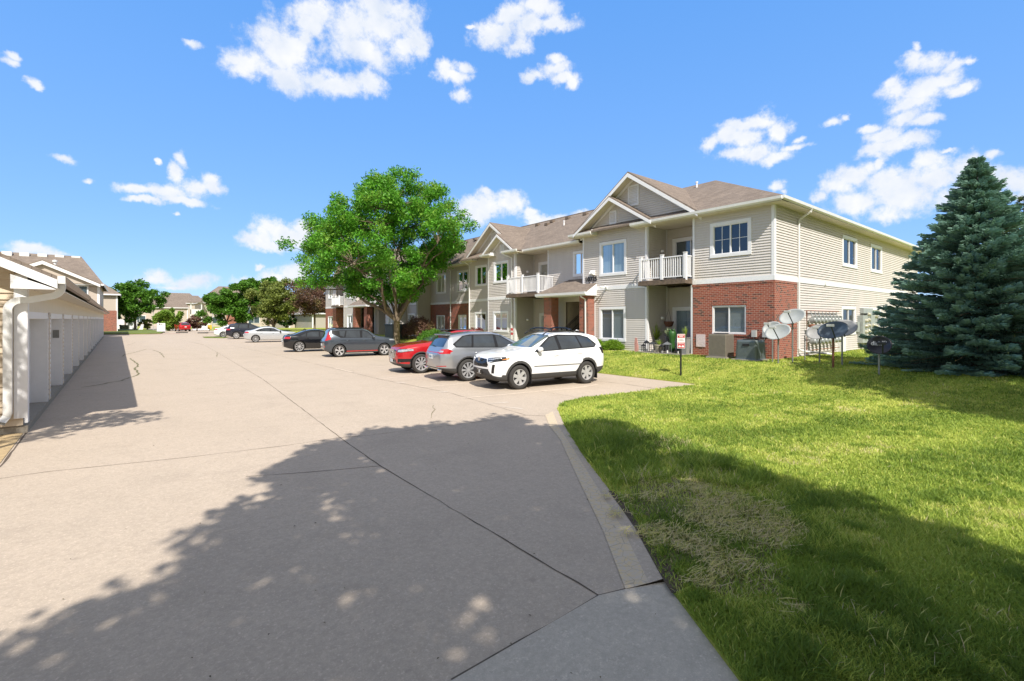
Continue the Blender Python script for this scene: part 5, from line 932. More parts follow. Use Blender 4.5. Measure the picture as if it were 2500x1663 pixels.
# hanging bird cage, green garden frog head, small post ornament
t = thing('hanging_basket', 'brown hanging basket above the patio plants', 'hanging basket', (21.6, lawnp(1633, X=21.6), 1.85)); x, y = t.location.x, t.location.y; m = MB(); m.lathe([(0, 0), (.16, .02), (.24, .2), (.25, .28), (.2, .25), (0, .22)], (x, y, 1.85), n=14); m.build('bowl', M('coir_brown', (.12, .05, .03), .95, nz=(20, .4)), t)
m = MB(); [m.tube([(x + .22 * math.cos(a), y + .22 * math.sin(a), 2.1), (x, y, 2.75)], .006, 4) for a in (0, 2.1, 4.2)]; m.tube([(x, y, 2.75), (x, y, 3.88)], .006, 4); m.build('hanger', BLK, t)
t = thing('garden_ornament', 'green garden ornament with two round eyes behind the sign', 'ornament', (20.9, lawnp(1641, X=20.9), .64)); x, y = t.location.x, t.location.y; GF = M('ornament_green', (.025, .09, .015), .5, nz=(6, .25)); m = MB(); m.lathe([(0, .0), (.12, .02), (.14, .25), (.12, .5), (.17, .72), (.19, .9), (.15, 1.02), (.06, 1.06), (0, 1.07)], (x, y, .64), n=18); m.build('body', GF, t, smooth=True)
for s in (-1, 1): m = MB(); m.lathe([(0, -.07), (.05, -.05), (.07, 0), (.05, .05), (0, .07)], (x - .04, y + s * .10, 1.70), n=12); e = m.build('eye', GF, t, smooth=True); m = MB(); m.lathe([(0, -.09), (.035, -.075), (.035, -.06)], (x - .045, y + s * .10, 1.70), 'x', 10); m.build('pupil', BLK, e)
m = MB(); x, y = 20.05, lawnp(1554, X=20.05); m.box(x - .05, x + .05, y - .09, y + .09, .55, .95); m.prism([(x - .05, y - .09, .95), (x - .05, y + .09, .95), (x - .05, y + .05, 1.3), (x - .05, y - .03, 1.3)], (.04, 0, 0)); tag(m.build('garden_stake', M('pink_wood', (.50, .25, .22), .7, nz=(18, .5)), bevel=.01), 'small pink painted wooden stake on the grass by the siding', 'garden ornament')
m = MB(); m.box(19.3, 19.75, 13.0, 13.6, .58, .62); 
GRV = M('pale_edging_stones', (.42, .36, .28), .9, nz=(9, .3)); rg = random.Random(4); m = MB()
for k in range(60): y = 12.2 + k * .11; x = 19.75 + rg.uniform(-.08, .08); r_ = rg.uniform(.03, .06); m.lathe([(0, r_ * .8), (r_ * .8, r_ * .5), (r_, 0), (0, -.02)], (x, y, .6), n=6)
tag(m.build('edging_stones', GRV), 'row of pale edging stones along the patio and bushes', 'stones', kind='stuff')
FL = M('flag_cloth', (.55, .08, .08), .8); y = lawnp(1247, X=19.9); t = thing('garden_flag', 'small red and white garden flag at the corner by the downspout', 'flag', (19.9, y, .6)); m = MB(); m.tube([(19.9, y, .5), (19.9, y, 2.0)], .012, 5); m.build('pole', TRIM, t)
m = MB(); m.box(19.88, 19.90, y - .25, y - .02, 1.2, 1.65); m.build('cloth', FL, t); m = MB(); m.box(19.87, 19.88, y - .25, y - .02, 1.36, 1.48); m.build('stripe', SWH, t)
# ---------------------------------------------------------------- garage row on the left
GA = R(.49); gx = lambda y: -1.52 - (y - 13.4) * math.tan(GA)
gr = thing('garage_row', 'long low row of garages with white doors and tan siding on the left', 'garages', (-4.5, 13.4, 0), GA)
def GLo(v): return v   # local frame: origin (-4.5, 13.4), y along the row, x toward the drive; face at x=+2.98
XF = 2.98; LEN = 64.5; NB = 16; BP = LEN / NB; GH = 2.62
WDOOR = M('white_garage_door', (.62, .62, .62), .5, nz=(3, .05)); SIDG = M('garage_tan_siding', (.56, .46, .34), .6, nz=(3, .06))
m = MB(); m.box(-3.2, XF + .02, 0, LEN, -.05, .14); m.build('foundation', FOUND, gr, world=False)
w = MB(); t_ = MB(); cs = MB(); tr_ = MB()
ws = (0, 0, 1, 0, 0, -1)
for k in range(40): z0 = .16 + k * .105; xm = XF - max(0, (z0 - 2.45)) / .5 * .98; xl = -3.2 + max(0, (z0 - 2.45)) / .5 * .98; 
siding(cs, ws, -3.2, XF - .02, .16, 4.65, (), lambda z: (-3.2 + max(0, z - 3.1) / .5, XF - .04 - max(0, z - 3.15) / .5), .13)
w.box(-3.1, XF - .08, .03, .1, .14, 2.6); w.prism([(-3.1, .03, 2.6), (XF - .1, .03, 2.6), (XF - .1, .03, 3.15), (-.06, .03, 4.65), (-3.1, .03, 3.15)], (0, .07, 0)); w.box(-3.2, -3.1, 0, LEN, .14, 2.5); w.box(-3.1, XF - .5, LEN - .1, LEN, .14, 2.6)
tr_.box(XF - .17, XF + .02, -.035, -.003, .30, 3.12); tr_.box(XF - .02, XF + .025, -.03, .17, .2, 2.84)
for b in range(NB):
    y0 = .17 + b * BP; y1 = y0 + BP - .62                       # opening y0..y1, pier y1..y1+.62
    w.box(XF - .3, XF, y1, y1 + .62 , .14, 2.84); w.box(XF - .3, XF - .0, y0, y1, 2.28, 2.84)
    tr_.box(XF - .36, XF + .012, y1 - .025, y1 - .001, .14, 2.28); tr_.box(XF, XF + .02, y1 - .02, y1 + .1, .14, 2.3); tr_.box(XF, XF + .02, y1 + .52, y1 + .64, .14, 2.3); tr_.box(XF, XF + .022, y0, y1, 2.26, 2.4); tr_.box(XF - .36, XF, y0, y1, 2.25, 2.28)
    pc = MB(); siding(pc, (XF, 0, 0, 1, 1, 0), y1 + .1, y1 + .52, .16, 2.5, (), None, .13); pc.build('siding', SIDG, gr, world=False)
    d = MB(); d.box(XF - .36, XF - .30, y0, y1 - .02, .15, 2.26)
    for r_ in range(4):
        z = .18 + r_ * .52; d.box(XF - .3, XF - .294, y0 + .02, y1 - .03, z + .495, z + .505)
        if b < 8:
            for c in range(4): yy = y0 + .1 + c * (y1 - y0 - .15) / 4; wd = (y1 - y0 - .15) / 4 - .12; d.box(XF - .30, XF - .29, yy, yy + wd, z + .08, z + .43); d.box(XF - .29, XF - .286, yy + .05, yy + wd - .05, z + .13, z + .38)
    do = d.build('garage_door', WDOOR, gr, world=False)
    if b < 6: h = MB(); h.box(XF - .3, XF - .26, (y0 + y1) / 2 - .07, (y0 + y1) / 2 + .07, .66, .69); h.build('handle', BLK, do, world=False)
w.build('wall', SIDG, gr, world=False); cs.build('siding', SIDG, gr, world=False); tr_.build('trim_boards', TRIM, gr, world=False)
r_ = MB(); E0 = -.42; ex = XF + .48; ez = 3.10; rz_ = ez + (ex + .06) * .5
r_.slab([(ex, E0, ez), (-.06, E0, rz_), (-.06, LEN + .3, rz_), (ex, LEN + .3, ez)], .07); r_.slab([(-3.75, E0, ez), (-.06, E0, rz_), (-.06, LEN + .3, rz_), (-3.75, LEN + .3, ez)], .07); r_.build('roof', SHIN, gr, world=False)
f = MB()
f.prism([(ex, E0 - .03, ez - .075), (-.06, E0 - .03, rz_ - .075), (-.06, E0 - .03, rz_ - .27), (ex, E0 - .03, ez - .25)], (0, .03, 0)); f.prism([(-3.75, E0 - .03, ez - .075), (-.06, E0 - .03, rz_ - .075), (-.06, E0 - .03, rz_ - .27), (-3.75, E0 - .03, ez - .25)], (0, .03, 0))
f.prism([(ex - .02, E0 + .0, ez - .255), (XF - .17, E0 + .0, ez - .0), (XF - .17, E0 + .0, ez - .27), (ex - .02, E0 + .0, ez - .27)], (0, .03, 0)); f.build('rake_boards', TRIM, gr, world=False)
s_ = MB(); s_.box(XF, ex, E0 + .04, LEN + .3, ez - .25, ez - .225); s_.prism([(ex - .02, E0 + .01, ez - .09), (-.06, E0 + .01, rz_ - .09), (-.06, E0 + .01, rz_ - .11), (ex - .02, E0 + .01, ez - .11)], (0, .43, 0)); s_.box(XF, XF + .02, -.03, LEN, 2.4, ez - .25); s_.build('soffit', SOFF, gr, world=False)
g_ = MB(); BRG = M('gutter_brown_edge', (.30, .24, .19), .5, .2, nz=(4, .2))
for a, b, dz in ((E0, LEN * .17, 0), (LEN * .17, LEN * .36, -.035), (LEN * .36, LEN * .6, -.02), (LEN * .6, LEN + .3, -.03)): g_.prism([(ex + .0, a, ez - .15 + dz), (ex + .07, a, ez - .13 + dz), (ex + .12, a, ez - .03 + dz), (ex + .12, a, ez - .005 + dz), (ex, a, ez - .005 + dz)], (0, b - a, 0))
g_.build('gutter', BRG, gr, world=False); g_ = MB(); g_.box(ex + .0, ex + .115, E0 - .012, E0 - .002, ez - .15, ez); g_.build('gutter_cap', GUT, gr, world=False)
p = MB(); px0 = XF - .24
def rtube(mb, pts, w, h):
    pts = [Vector(q) for q in pts]; o = len(mb.v); up = Vector((1, 0, 0))
    for i, q in enumerate(pts):
        t = (pts[min(i + 1, len(pts) - 1)] - pts[max(i - 1, 0)]).normalized(); sd_ = Vector((0, 1, 0)); n_ = t.cross(sd_).normalized(); sd_ = n_.cross(t)
        for a, b in ((-1, -1), (1, -1), (1, 1), (-1, 1)): mb.v.append(tuple(q + n_ * a * w + sd_ * b * h))
    for i in range(len(pts) - 1):
        for k in range(4): mb.f.append((o + i * 4 + k, o + i * 4 + (k + 1) % 4, o + i * 4 + 4 + (k + 1) % 4, o + i * 4 + 4 + k)); mb.m.append(0)
dy = -.12; arc = lambda cx, cz, r, a0, a1, n=9: [(cx + r * math.cos(R(a0 + (a1 - a0) * i / n)), dy, cz + r * math.sin(R(a0 + (a1 - a0) * i / n))) for i in range(n + 1)]
rtube(p, [(ex + .04, dy, ez - .1)] + arc(ex - .16, 2.90, .2, 0, -80) + [(px0 + .28, dy, 2.62)] + arc(px0 + .2, 2.42, .2, 80, 180) + [(px0, dy, .42)] + [(px0 - .02, dy, .36), (px0 - .06, dy - .04, .30), (px0 - .08, dy - .08, .26)], .062, .045)
p.build('downspout', GUT, gr, world=False)
for b in (1, 3): y0 = .17 + b * BP; h = MB(); h.prism([(XF + .0, y0 + .1, 2.25), (XF + .0, y0 + .1, 1.95), (XF - .28, y0 + .1, 2.1), (XF - .28, y0 + .1, 2.25)], (0, .3, 0)); h.build('door_lamp', WDOOR, gr, world=False)
h = MB(); h.box(XF - .2, XF - .05, .17 + 2 * BP - .66, .17 + 2 * BP - .645, 1.65, 1.9); h.build('keypad', M('grey_plate', (.2, .2, .19), .5), gr, world=False)
# ---------------------------------------------------------------- far buildings
def house(label, x0, x1, y0, y1, zw, zr, ridge='x', wall=FSID, gables=(), wins=(), doors=(), brick=None, name='house', cat='house', hip=4.0, gvents=True, zb=-.1, over=.5):
    t = thing(name, label, cat, ((x0 + x1) / 2, (y0 + y1) / 2, 0)); w = MB(); w.box(x0, x1, y0, y1, zb, zw); w.build('wall', wall, t)
    r = MB(); o = over; xa, xb_, ya, yb = x0 - o, x1 + o, y0 - o, y1 + o; ym = (y0 + y1) / 2; xm = (x0 + x1) / 2
    if ridge == 'x': a, b = (xa + hip, ym, zr), (xb_ - hip, ym, zr)
    else: a, b = (xm, ya + hip, zr), (xm, yb - hip, zr)
    A, B, C, D = (xa, ya, zw), (xb_, ya, zw), (xb_, yb, zw), (xa, yb, zw)
    if ridge == 'x': fs = ((A, B, b, a), (B, C, b), (C, D, a, b), (D, A, a))
    else: fs = ((A, B, a), (B, C, b, a), (C, D, b), (D, A, a, b))
    for q in fs: r.slab(q, .15)
    tr = MB(); tr.box(xa, xb_, ya - .06, ya, zw - .25, zw - .02); tr.box(xa - .06, xa, ya, yb, zw - .25, zw - .02); tr.box(xb_, xb_ + .06, ya, yb, zw - .25, zw - .02)
    for xc in (x0, x1): tr.box(xc - .12, xc + .12, y0 - .06, y0 + .1, zb, zw - .2)
    if ridge == 'y' and hip == 0: w2 = MB(); w2.prism([(x0, y0 + .02, zw - .1), (x1, y0 + .02, zw - .1), (xm, y0 + .02, zr - .3)], (0, .3, 0)); w2.build('gable_wall', wall, t)
    for (gc, hw, gz, yd) in gables:
        r.slab([(gc - hw, y0 - yd, zw + .02), (gc, y0 - yd, gz), (gc, ym, gz), (gc - hw, ym, zw + .02)], .15); r.slab([(gc + hw, y0 - yd, zw + .02), (gc, y0 - yd, gz), (gc, ym, gz), (gc + hw, ym, zw + .02)], .15)
        w.v = []; g = MB(); g.prism([(gc - hw + .3, y0 - yd + .35, zw - .1), (gc + hw - .3, y0 - yd + .35, zw - .1), (gc, y0 - yd + .35, gz - .25)], (0, .3, 0)); g.build('gable_wall', wall, t)
        for s in (-1, 1): tr.prism([(gc + s * hw, y0 - yd - .05, zw - .12), (gc, y0 - yd - .05, gz - .14), (gc, y0 - yd - .05, gz - .55), (gc + s * hw, y0 - yd - .05, zw - .45)], (0, .1, 0))
    ro = r.build('roof', SHIN, t); tr.build('trim_boards', TRIM, t)
    if brick: k = MB(); k.box(brick[0], brick[1], y0 - .08, y0 + .02, zb, brick[2]); k.build('brick_facing', BRICK, t)
    for (u0, u1, z0, z1) in wins:
        f = MB(); f.box(u0 - .15, u1 + .15, y0 - .10, y0 + .01, z0 - .15, z1 + .15); fo = f.build('window', TRIM, t); g = MB(); g.box(u0, (u0 + u1) / 2 - .05, y0 - .12, y0 - .09, z0, z1); g.box((u0 + u1) / 2 + .05, u1, y0 - .12, y0 - .09, z0, z1); g.build('pane', M('far_glass', (.06, .09, .11), .1), fo)
    for (u0, u1, z1, mt_) in doors: f = MB(); f.box(u0, u1, y0 - .09, y0 + .01, 0, z1); [f.box(u0 + .1, u1 - .1, y0 - .11, y0 - .085, .1 + i * z1 / 4, z1 / 4 * (i + 1)) for i in range(4)]; f.build('garage_door', mt_, t)
    return t
hl = house('two storey tan apartment block with brown roof behind the garages on the left', -48, -2.6, 80, 98, 6.7, 10.9, gables=((-7.6, 5.2, 9.3, 1.0),), wins=((-5.2, -3.7, 5.3, 6.3), (-20, -17.5, 4.3, 5.8)), name='apartment_building', cat='building', hip=2.6)
for px_, yy in ((10, 86), (54, 86.2), (99, 86.4), (142, 86.6), (183, 86.8)):
    a, b = ray(px_); X = yy / b * a; m = MB(); m.box(X - .45, X + .45, yy + 1.6, yy + 2.4, 10.3, 10.85); m.build('roof_vent', GUT, hl)
a, b = ray(134); X = 84 / b * a; m = MB(); m.tube([(X, 84, 8), (X, 84, 9.6)], .14, 8); m.lathe([(0, 9.8), (.26, 9.7), (.26, 9.5), (.14, 9.45)], (X, 84, 0), n=10); m.build('roof_pipe', GUT, hl)
house('second tan apartment block with brick lower wall just behind the first on the left', -30, -1.1, 108, 122, 6.6, 11.5, wins=(), brick=(-6, -1.1, 3.7), name='apartment_building', cat='building', hip=6)
house('far tan apartment block with brown gables beside the far red car', 17.5, 48, 168, 184, 7.2, 12.6, gables=((40, 10, 11.5, 4),), wall=FSID, wins=((20.5, 23, 4.2, 6), (29, 32, 4.2, 6), (20.5, 23, 1, 2.8), (30, 33, 1, 2.8)), brick=(24, 28, 3.4), name='apartment_building', cat='building', hip=6)
m_ = thing('balcony_tower', 'white railed balconies on the corner of the far apartment block', 'balconies', (16.3, 166, 0)); m = MB()
for z in (.1, 3.6): m.box(14.6, 17.4, 164.5, 168, z, z + .25); m.box(14.6, 17.4, 164.5, 164.6, z + .25, z + 1.4)
for x in (14.6, 17.2): m.box(x, x + .2, 164.5, 164.7, 0, 7); 
m.build('railing', TRIM, m_); m = MB(); m.slab([(13.8, 164, 7.2), (18, 164, 7.2), (17, 170, 9.2), (14.8, 170, 9.2)], .2); m.build('roof', SHIN, m_)
house('long low tan building with brown roof far behind the willow', -6, 16.0, 190, 204, 6.0, 9.8, wall=FSID, wins=((2, 5, 1.2, 3.2),), name='apartment_building', cat='building', hip=2)
house('far house roof rising behind the left one of the far apartment blocks', 9, 22, 215, 230, 8.2, 12.2, wall=FSID, name='house', hip=3)
gx0 = G(692, 812)
house('low tan garage with two wide white doors behind the bronze tree', 30.0, 50, 69, 82, 2.9, 6.3, wall=FSID, doors=((32.0, 36.6, 2.2, WDOOR), (37.6, 42.2, 2.2, WDOOR)), name='garage', cat='garage', hip=0.1)
house('grey gabled house beyond the silver sedan', 27, 36, 92, 104, 3.4, 6.2, ridge='y', wall=FSID2, name='house', hip=0)
house('low grey building right of the far apartment block behind the trees', 30, 60, 120, 134, 4.2, 8.6, wall=FSID, wins=((36, 38, 1, 2.6), (44, 46, 1, 2.6)), brick=(39, 42, 3), name='apartment_building', cat='building', hip=3)
# far things
def at(px_, y_, z=0): X, Y = G(px_, y_); return X, Y
m = MB(); isl = [(-6, 96.5), (at(236, 817)[0], at(236, 817)[1]), at(300, 816.6), at(360, 816), at(392, 815.2), at(398, 813.5), at(392, 810), at(370, 807.2), at(330, 805.5), at(236, 804)]
m.slab([(x, y, .14) for x, y in isl[1:]], .16); struct(m.build('grass_island', m_lawn2 := M('island_turf', (.13, .17, .03), .95, nz=(1.5, .3))))
m = MB(); ribbon(m, [at(225, 818.2), at(300, 817.6), at(360, 816.8), at(396, 815.6), at(440, 815.2)], .75, .05); struct(m.build('red_kerb', M('red_kerb_paint', (.50, .22, .17), .8, nz=(3, .3))))
x, y = at(393, 812.5); t = thing('utility_cabinet', 'white upright utility cabinet with small black mark on the grass island', 'utility cabinet', (x, y, 0)); m = MB(); m.box(x - .55, x + .55, y - .5, y + .5, .2, 1.55); m.build('housing', TRIM, t, bevel=.02); m = MB(); m.box(x - .5, x + .5, y - .45, y + .45, 0, .2); m.build('base', BLK, t); m = MB(); m.box(x - .3, x - .12, y - .52, y - .5, 1.32, 1.45); m.box(x - .04, x + .18, y - .52, y - .5, 1.34, 1.4); m.build('mark', BLK, t)
x0, y0 = at(284, 804.5); x1, y1 = at(336, 804.5); tag(MB().box(x0, x1, y0, y0 + 9, 0, 2.15).build('white_enclosure', TRIM, bevel=.03), 'plain white fence enclosure behind the green transformer box', 'enclosure')
x0, y0 = at(292, 805.2); x1, _ = at(314, 805.2); t = thing('transformer_box', 'dark green transformer box in front of the white enclosure', 'transformer', ((x0 + x1) / 2, y0, 0)); m = MB(); m.box(x0, x1 - 1.2, y0 - .8, y0 + .8, 0, 1.05); m.build('housing', M('transformer_green', (.03, .06, .045), .5), t, bevel=.03); m = MB(); m.prism([(x1 - 1.2, y0 - .7, 0), (x1, y0 - .7, 0), (x1, y0 - .7, 1.0), (x1 - 1.6, y0 - .7, 1.0)], (0, 1.4, 0)); m.build('cover', M('olive_cover', (.16, .18, .12), .6), t)
x0, y0 = at(344, 806.5); m = MB(); m.prism([(x0 - .5, y0, 0), (x0 + .3, y0, 0), (x0 + .45, y0, 1.15), (x0 + .05, y0, 1.15), (x0 - .15, y0, .5)], (0, .6, 0)); tag(m.build('utility_pedestal', TRIM), 'small white utility pedestal beside the island maple trunk', 'utility box')
for (a, b, yy, lab) in ((430, 458, 813.2, 'black wheel stop bar lying left of its pair across the drive end'), (483, 508, 814, 'black wheel stop bar lying right of its pair across the drive end')):
    xa, ya = at(a, yy); xb_, yb = at(b, yy); m = MB(); m.tube([(xa, ya, .07), (xb_, yb, .07)], .09, 6); tag(m.build('wheel_stop', M('dark_rubber', (.03, .03, .028), .8)), lab, 'wheel stop', 'wheel stops at the end of the drive')
x, y = at(512, 807.5); t = thing('yellow_hydrant_sign', 'small yellow marker sign in front of white bins by the white car', 'sign', (x, y, 0)); m = MB(); m.box(x - .35, x + .35, y, y + .08, .3, 1.1); m.build('sign_plate', M('marker_yellow', (.65, .42, .05), .6), t, bevel=.02); m = MB(); m.box(x - .05, x + .05, y + .03, y + .1, 0, .4); m.build('post', BLK, t)
x, y = at(500, 806.5); tag(MB().box(x - 2, x + .9, y, y + 1.4, 0, 1.3).build('white_bin', TRIM, bevel=.05), 'low white bin enclosure behind the small yellow marker', 'bin')
m = MB(); q = [at(495, 823.5), at(540, 822.5), at(560, 824), at(545, 826), at(500, 825.5)]; m.slab([(x, y, .08) for x, y in q], .08); struct(m.build('parking_end_island', m_lawn2))
for i, (px_, yb_, hh) in enumerate(((374, 806, 4.2), (519, 806, 5.0))):
    x, y = at(px_, yb_); tag(MB().tube([(x, y, 0), (x, y, hh)], .06, 6).build('lamp_post', DG), ('thin grey post right of the low shrub tree', 'thin grey post behind the white parked car')[i], 'post')
far_tree('bushy rear tree behind the black car roof far away', 700, 806, 745, 60, LEAF_DRK, 3500, 61, .05, ls=.5, clumps=30)
# ---------------------------------------------------------------- cars
CGL = M('car_glass', (.02, .026, .03), .03, 0, (2.5, .6), spec=.9, coat=1); CGL2 = M('car_windshield', (.085, .11, .095), .04, 0, (1.6, .7), spec=.9, coat=1)
TYR = M('tyre_rubber', (.035, .033, .031), .85, nz=(20, .2)); RIM = M('rim_alloy', (.52, .52, .53), .3, .45); RIMD = M('rim_dark', (.03, .03, .032), .35, .6); CLAD = M('black_cladding', (.045, .044, .043), .65, nz=(20, .1)); GBLK = M('gloss_black_trim', (.012, .012, .013), .15); CHR = M('chrome_trim', (.7, .7, .7), .12, 1)
TAIL = M('tail_lamp_red', (.42, .012, .015), .12, 0, (20, .2), coat=1); HEADL = M('head_lamp', (.42, .44, .46), .08, .3, (25, .5), coat=1); HEADD = M('head_lamp_housing', (.03, .035, .04), .08, .2, (25, .5), coat=1); PLATE = M('number_plate', (.62, .65, .66), .5); WELL = M('wheel_well', (.008, .008, .008), .9); AMB = M('amber_lamp', (.6, .2, .02), .2)
def paint(name, col, met=.0, rough=.28): return M(name, col, rough, met, (3, .03), coat=1)
def chaikin(P, it=2):
    for _ in range(it):
        Q = [P[0]]
        for a, b in zip(P[:-1], P[1:]): Q += [(.75 * a[0] + .25 * b[0], .75 * a[1] + .25 * b[1]), (.25 * a[0] + .75 * b[0], .25 * a[1] + .75 * b[1])]
        Q[1:2] = [Q[1]]; Q.append(P[-1]); P = Q
    return P
def car_shell(c):
    def curve(k, sm):
        p = sorted(c[k]); xs = np.array([q[0] for q in p]); ys = np.array([q[1] for q in p]); g = np.linspace(xs[0], xs[-1], 500); y = np.interp(g, xs, ys); n = max(1, int(sm / (g[1] - g[0]))); pad = np.r_[2 * y[0] - y[n:0:-1], y, 2 * y[-1] - y[-2:-n - 2:-1]]; kk = np.ones(2 * n + 1) / (2 * n + 1); y2 = np.convolve(pad, kk, 'valid')
        return lambda x: float(np.interp(x, g, y2))
    zt, zs, zb, wf = curve('top', .07), curve('shoulder', .12), curve('bottom', .08), curve('width', .10)
    x0, x1 = c['tail'], c['nose']; n = 84; u = np.linspace(0, 1, n); xs = x0 + (x1 - x0) * (.5 - .5 * np.cos(np.pi * (.06 + .88 * u)) - (.5 - .5 * math.cos(math.pi * .06))) / (math.cos(math.pi * .06))
    xs = x0 + (x1 - x0) * (xs - xs[0]) / (xs[-1] - xs[0]); rings = []
    for x in xs:
        t, s, b, w = zt(x), zs(x), zb(x), wf(x); s = min(s, t - .015); g = t - s; k = min(1, g / .5); wr = w * (.90 - c.get('tumble', .40) * max(0, g - .02)); cr = .03 + .05 * k
        P = [(0, b), (.78 * w, b), (.93 * w, b + .05), (.97 * w, b + .3 * (s - b)), (w, b + .55 * (s - b)), (.992 * w, b + .80 * (s - b)), (.955 * w, s), (.955 * w - (.955 * w - wr) * .28, s + .30 * max(.01, g - cr)), (wr + .02 * k, s + .80 * max(.01, g - cr)), (wr - .05, t - cr * .55), (wr * .6, t - .012 * k - .004), (0, t)]
        rings.append([(x, y, z) for y, z in chaikin(P, 2)])
    m = len(rings[0])
    def cap(ring, sg, bul):
        out = []; b = ring[0][2]; t = ring[-1][2]; zc = (b + t) / 2
        for k in range(1, 10): f = 1 - k / 9; out.append([(p[0] + sg * bul * (1 - f * f), p[1] * f, zc + (p[2] - zc) * f) for p in ring])
        return out
    allr = cap(rings[0], -1, c.get('tbul', .06))[::-1] + rings + cap(rings[-1], 1, c.get('nbul', .07))
    V = [p for r in allr for p in r]; Fc = [(i * m + k, (i + 1) * m + k, (i + 1) * m + k + 1, i * m + k + 1) for i in range(len(allr) - 1) for k in range(m - 1)]
    bm = bmesh.new(); vs = [bm.verts.new(p) for p in V]
    for f in Fc: bm.faces.new([vs[i] for i in f])
    bmesh.ops.remove_doubles(bm, verts=bm.verts, dist=1e-5); bmesh.ops.dissolve_degenerate(bm, dist=1e-6, edges=bm.edges); bmesh.ops.recalc_face_normals(bm, faces=bm.faces)
    return bm
def pip(p, poly):
    x, y = p; c = False; n = len(poly)
    for i in range(n):
        x1, y1 = poly[i]; x2, y2 = poly[(i + 1) % n]
        if (y1 > y) != (y2 > y) and x < (x2 - x1) * (y - y1) / (y2 - y1) + x1: c = not c
    return c
def carve(bm, view, poly, cond, lay, pid):
    ia, ib = {'S': (0, 2), 'F': (1, 2), 'T': (0, 1)}[view]; ax = {'S': 1, 'F': 0, 'T': 2}[view]
    for i in range(len(poly)):
        p, q = poly[i], poly[(i + 1) % len(poly)]; lo = (min(p[0], q[0]) - .004, min(p[1], q[1]) - .004); hi = (max(p[0], q[0]) + .004, max(p[1], q[1]) + .004); fs = []
        for f in bm.faces:
            a = [v.co[ia] for v in f.verts]; b = [v.co[ib] for v in f.verts]
            if max(a) < lo[0] or min(a) > hi[0] or max(b) < lo[1] or min(b) > hi[1] or not cond(f.calc_center_median(), f.normal): continue
            fs.append(f)
        if not fs: continue
        co = [0, 0, 0]; co[ia], co[ib] = p; no = [0, 0, 0]; no[ia], no[ib] = q[1] - p[1], p[0] - q[0]
        if math.hypot(no[ia], no[ib]) < 1e-9: continue
        ge = set(fs); [ge.update(f.edges) for f in fs]; [ge.update(f.verts) for f in fs]
        bmesh.ops.bisect_plane(bm, geom=list(ge), dist=1e-5, plane_co=co, plane_no=no)
    for f in bm.faces:
        c = f.calc_center_median()
        if cond(c, f.normal) and pip((c[ia], c[ib]), poly): f[lay] = pid
def circ(cx, cz, r, n=22): return [(cx + r * math.cos(2 * math.pi * k / n), cz + r * math.sin(2 * math.pi * k / n)) for k in range(n)]
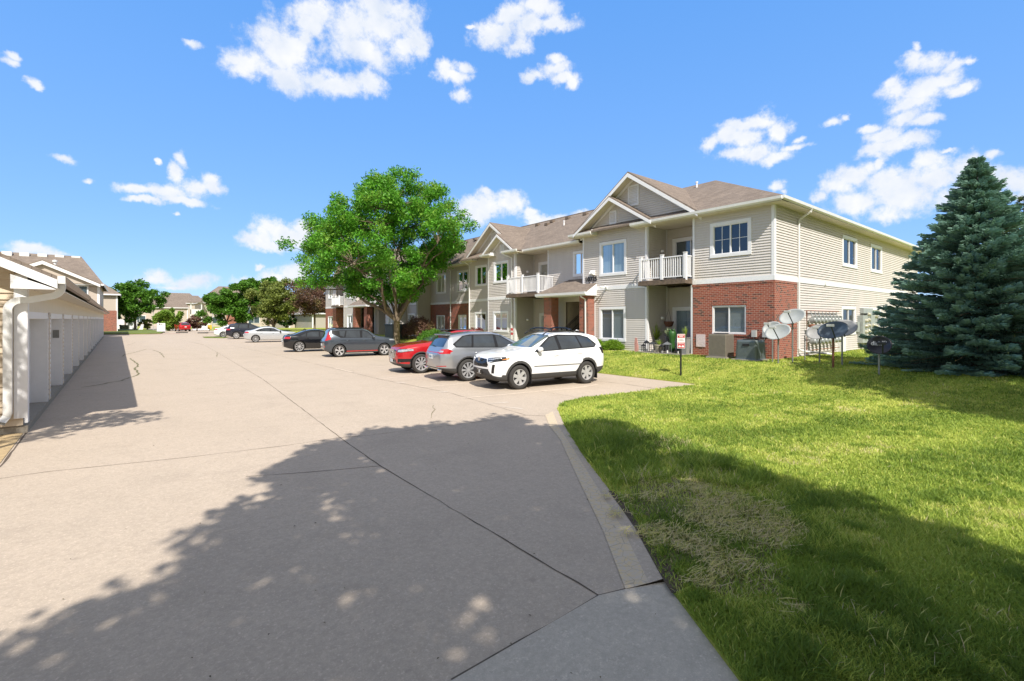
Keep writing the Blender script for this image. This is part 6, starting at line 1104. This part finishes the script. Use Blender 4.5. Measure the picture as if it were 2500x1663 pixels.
def build_car(c):
    t = thing(c['name'], c['label'], c['cat'], (0, 0, 0), 0, 'cars parked in the row by the building' if c.get('grp', 1) else None)
    bm = car_shell(c); lay = bm.faces.layers.int.new('part'); parts = []
    side = lambda co, n: abs(n.y) > .30
    def add(name, mat, view, poly, cond=side, center=False, sub=None): parts.append((name, mat, center)); carve(bm, view, poly, cond, lay, len(parts))
    xf, xr, Rw = c['xf'], c['xr'], c['R']; Ra = Rw + .055
    lowside = lambda co, n: abs(n.y) > .25 and co.z < 1.15
    if c.get('clad'):
        for x in (xf, xr): add('wheel_arch_trim', CLAD, 'S', circ(x, Rw, Ra + c.get('flare', .075)), lowside)
        add('sill_cladding', CLAD, 'S', [(xr - .05, -.1), (xr + .1, c['clad'] + .0), (xr + .75, c['clad'] - .05), (xf - .75, c['clad'] - .05), (xf - .1, c['clad'] + .0), (xf + .05, -.1)], lambda co, n: co.z < .6)
        zc1 = c.get('bclad', c['clad'] + .06); add('front_bumper_trim', CLAD, 'S', [(xf + Ra * .8, -.1), (xf + Ra * .8, zc1 - .08), (c['nose'] + .5, zc1), (c['nose'] + .5, -.1)], lambda co, n: co.x > xf and co.z < .9, True)
        add('rear_bumper_trim', CLAD, 'S', [(xr - Ra * .8, -.1), (xr - Ra * .8, zc1 + .0), (c['tail'] - .5, zc1 + .06), (c['tail'] - .5, -.1)], lambda co, n: co.x < xr and co.z < .9, True)
    ds = c['doors']; zbelt = c['belt']; bz = c.get('sill', .38)
    for nm, a, b in (('front_door', ds[1], ds[0]), ('rear_door', ds[2], ds[1])):
        lo = bz + .0; pts = [(a + .008, lo), (b - .008, lo), (b - .008, zbelt(b)), (a + .008, zbelt(a))]
        if nm == 'rear_door': pts = [(a + .30, lo), (b - .008, lo), (b - .008, zbelt(b)), (a + .008, zbelt(a)), (a + .03, .75), (a + .16, .60)]
        add(nm, c['paint'], 'S', pts, side)
    if c.get('dlo'): add('window_surround', GBLK, 'S', c['dlo'], lambda co, n: abs(n.y) > .25 and co.z > .8)
    for nm, pl in c['glass']: add(nm, CGL, 'S', pl, lambda co, n: abs(n.y) > .25 and co.z > .8)
    ws = c['wshield']; add('windshield', CGL2, 'F', ws[2], lambda co, n: ws[0] < co.x < ws[1] and n.z > .15 and n.x > .12, True)
    rw = c['rwin']; add('rear_window', CGL, 'F', rw[2], lambda co, n: rw[0] < co.x < rw[1] and n.x < -.12, True)
    for nm, mat, view, poly, xr0, xr1, cen in c.get('extra', ()): add(nm, mat, view, poly, (lambda a, b, vw: (lambda co, n: a < co.x < b and (vw != 'S' or abs(n.y) > .12)))(xr0, xr1, view), cen)
    for x in (xf, xr): carve(bm, 'S', circ(x, Rw, Ra), lambda co, n: co.z < 1.1 and abs(co.y) > .3, lay, -1)
    bmesh.ops.delete(bm, geom=[f for f in bm.faces if f[lay] == -1], context='FACES')
    groups = {}
    for f in bm.faces: groups.setdefault(f[lay], []).append(f)
    doors = {}
    for pid, fs in groups.items():
        idx = {}; V = []; Fs = []
        for f in fs:
            q = []
            for v in f.verts:
                if v.index not in idx or True:
                    k = (round(v.co.x, 5), round(v.co.y, 5), round(v.co.z, 5))
                    if k not in idx: idx[k] = len(V); V.append(tuple(v.co))
                    q.append(idx[k])
            if len(set(q)) == len(q): Fs.append(q)
        nm, mat, cen = ('body', c['paint'], True) if pid == 0 else parts[pid - 1]
        if cen:
            b = MB(); idy = list(range(len(V))); V2 = list(V); mir = {}
            for i, p in enumerate(V):
                if abs(p[1]) < 1e-4: mir[i] = i
                else: mir[i] = len(V2); V2.append((p[0], -p[1], p[2]))
            b.v = V2; b.f = [tuple(f) for f in Fs] + [tuple(mir[i] for i in reversed(f)) for f in Fs]; b.m = [0] * len(b.f); o = b.build(nm, mat, t, smooth=True, world=False); doors.setdefault(nm, []).append(o)
        else:
            for s in (1, -1):
                b = MB(); b.v = [(p[0], p[1] * s, p[2]) for p in V]; b.f = [tuple(f) if s > 0 else tuple(reversed(f)) for f in Fs]; b.m = [0] * len(b.f); o = b.build(nm, mat, t, smooth=True, world=False); doors.setdefault(nm, []).append(o)
    bm.free()
    # wheels
    W2 = max(p[1] for p in c['width']); tw = .235; yt = W2 - tw / 2 - .012; c['yt'] = yt
    for x in (xf, xr):
        for s in (1, -1):
            w = MB(); rr = c.get('rimr', Rw * .66); w.lathe([(rr, -tw / 2 + .02), (rr + .02, -tw / 2), (Rw - .035, -tw / 2), (Rw - .008, -tw / 2 + .025), (Rw, -tw / 2 + .06), (Rw, tw / 2 - .06), (Rw - .008, tw / 2 - .025), (Rw - .035, tw / 2), (rr + .02, tw / 2), (rr, tw / 2 - .02)], (x, s * yt, Rw), 'y', 32)
            wo = w.build('wheel', TYR, t, smooth=True, world=False); r = MB(); o = s * (tw / 2 - .012); q = s * (tw / 2 - .07)
            r.lathe([(rr + .005, o), (rr - .012, o), (rr - .03, q)], (x, s * yt, Rw), 'y', 32); r.lathe([(0, o - s * .012), (.05, o - s * .012), (.062, q)], (x, s * yt, Rw), 'y', 14)
            ns = c.get('spokes', 5)
            for k in range(ns):
                for d_ in ((-.10, .10) if c.get('split', 1) else (0,)):
                    a = 2 * math.pi * k / ns + .3; a2 = a + d_ * (5 / ns) * 1.4; w0, w1 = c.get('spw', (.028, .034)); e = rr - .012
                    p0 = (x + .03 * math.cos(a), Rw + .03 * math.sin(a)); p1 = (x + e * math.cos(a2), Rw + e * math.sin(a2)); nx, nz = -math.sin(a2), math.cos(a2); ya, yb = s * yt + o - s * .014, s * yt + q
                    r.hexa([(p0[0] - nx * w0, ya, p0[1] - nz * w0), (p1[0] - nx * w1, ya + s * .004, p1[1] - nz * w1), (p1[0] + nx * w1, ya + s * .004, p1[1] + nz * w1), (p0[0] + nx * w0, ya, p0[1] + nz * w0), (p0[0] - nx * w0, yb, p0[1] - nz * w0), (p1[0] - nx * w1, yb, p1[1] - nz * w1), (p1[0] + nx * w1, yb, p1[1] + nz * w1), (p0[0] + nx * w0, yb, p0[1] + nz * w0)])
            r.build('rim', RIM, wo, smooth=False, world=False); r = MB(); r.lathe([(0, q - s * .03), (rr, q - s * .03)], (x, s * yt, Rw), 'y', 24); r.build('brake_disc', RIMD, wo, world=False)
    m = MB(); zmin = min(p[1] for p in c['bottom']); m.box(c['tail'] + .45, c['nose'] - .45, -W2 * .62, W2 * .62, zmin + .03, .62)
    for x in (xf, xr):
        m.box(x - Ra - .02, x + Ra + .02, -W2 + .30, W2 - .30, .3, 1.0 * (Rw * 2 + .08))
        for s in (1, -1):
            n = 14; Pv = [(x + (Ra + .01) * math.cos(math.pi * k / n), (Rw + (Ra + .01) * math.sin(math.pi * k / n))) for k in range(n + 1)]
            for k in range(n): m.quad((Pv[k][0], s * (W2 - .04), Pv[k][1]), (Pv[k + 1][0], s * (W2 - .04), Pv[k + 1][1]), (Pv[k + 1][0], s * .4, Pv[k + 1][1]), (Pv[k][0], s * .4, Pv[k][1]))
    m.build('underbody', WELL, t, world=False)
    # mirrors, handles, seams
    mx, mz = c['mirror']; mw = c.get('mirw', .93) * W2
    for s in (1, -1):
        m = MB(); m.lathe([(0, -.10), (.05, -.095), (.075, -.06), (.085, .02), (.07, .09), (0, .11)], (0, 0, 0), 'y', 12); m.v = [(p[0] * .95 + mx, s * (mw + .10 + p[1]), p[2] * .95 + mz) for p in m.v]; mo = m.build('mirror', c.get('mirmat', c['paint']), t, smooth=True, world=False); m = MB(); m.box(mx + .0, mx + .07, s * (mw - .08) - .02, s * (mw + .03) + .02, mz - .09, mz - .03); m.build('mirror_arm', GBLK, mo, world=False)
    for (hx, hz), nm in zip(c['handles'], ('front_door', 'rear_door')):
        for s, o in zip((1, -1), doors.get(nm, [None, None])):
            if o is None: continue
            m = MB(); m.lathe([(0, -.10), (.018, -.09), (.02, 0), (.018, .09), (0, .10)], (0, 0, 0), 'x', 8); yb_ = c['hy'] * W2 + .016; m.v = [(p[0] + hx, s * (yb_ + p[1] * .8), p[2] + hz) for p in m.v]; m.build('handle', c.get('hmat', c['paint']), o, smooth=True, world=False)
    for fn in c.get('more', ()): fn(t, c)
    return t
def box_part(name, mat, x0, x1, y0, y1, z0, z1, bevel=.01, sym=False):
    def f(t, c):
        for s in ((1, -1) if sym else (1,)): a, b = sorted((y0 * s, y1 * s)); MB().box(x0, x1, a, b, z0, z1).build(name, mat, t, world=False, bevel=bevel)
    return f
def tube_part(name, mat, pts, r, sym=True, n=8):
    def f(t, c):
        for s in ((1, -1) if sym else (1,)): MB().tube([(x, y * s, z) for x, y, z in pts], r, n).build(name, mat, t, world=False, smooth=True)
    return f
def lin(*pts): xs = sorted(pts); return lambda x: float(np.interp(x, [p[0] for p in xs], [p[1] for p in xs]))
def roof_rack(t, c):
    for s in (1, -1): MB().tube([(.25, s * .56, 1.60), (.1, s * .57, 1.69), (-1.2, s * .58, 1.70), (-1.5, s * .57, 1.63)], .02, 6).build('roof_rail', GBLK, t, world=False)
    for x in (-.05, -.85): MB().tube([(x, -.66, 1.74), (x, -.3, 1.80), (x, .3, 1.80), (x, .66, 1.74)], .028, 6).build('roof_rack_bar', GBLK, t, world=False)
def ring_badge(x, z, r, mat=CHR, y=0):
    def f(t, c):
        b = MB(); b.lathe([(r * .72, 0), (r, .0), (r, .018), (r * .72, .018)], (x, y, z), 'x', 18); o = b.build('badge', mat, t, world=False); b = MB(); b.box(x, x + .014, -.012, .012, z - r * .8, z + r * .6); b.box(x, x + .013, -r * .5, r * .5, z + r * .1, z + r * .3); b.build('badge_bars', mat, t, world=False)
    return f
WHP = paint('white_car_paint', (.78, .79, .80), 0, .3)
suv = dict(name='suv', cat='car', nose=2.24, tail=-2.28, xf=1.345, xr=-1.345, R=.365, rimr=.235,
 top=[(2.24, .90), (2.18, 1.00), (1.9, 1.085), (1.4, 1.15), (1.05, 1.19), (.86, 1.23), (.12, 1.60), (-.2, 1.675), (-.9, 1.695), (-1.6, 1.64), (-1.98, 1.56), (-2.06, 1.48), (-2.2, 1.18), (-2.28, 1.02)],
 shoulder=[(2.24, .82), (2.1, .92), (1.6, 1.02), (.9, 1.07), (-.8, 1.13), (-1.6, 1.17), (-2.1, 1.12), (-2.28, .95)], bottom=[(2.24, .40), (2.05, .26), (1.8, .23), (-1.8, .25), (-2.05, .32), (-2.28, .45)],
 width=[(2.24, .60), (2.17, .74), (2.0, .86), (1.6, .925), (0, .915), (-1.6, .925), (-2.05, .87), (-2.2, .80), (-2.28, .70)],
 belt=lin((.95, 1.06), (-1.5, 1.14)), doors=(.90, -.22, -1.18), sill=.44, clad=.50, bclad=.52, paint=WHP, spokes=6, split=0, spw=(.04, .055),
 dlo=[(.80, 1.085), (.06, 1.535), (-.3, 1.60), (-1.25, 1.575), (-1.55, 1.50), (-1.84, 1.27), (-1.70, 1.17)],
 glass=[('door_window', [(.66, 1.12), (.04, 1.50), (-.16, 1.55), (-.18, 1.14)]), ('door_window', [(-.30, 1.15), (-.28, 1.56), (-1.02, 1.55), (-1.10, 1.18)]), ('quarter_window', [(-1.17, 1.19), (-1.08, 1.545), (-1.30, 1.53), (-1.52, 1.46), (-1.76, 1.27), (-1.68, 1.20)])],
 wshield=(.05, .92, [(0, 1.225), (.72, 1.225), (.585, 1.60), (0, 1.61)]), rwin=(-2.4, -1.95, [(0, 1.16), (.64, 1.16), (.54, 1.49), (0, 1.5)]),
 extra=[('front_bumper_trim', CLAD, 'F', [(0, .2), (.80, .2), (.80, .38), (.64, .43), (.50, .62), (0, .62)], 1.9, 3, True), ('bumper_wing', WHP, 'F', [(.56, .62), (.50, .60), (.66, .44), (.82, .40), (.90, .62)], 1.9, 3, False), ('grille', GBLK, 'F', [(0, .67), (.44, .67), (.50, .74), (.38, .91), (0, .92)], 2.0, 3, True), ('headlight', HEADD, 'F', [(.42, .94), (.47, .84), (.62, .81), (.95, .88), (.95, .99), (.7, .975)], 1.80, 3, False), ('headlight_lens', HEADL, 'F', [(.46, .925), (.47, .895), (.62, .895), (.80, .94), (.80, .965), (.64, .935)], 1.84, 3, False), ('headlight_lens', HEADL, 'F', [(.52, .855), (.54, .83), (.63, .83), (.66, .86)], 1.84, 3, False), ('turn_lamp', AMB, 'F', [(.83, .90), (.88, .90), (.95, .97), (.90, .985)], 1.7, 3, False), ('fog_lamp_vent', GBLK, 'F', [(.62, .50), (.70, .50), (.74, .76), (.66, .76)], 1.8, 3, False),
  ('tail_lamp', GBLK, 'S', [(-1.92, 1.17), (-2.5, 1.17), (-2.5, .96), (-2.05, .96)], -3, -1.8, False), ('tail_lamp_lens', TAIL, 'S', [(-2.12, 1.14), (-2.5, 1.14), (-2.5, 1.02), (-2.14, 1.02)], -3, -1.9, False)],
 mirror=(.62, 1.17), handles=((-.05, .97), (-1.02, 1.0)), hy=.975,
 more=[roof_rack, ring_badge(2.305, .90, .065), box_part('number_plate', GBLK, 2.29, 2.31, -.155, .155, .44, .60), box_part('plate_frame', CHR, 2.311, 2.314, -.14, .14, .575, .59, 0), box_part('plate_frame', CHR, 2.311, 2.314, -.14, .14, .455, .467, 0), box_part('plate_print', PLATE, 2.311, 2.316, -.03, .03, .48, .565, 0), box_part('door_moulding', CLAD, -1.1, .82, .918, .928, .66, .675, 0, True), box_part('mud_flap', GBLK, .90, .92, .70, .90, .14, .45, .004, True), box_part('mud_flap', GBLK, -1.80, -1.78, .70, .90, .16, .45, .004, True), tube_part('antenna_fin', WHP, [(-1.5, 0, 1.66), (-1.6, 0, 1.70), (-1.7, 0, 1.69)], [.01, .03, .01], False), box_part('sunroof', CGL, -.95, -.2, -.4, .4, 1.694, 1.706, .004)])
def var(base, **k): d = dict(base); d.update(k); return d
# long low crossover shape shared by the silver and the red one
def xover(p, rearbar):
    d = dict(name='crossover', cat='car', nose=2.30, tail=-2.42, xf=1.42, xr=-1.43, R=.375, rimr=.26,
     top=[(2.30, .88), (2.22, 1.02), (1.9, 1.11), (1.4, 1.165), (1.1, 1.19), (.9, 1.22), (.05, 1.58), (-.35, 1.655), (-1.0, 1.66), (-1.7, 1.60), (-1.98, 1.56), (-2.06, 1.50), (-2.34, 1.12), (-2.42, .98)],
     shoulder=[(2.30, .80), (2.1, .92), (1.5, 1.03), (.9, 1.06), (-.8, 1.10), (-1.6, 1.13), (-2.1, 1.10), (-2.42, .90)], bottom=[(2.30, .36), (2.1, .24), (1.8, .22), (-1.8, .24), (-2.1, .30), (-2.42, .42)],
     width=[(2.30, .62), (2.22, .76), (2.0, .88), (1.5, .95), (0, .945), (-1.5, .955), (-2.1, .90), (-2.32, .82), (-2.42, .72)],
     belt=lin((.95, 1.05), (-1.5, 1.12)), doors=(.95, -.25, -1.28), sill=.42, clad=.40, bclad=.44, paint=p, spokes=9, split=0, spw=(.014, .040), flare=.045,
     dlo=None, glass=[('door_window', [(.70, 1.10), (.0, 1.475), (-.20, 1.525), (-.21, 1.12)]), ('door_window', [(-.33, 1.13), (-.31, 1.53), (-1.1, 1.535), (-1.22, 1.15)]), ('quarter_window', [(-1.30, 1.16), (-1.18, 1.53), (-1.5, 1.50), (-1.9, 1.25), (-1.86, 1.18)])],
     wshield=(.0, .98, [(0, 1.215), (.75, 1.215), (.60, 1.575), (0, 1.585)]), rwin=(-2.5, -2.0, [(0, 1.14), (.66, 1.16), (.58, 1.50), (0, 1.52)]),
     mirror=(.68, 1.14), handles=((-.08, .93), (-1.08, .95)), hy=.975)
    return d
SILV = paint('silver_car_paint', (.40, .42, .45), .75, .3); REDP = paint('red_car_paint', (.45, .008, .012), .2, .25); GREYP = paint('slate_grey_car_paint', (.075, .092, .115), .6, .28); BLKP = paint('black_car_paint', (.008, .009, .012), .2, .2); SLV2 = paint('pale_silver_car_paint', (.55, .57, .60), .5, .3); NAVY = paint('dark_navy_car_paint', (.012, .016, .03), .3, .22)
def grille_bars(x, y0, y1, z0, z1, n, mat=CHR, m=4):
    def f(t, c):
        b = MB()
        for i in range(n): z = z0 + (i + .5) * (z1 - z0) / n; b.box(x - .03, x + .012, y0, y1, z - .007, z + .007)
        for i in range(m + 1): y = y0 + i * (y1 - y0) / m; b.box(x - .03, x + .010, y - .008, y + .008, z0, z1)
        b.box(x - .04, x + .02, y0 - .02, y1 + .02, z1, z1 + .03); b.box(x - .04, x + .02, y0 - .02, y1 + .02, z0 - .03, z0); b.build('grille_mesh', mat, t, world=False)
    return f
specs = []
specs.append((var(suv, label='white compact crossover with black cladding and roof rack nearest the viewer'), (1267.5, 951), (1423, 937.4), -1))
sx = xover(SILV, True); sx.update(label='silver crossover with full width red tail bar seen from behind', dlo=[(.80, 1.07), (.02, 1.51), (-.3, 1.56), (-1.25, 1.565), (-1.55, 1.52), (-1.98, 1.25), (-1.88, 1.14)],
 extra=[('tail_bar', TAIL, 'F', [(0, .955), (.70, .955), (.99, .93), (.99, 1.06), (.86, 1.105), (.60, 1.08), (.46, .99), (0, .985)], -3, -2.1, True), ('tail_bar', TAIL, 'S', [(-2.0, 1.02), (-2.1, 1.085), (-2.6, 1.09), (-2.6, .93), (-2.2, .94)], -3, -1.9, False), ('reverse_lamp', HEADL, 'F', [(.50, 1.0), (.62, .985), (.74, .99), (.74, 1.04), (.60, 1.05)], -3, -2.1, False), ('rear_reflector', TAIL, 'F', [(.44, .50), (.82, .52), (.82, .55), (.44, .53)], -3, -2.2, False), ('rear_valance', CHR, 'F', [(0, .36), (.70, .36), (.60, .44), (0, .44)], -3, -2.2, True)],
 more=[box_part('number_plate', PLATE, -2.50, -2.48, -.155, .155, .74, .90), box_part('plate_print', M('plate_blue', (.12, .22, .35), .5), -2.503, -2.50, -.11, .11, .80, .85, 0), box_part('exhaust_pipe', CHR, -2.44, -2.36, .50, .74, .36, .43, .02, True), tube_part('wiper', GBLK, [(-2.33, .0, 1.17), (-2.30, .3, 1.19)], .014, False), box_part('spoiler', SILV, -2.14, -1.95, -.55, .55, 1.535, 1.565, .012)])
specs.append((sx, (1142.7, 930.8), None, 1))
rx = xover(REDP, False); rx.update(label='bright red crossover with chrome mesh grille facing the drive', dlo=[(.80, 1.07), (.02, 1.51), (-.3, 1.56), (-1.25, 1.565), (-1.55, 1.52), (-1.98, 1.25), (-1.88, 1.14)],
 extra=[('grille', CHR, 'F', [(0, .60), (.36, .60), (.42, .68), (.40, .90), (0, .91)], 2.1, 3, True), ('headlight', HEADD, 'F', [(.50, .93), (.52, .82), (.74, .81), (1.0, .90), (1.0, .965), (.75, .955)], 1.75, 3, False), ('headlight_lens', HEADL, 'F', [(.54, .91), (.56, .84), (.74, .83), (.90, .88), (.90, .94), (.74, .93)], 1.75, 3, False), ('lower_intake', GBLK, 'F', [(0, .38), (.50, .38), (.44, .54), (0, .54)], 2.0, 3, True), ('fog_lamp_vent', GBLK, 'F', [(.56, .42), (.90, .46), (.92, .58), (.60, .58)], 1.8, 3, False), ('tail_bar', TAIL, 'F', [(0, .97), (.99, .95), (.99, 1.06), (0, 1.0)], -3, -2.1, True)],
 more=[grille_bars(2.375, -.36, .36, .62, .89, 7), box_part('number_plate', PLATE, 2.37, 2.39, -.155, .155, .42, .58), ring_badge(2.40, .80, .05), box_part('chrome_strip', CHR, 2.24, 2.26, .56, .80, .445, .46, 0, True), box_part('sunroof', CGL, -1.0, .0, -.45, .45, 1.64, 1.668, .004)])
specs.append((rx, (1028.3, 911.6), None, -1))
box_ = dict(name='boxy_car', cat='car', label='slate grey boxy hatchback with red sill stripe and tall tail lamps', nose=2.05, tail=-2.10, xf=1.28, xr=-1.32, R=.345, rimr=.24,
 top=[(2.05, .84), (1.98, .95), (1.7, 1.03), (1.25, 1.10), (1.0, 1.14), (.8, 1.20), (.35, 1.50), (.1, 1.575), (-.6, 1.60), (-1.4, 1.585), (-1.78, 1.55), (-1.88, 1.48), (-2.02, 1.05), (-2.10, .92)],
 shoulder=[(2.05, .76), (1.9, .86), (1.4, .95), (.9, 1.0), (-.8, 1.03), (-1.6, 1.05), (-2.0, 1.0), (-2.10, .85)], bottom=[(2.05, .34), (1.9, .22), (1.6, .19), (-1.6, .21), (-1.9, .28), (-2.10, .40)],
 width=[(2.05, .60), (1.96, .74), (1.75, .84), (1.3, .90), (0, .895), (-1.3, .90), (-1.8, .86), (-2.02, .80), (-2.10, .72)], tumble=.30,
 belt=lin((.95, 1.0), (-1.5, 1.06)), doors=(.92, -.08, -1.0), sill=.36, clad=None, paint=GREYP, spokes=5, split=1, spw=(.018, .03), mirmat=GREYP,
 dlo=[(.72, 1.03), (.32, 1.40), (.05, 1.475), (-1.3, 1.475), (-1.7, 1.46), (-1.75, 1.30), (-1.25, 1.06)], glass=[('door_window', [(.62, 1.05), (.30, 1.36), (.02, 1.44), (-.02, 1.05)]), ('door_window', [(-.14, 1.06), (-.14, 1.45), (-.88, 1.45), (-.98, 1.08)]), ('quarter_window', [(-1.06, 1.10), (-.95, 1.44), (-1.30, 1.44), (-1.28, 1.18)])],
 wshield=(.15, .92, [(0, 1.17), (.72, 1.17), (.62, 1.50), (0, 1.51)]), rwin=(-2.2, -1.84, [(0, 1.02), (.60, 1.04), (.58, 1.44), (0, 1.47)]),
 extra=[('tail_lamp', TAIL, 'F', [(.66, 1.00), (.60, .90), (.86, .97), (.84, 1.46), (.72, 1.48), (.71, 1.1)], -3, -1.80, False), ('tail_lamp', TAIL, 'S', [(-1.86, 1.5), (-1.94, 1.5), (-2.06, 1.0), (-2.2, .9), (-1.93, .93), (-1.90, 1.1)], -3, -1.7, False), ('rear_reflector', TAIL, 'F', [(.55, .55), (.72, .56), (.72, .62), (.55, .61)], -3, -1.9, False), ('headlight', HEADL, 'F', [(.45, .84), (.95, .88), (.95, .95), (.45, .92)], 1.6, 3, False), ('rear_valance', CLAD, 'F', [(0, .2), (.7, .2), (.66, .42), (0, .42)], -3, -1.7, True)],
 more=[box_part('sill_stripe', M('red_sill_stripe', (.5, .03, .02), .4), -.93, .88, .872, .905, .30, .335, .004, True), box_part('number_plate', PLATE, -2.17, -2.15, -.16, .16, .62, .74), box_part('roof_rail', GBLK, -1.5, .1, .60, .64, 1.565, 1.61, .01, True)], mirror=(.62, 1.09), handles=((.08, .90), (-.84, .92)), hy=.985)
specs.append((box_, (828.5, 872.3), (939.2, 866.9), 1))
def sedan(label, p, **k):
    d = dict(name='sedan', cat='car', label=label, nose=2.35, tail=-2.35, xf=1.42, xr=-1.43, R=.33, rimr=.235,
     top=[(2.35, .66), (2.28, .78), (1.9, .90), (1.4, .96), (1.1, .985), (.9, 1.02), (.15, 1.36), (-.2, 1.425), (-.7, 1.425), (-1.15, 1.34), (-1.75, 1.12), (-2.0, 1.085), (-2.24, 1.07), (-2.31, .98), (-2.35, .85)],
     shoulder=[(2.35, .60), (2.1, .74), (1.5, .86), (.9, .90), (-.8, .93), (-1.6, .98), (-2.1, .97), (-2.35, .80)], bottom=[(2.35, .30), (2.15, .18), (1.8, .16), (-1.8, .18), (-2.1, .24), (-2.35, .34)],
     width=[(2.35, .60), (2.27, .74), (2.0, .84), (1.5, .905), (0, .90), (-1.5, .91), (-2.05, .85), (-2.26, .76), (-2.35, .66)], tumble=.42,
     belt=lin((.95, .90), (-1.5, .96)), doors=(.98, -.12, -1.1), sill=.28, clad=None, paint=p, spokes=9, split=0, spw=(.012, .022),
     dlo=[(.72, .925), (.12, 1.25), (-.2, 1.30), (-.7, 1.29), (-1.1, 1.20), (-1.52, 1.03), (-1.3, .975)], glass=[('door_window', [(.62, .945), (.10, 1.22), (-.10, 1.265), (-.12, .955)]), ('door_window', [(-.20, .955), (-.19, 1.27), (-.68, 1.265), (-.92, 1.20), (-.98, .975)]), ('quarter_window', [(-1.04, .98), (-1.0, 1.18), (-1.12, 1.15), (-1.38, 1.02), (-1.3, .985)])],
     wshield=(.05, 1.0, [(0, 1.005), (.72, 1.005), (.58, 1.36), (0, 1.37)]), rwin=(-1.8, -1.0, [(0, 1.13), (.66, 1.13), (.54, 1.34), (0, 1.36)]),
     extra=[('tail_lamp', TAIL, 'F', [(.42, .86), (.95, .84), (.95, .96), (.45, .97)], -3, -2.0, False), ('tail_lamp', TAIL, 'S', [(-1.95, .93), (-2.6, .98), (-2.6, .84), (-2.15, .85)], -3, -1.9, False), ('rear_valance', CLAD, 'F', [(0, .2), (.7, .2), (.62, .36), (0, .36)], -3, -2.0, True), ('headlight', HEADL, 'F', [(.5, .68), (.95, .72), (.95, .80), (.5, .77)], 1.9, 3, False)],
     more=[box_part('number_plate', PLATE, -2.42, -2.40, -.16, .16, .62, .76), tube_part('antenna_fin', p, [(-.9, 0, 1.40), (-1.0, 0, 1.44), (-1.08, 0, 1.42)], [.01, .03, .01], False)], mirror=(.66, .97), handles=((.02, .82), (-.96, .86)), hy=.985, mirmat=GBLK)
    d.update(k); return d
specs.append((sedan('glossy black sedan with dark alloy wheels, tail toward the drive', BLKP, R=.34, rimr=.26), (731, 859.7), None, 1))
specs.append((sedan('pale silver sedan with sloping fastback roof, tail toward the drive', SLV2), (624, 836.4), None, 1))
dk = xover(NAVY, False); dk.update(label='dark navy crossover behind the pale silver sedan', clad=None, dlo=[(.80, 1.07), (.02, 1.51), (-.3, 1.56), (-1.25, 1.55), (-1.55, 1.48), (-1.85, 1.25), (-1.78, 1.14)], extra=[('tail_lamp', TAIL, 'F', [(.50, .93), (.99, .95), (.99, 1.08), (.62, 1.06)], -3, -2.0, False), ('tail_lamp', TAIL, 'S', [(-1.95, 1.06), (-2.6, 1.08), (-2.6, .93), (-2.15, .95)], -3, -1.8, False)], more=[box_part('number_plate', PLATE, -2.50, -2.48, -.155, .155, .74, .90), box_part('roof_rail', GBLK, -1.5, .0, .60, .64, 1.60, 1.66, .01, True)])
specs.append((dk, (577, 827.9), None, 1))
specs.append((sedan('white sedan furthest along the row beyond the navy crossover', WHP), (545, 824.4), None, 1))
def place(t, c, rearpx, other, facing):
    s = c.get('scale', 1.02); phi = R(-8.2) if facing > 0 else R(171.8)
    wx, wy = G(*rearpx); ax = c['xr'] if facing > 0 else c['xf']; sd_ = -1 if facing > 0 else 1
    lx, ly = ax * s, sd_ * (c['yt'] + .06) * s; ca, sa = math.cos(phi), math.sin(phi)
    t.scale = (s, s, s * 1.055); t.rotation_euler = (0, 0, phi); t.location = (wx - (ca * lx - sa * ly), wy - (sa * lx + ca * ly), 0)
for c, p0, p1, fc in specs:
    t = build_car(c); place(t, c, p0, p1, fc)
# far red car seen from behind, facing away
fr_ = xover(REDP, False); fr_.update(label='small dark red car seen from behind at the far end of the drive', name='far_car', grp=0, clad=None, dlo=None, extra=[('tail_lamp', TAIL, 'F', [(.55, .93), (.99, .95), (.99, 1.10), (.62, 1.10)], -3, -2.0, False)], more=[box_part('number_plate', PLATE, -2.50, -2.48, -.155, .155, .74, .90)])
t = build_car(fr_); X, Y = G(448, 809.5); t.location = (X, Y + 2.2, 0); t.rotation_euler = (0, 0, R(97))
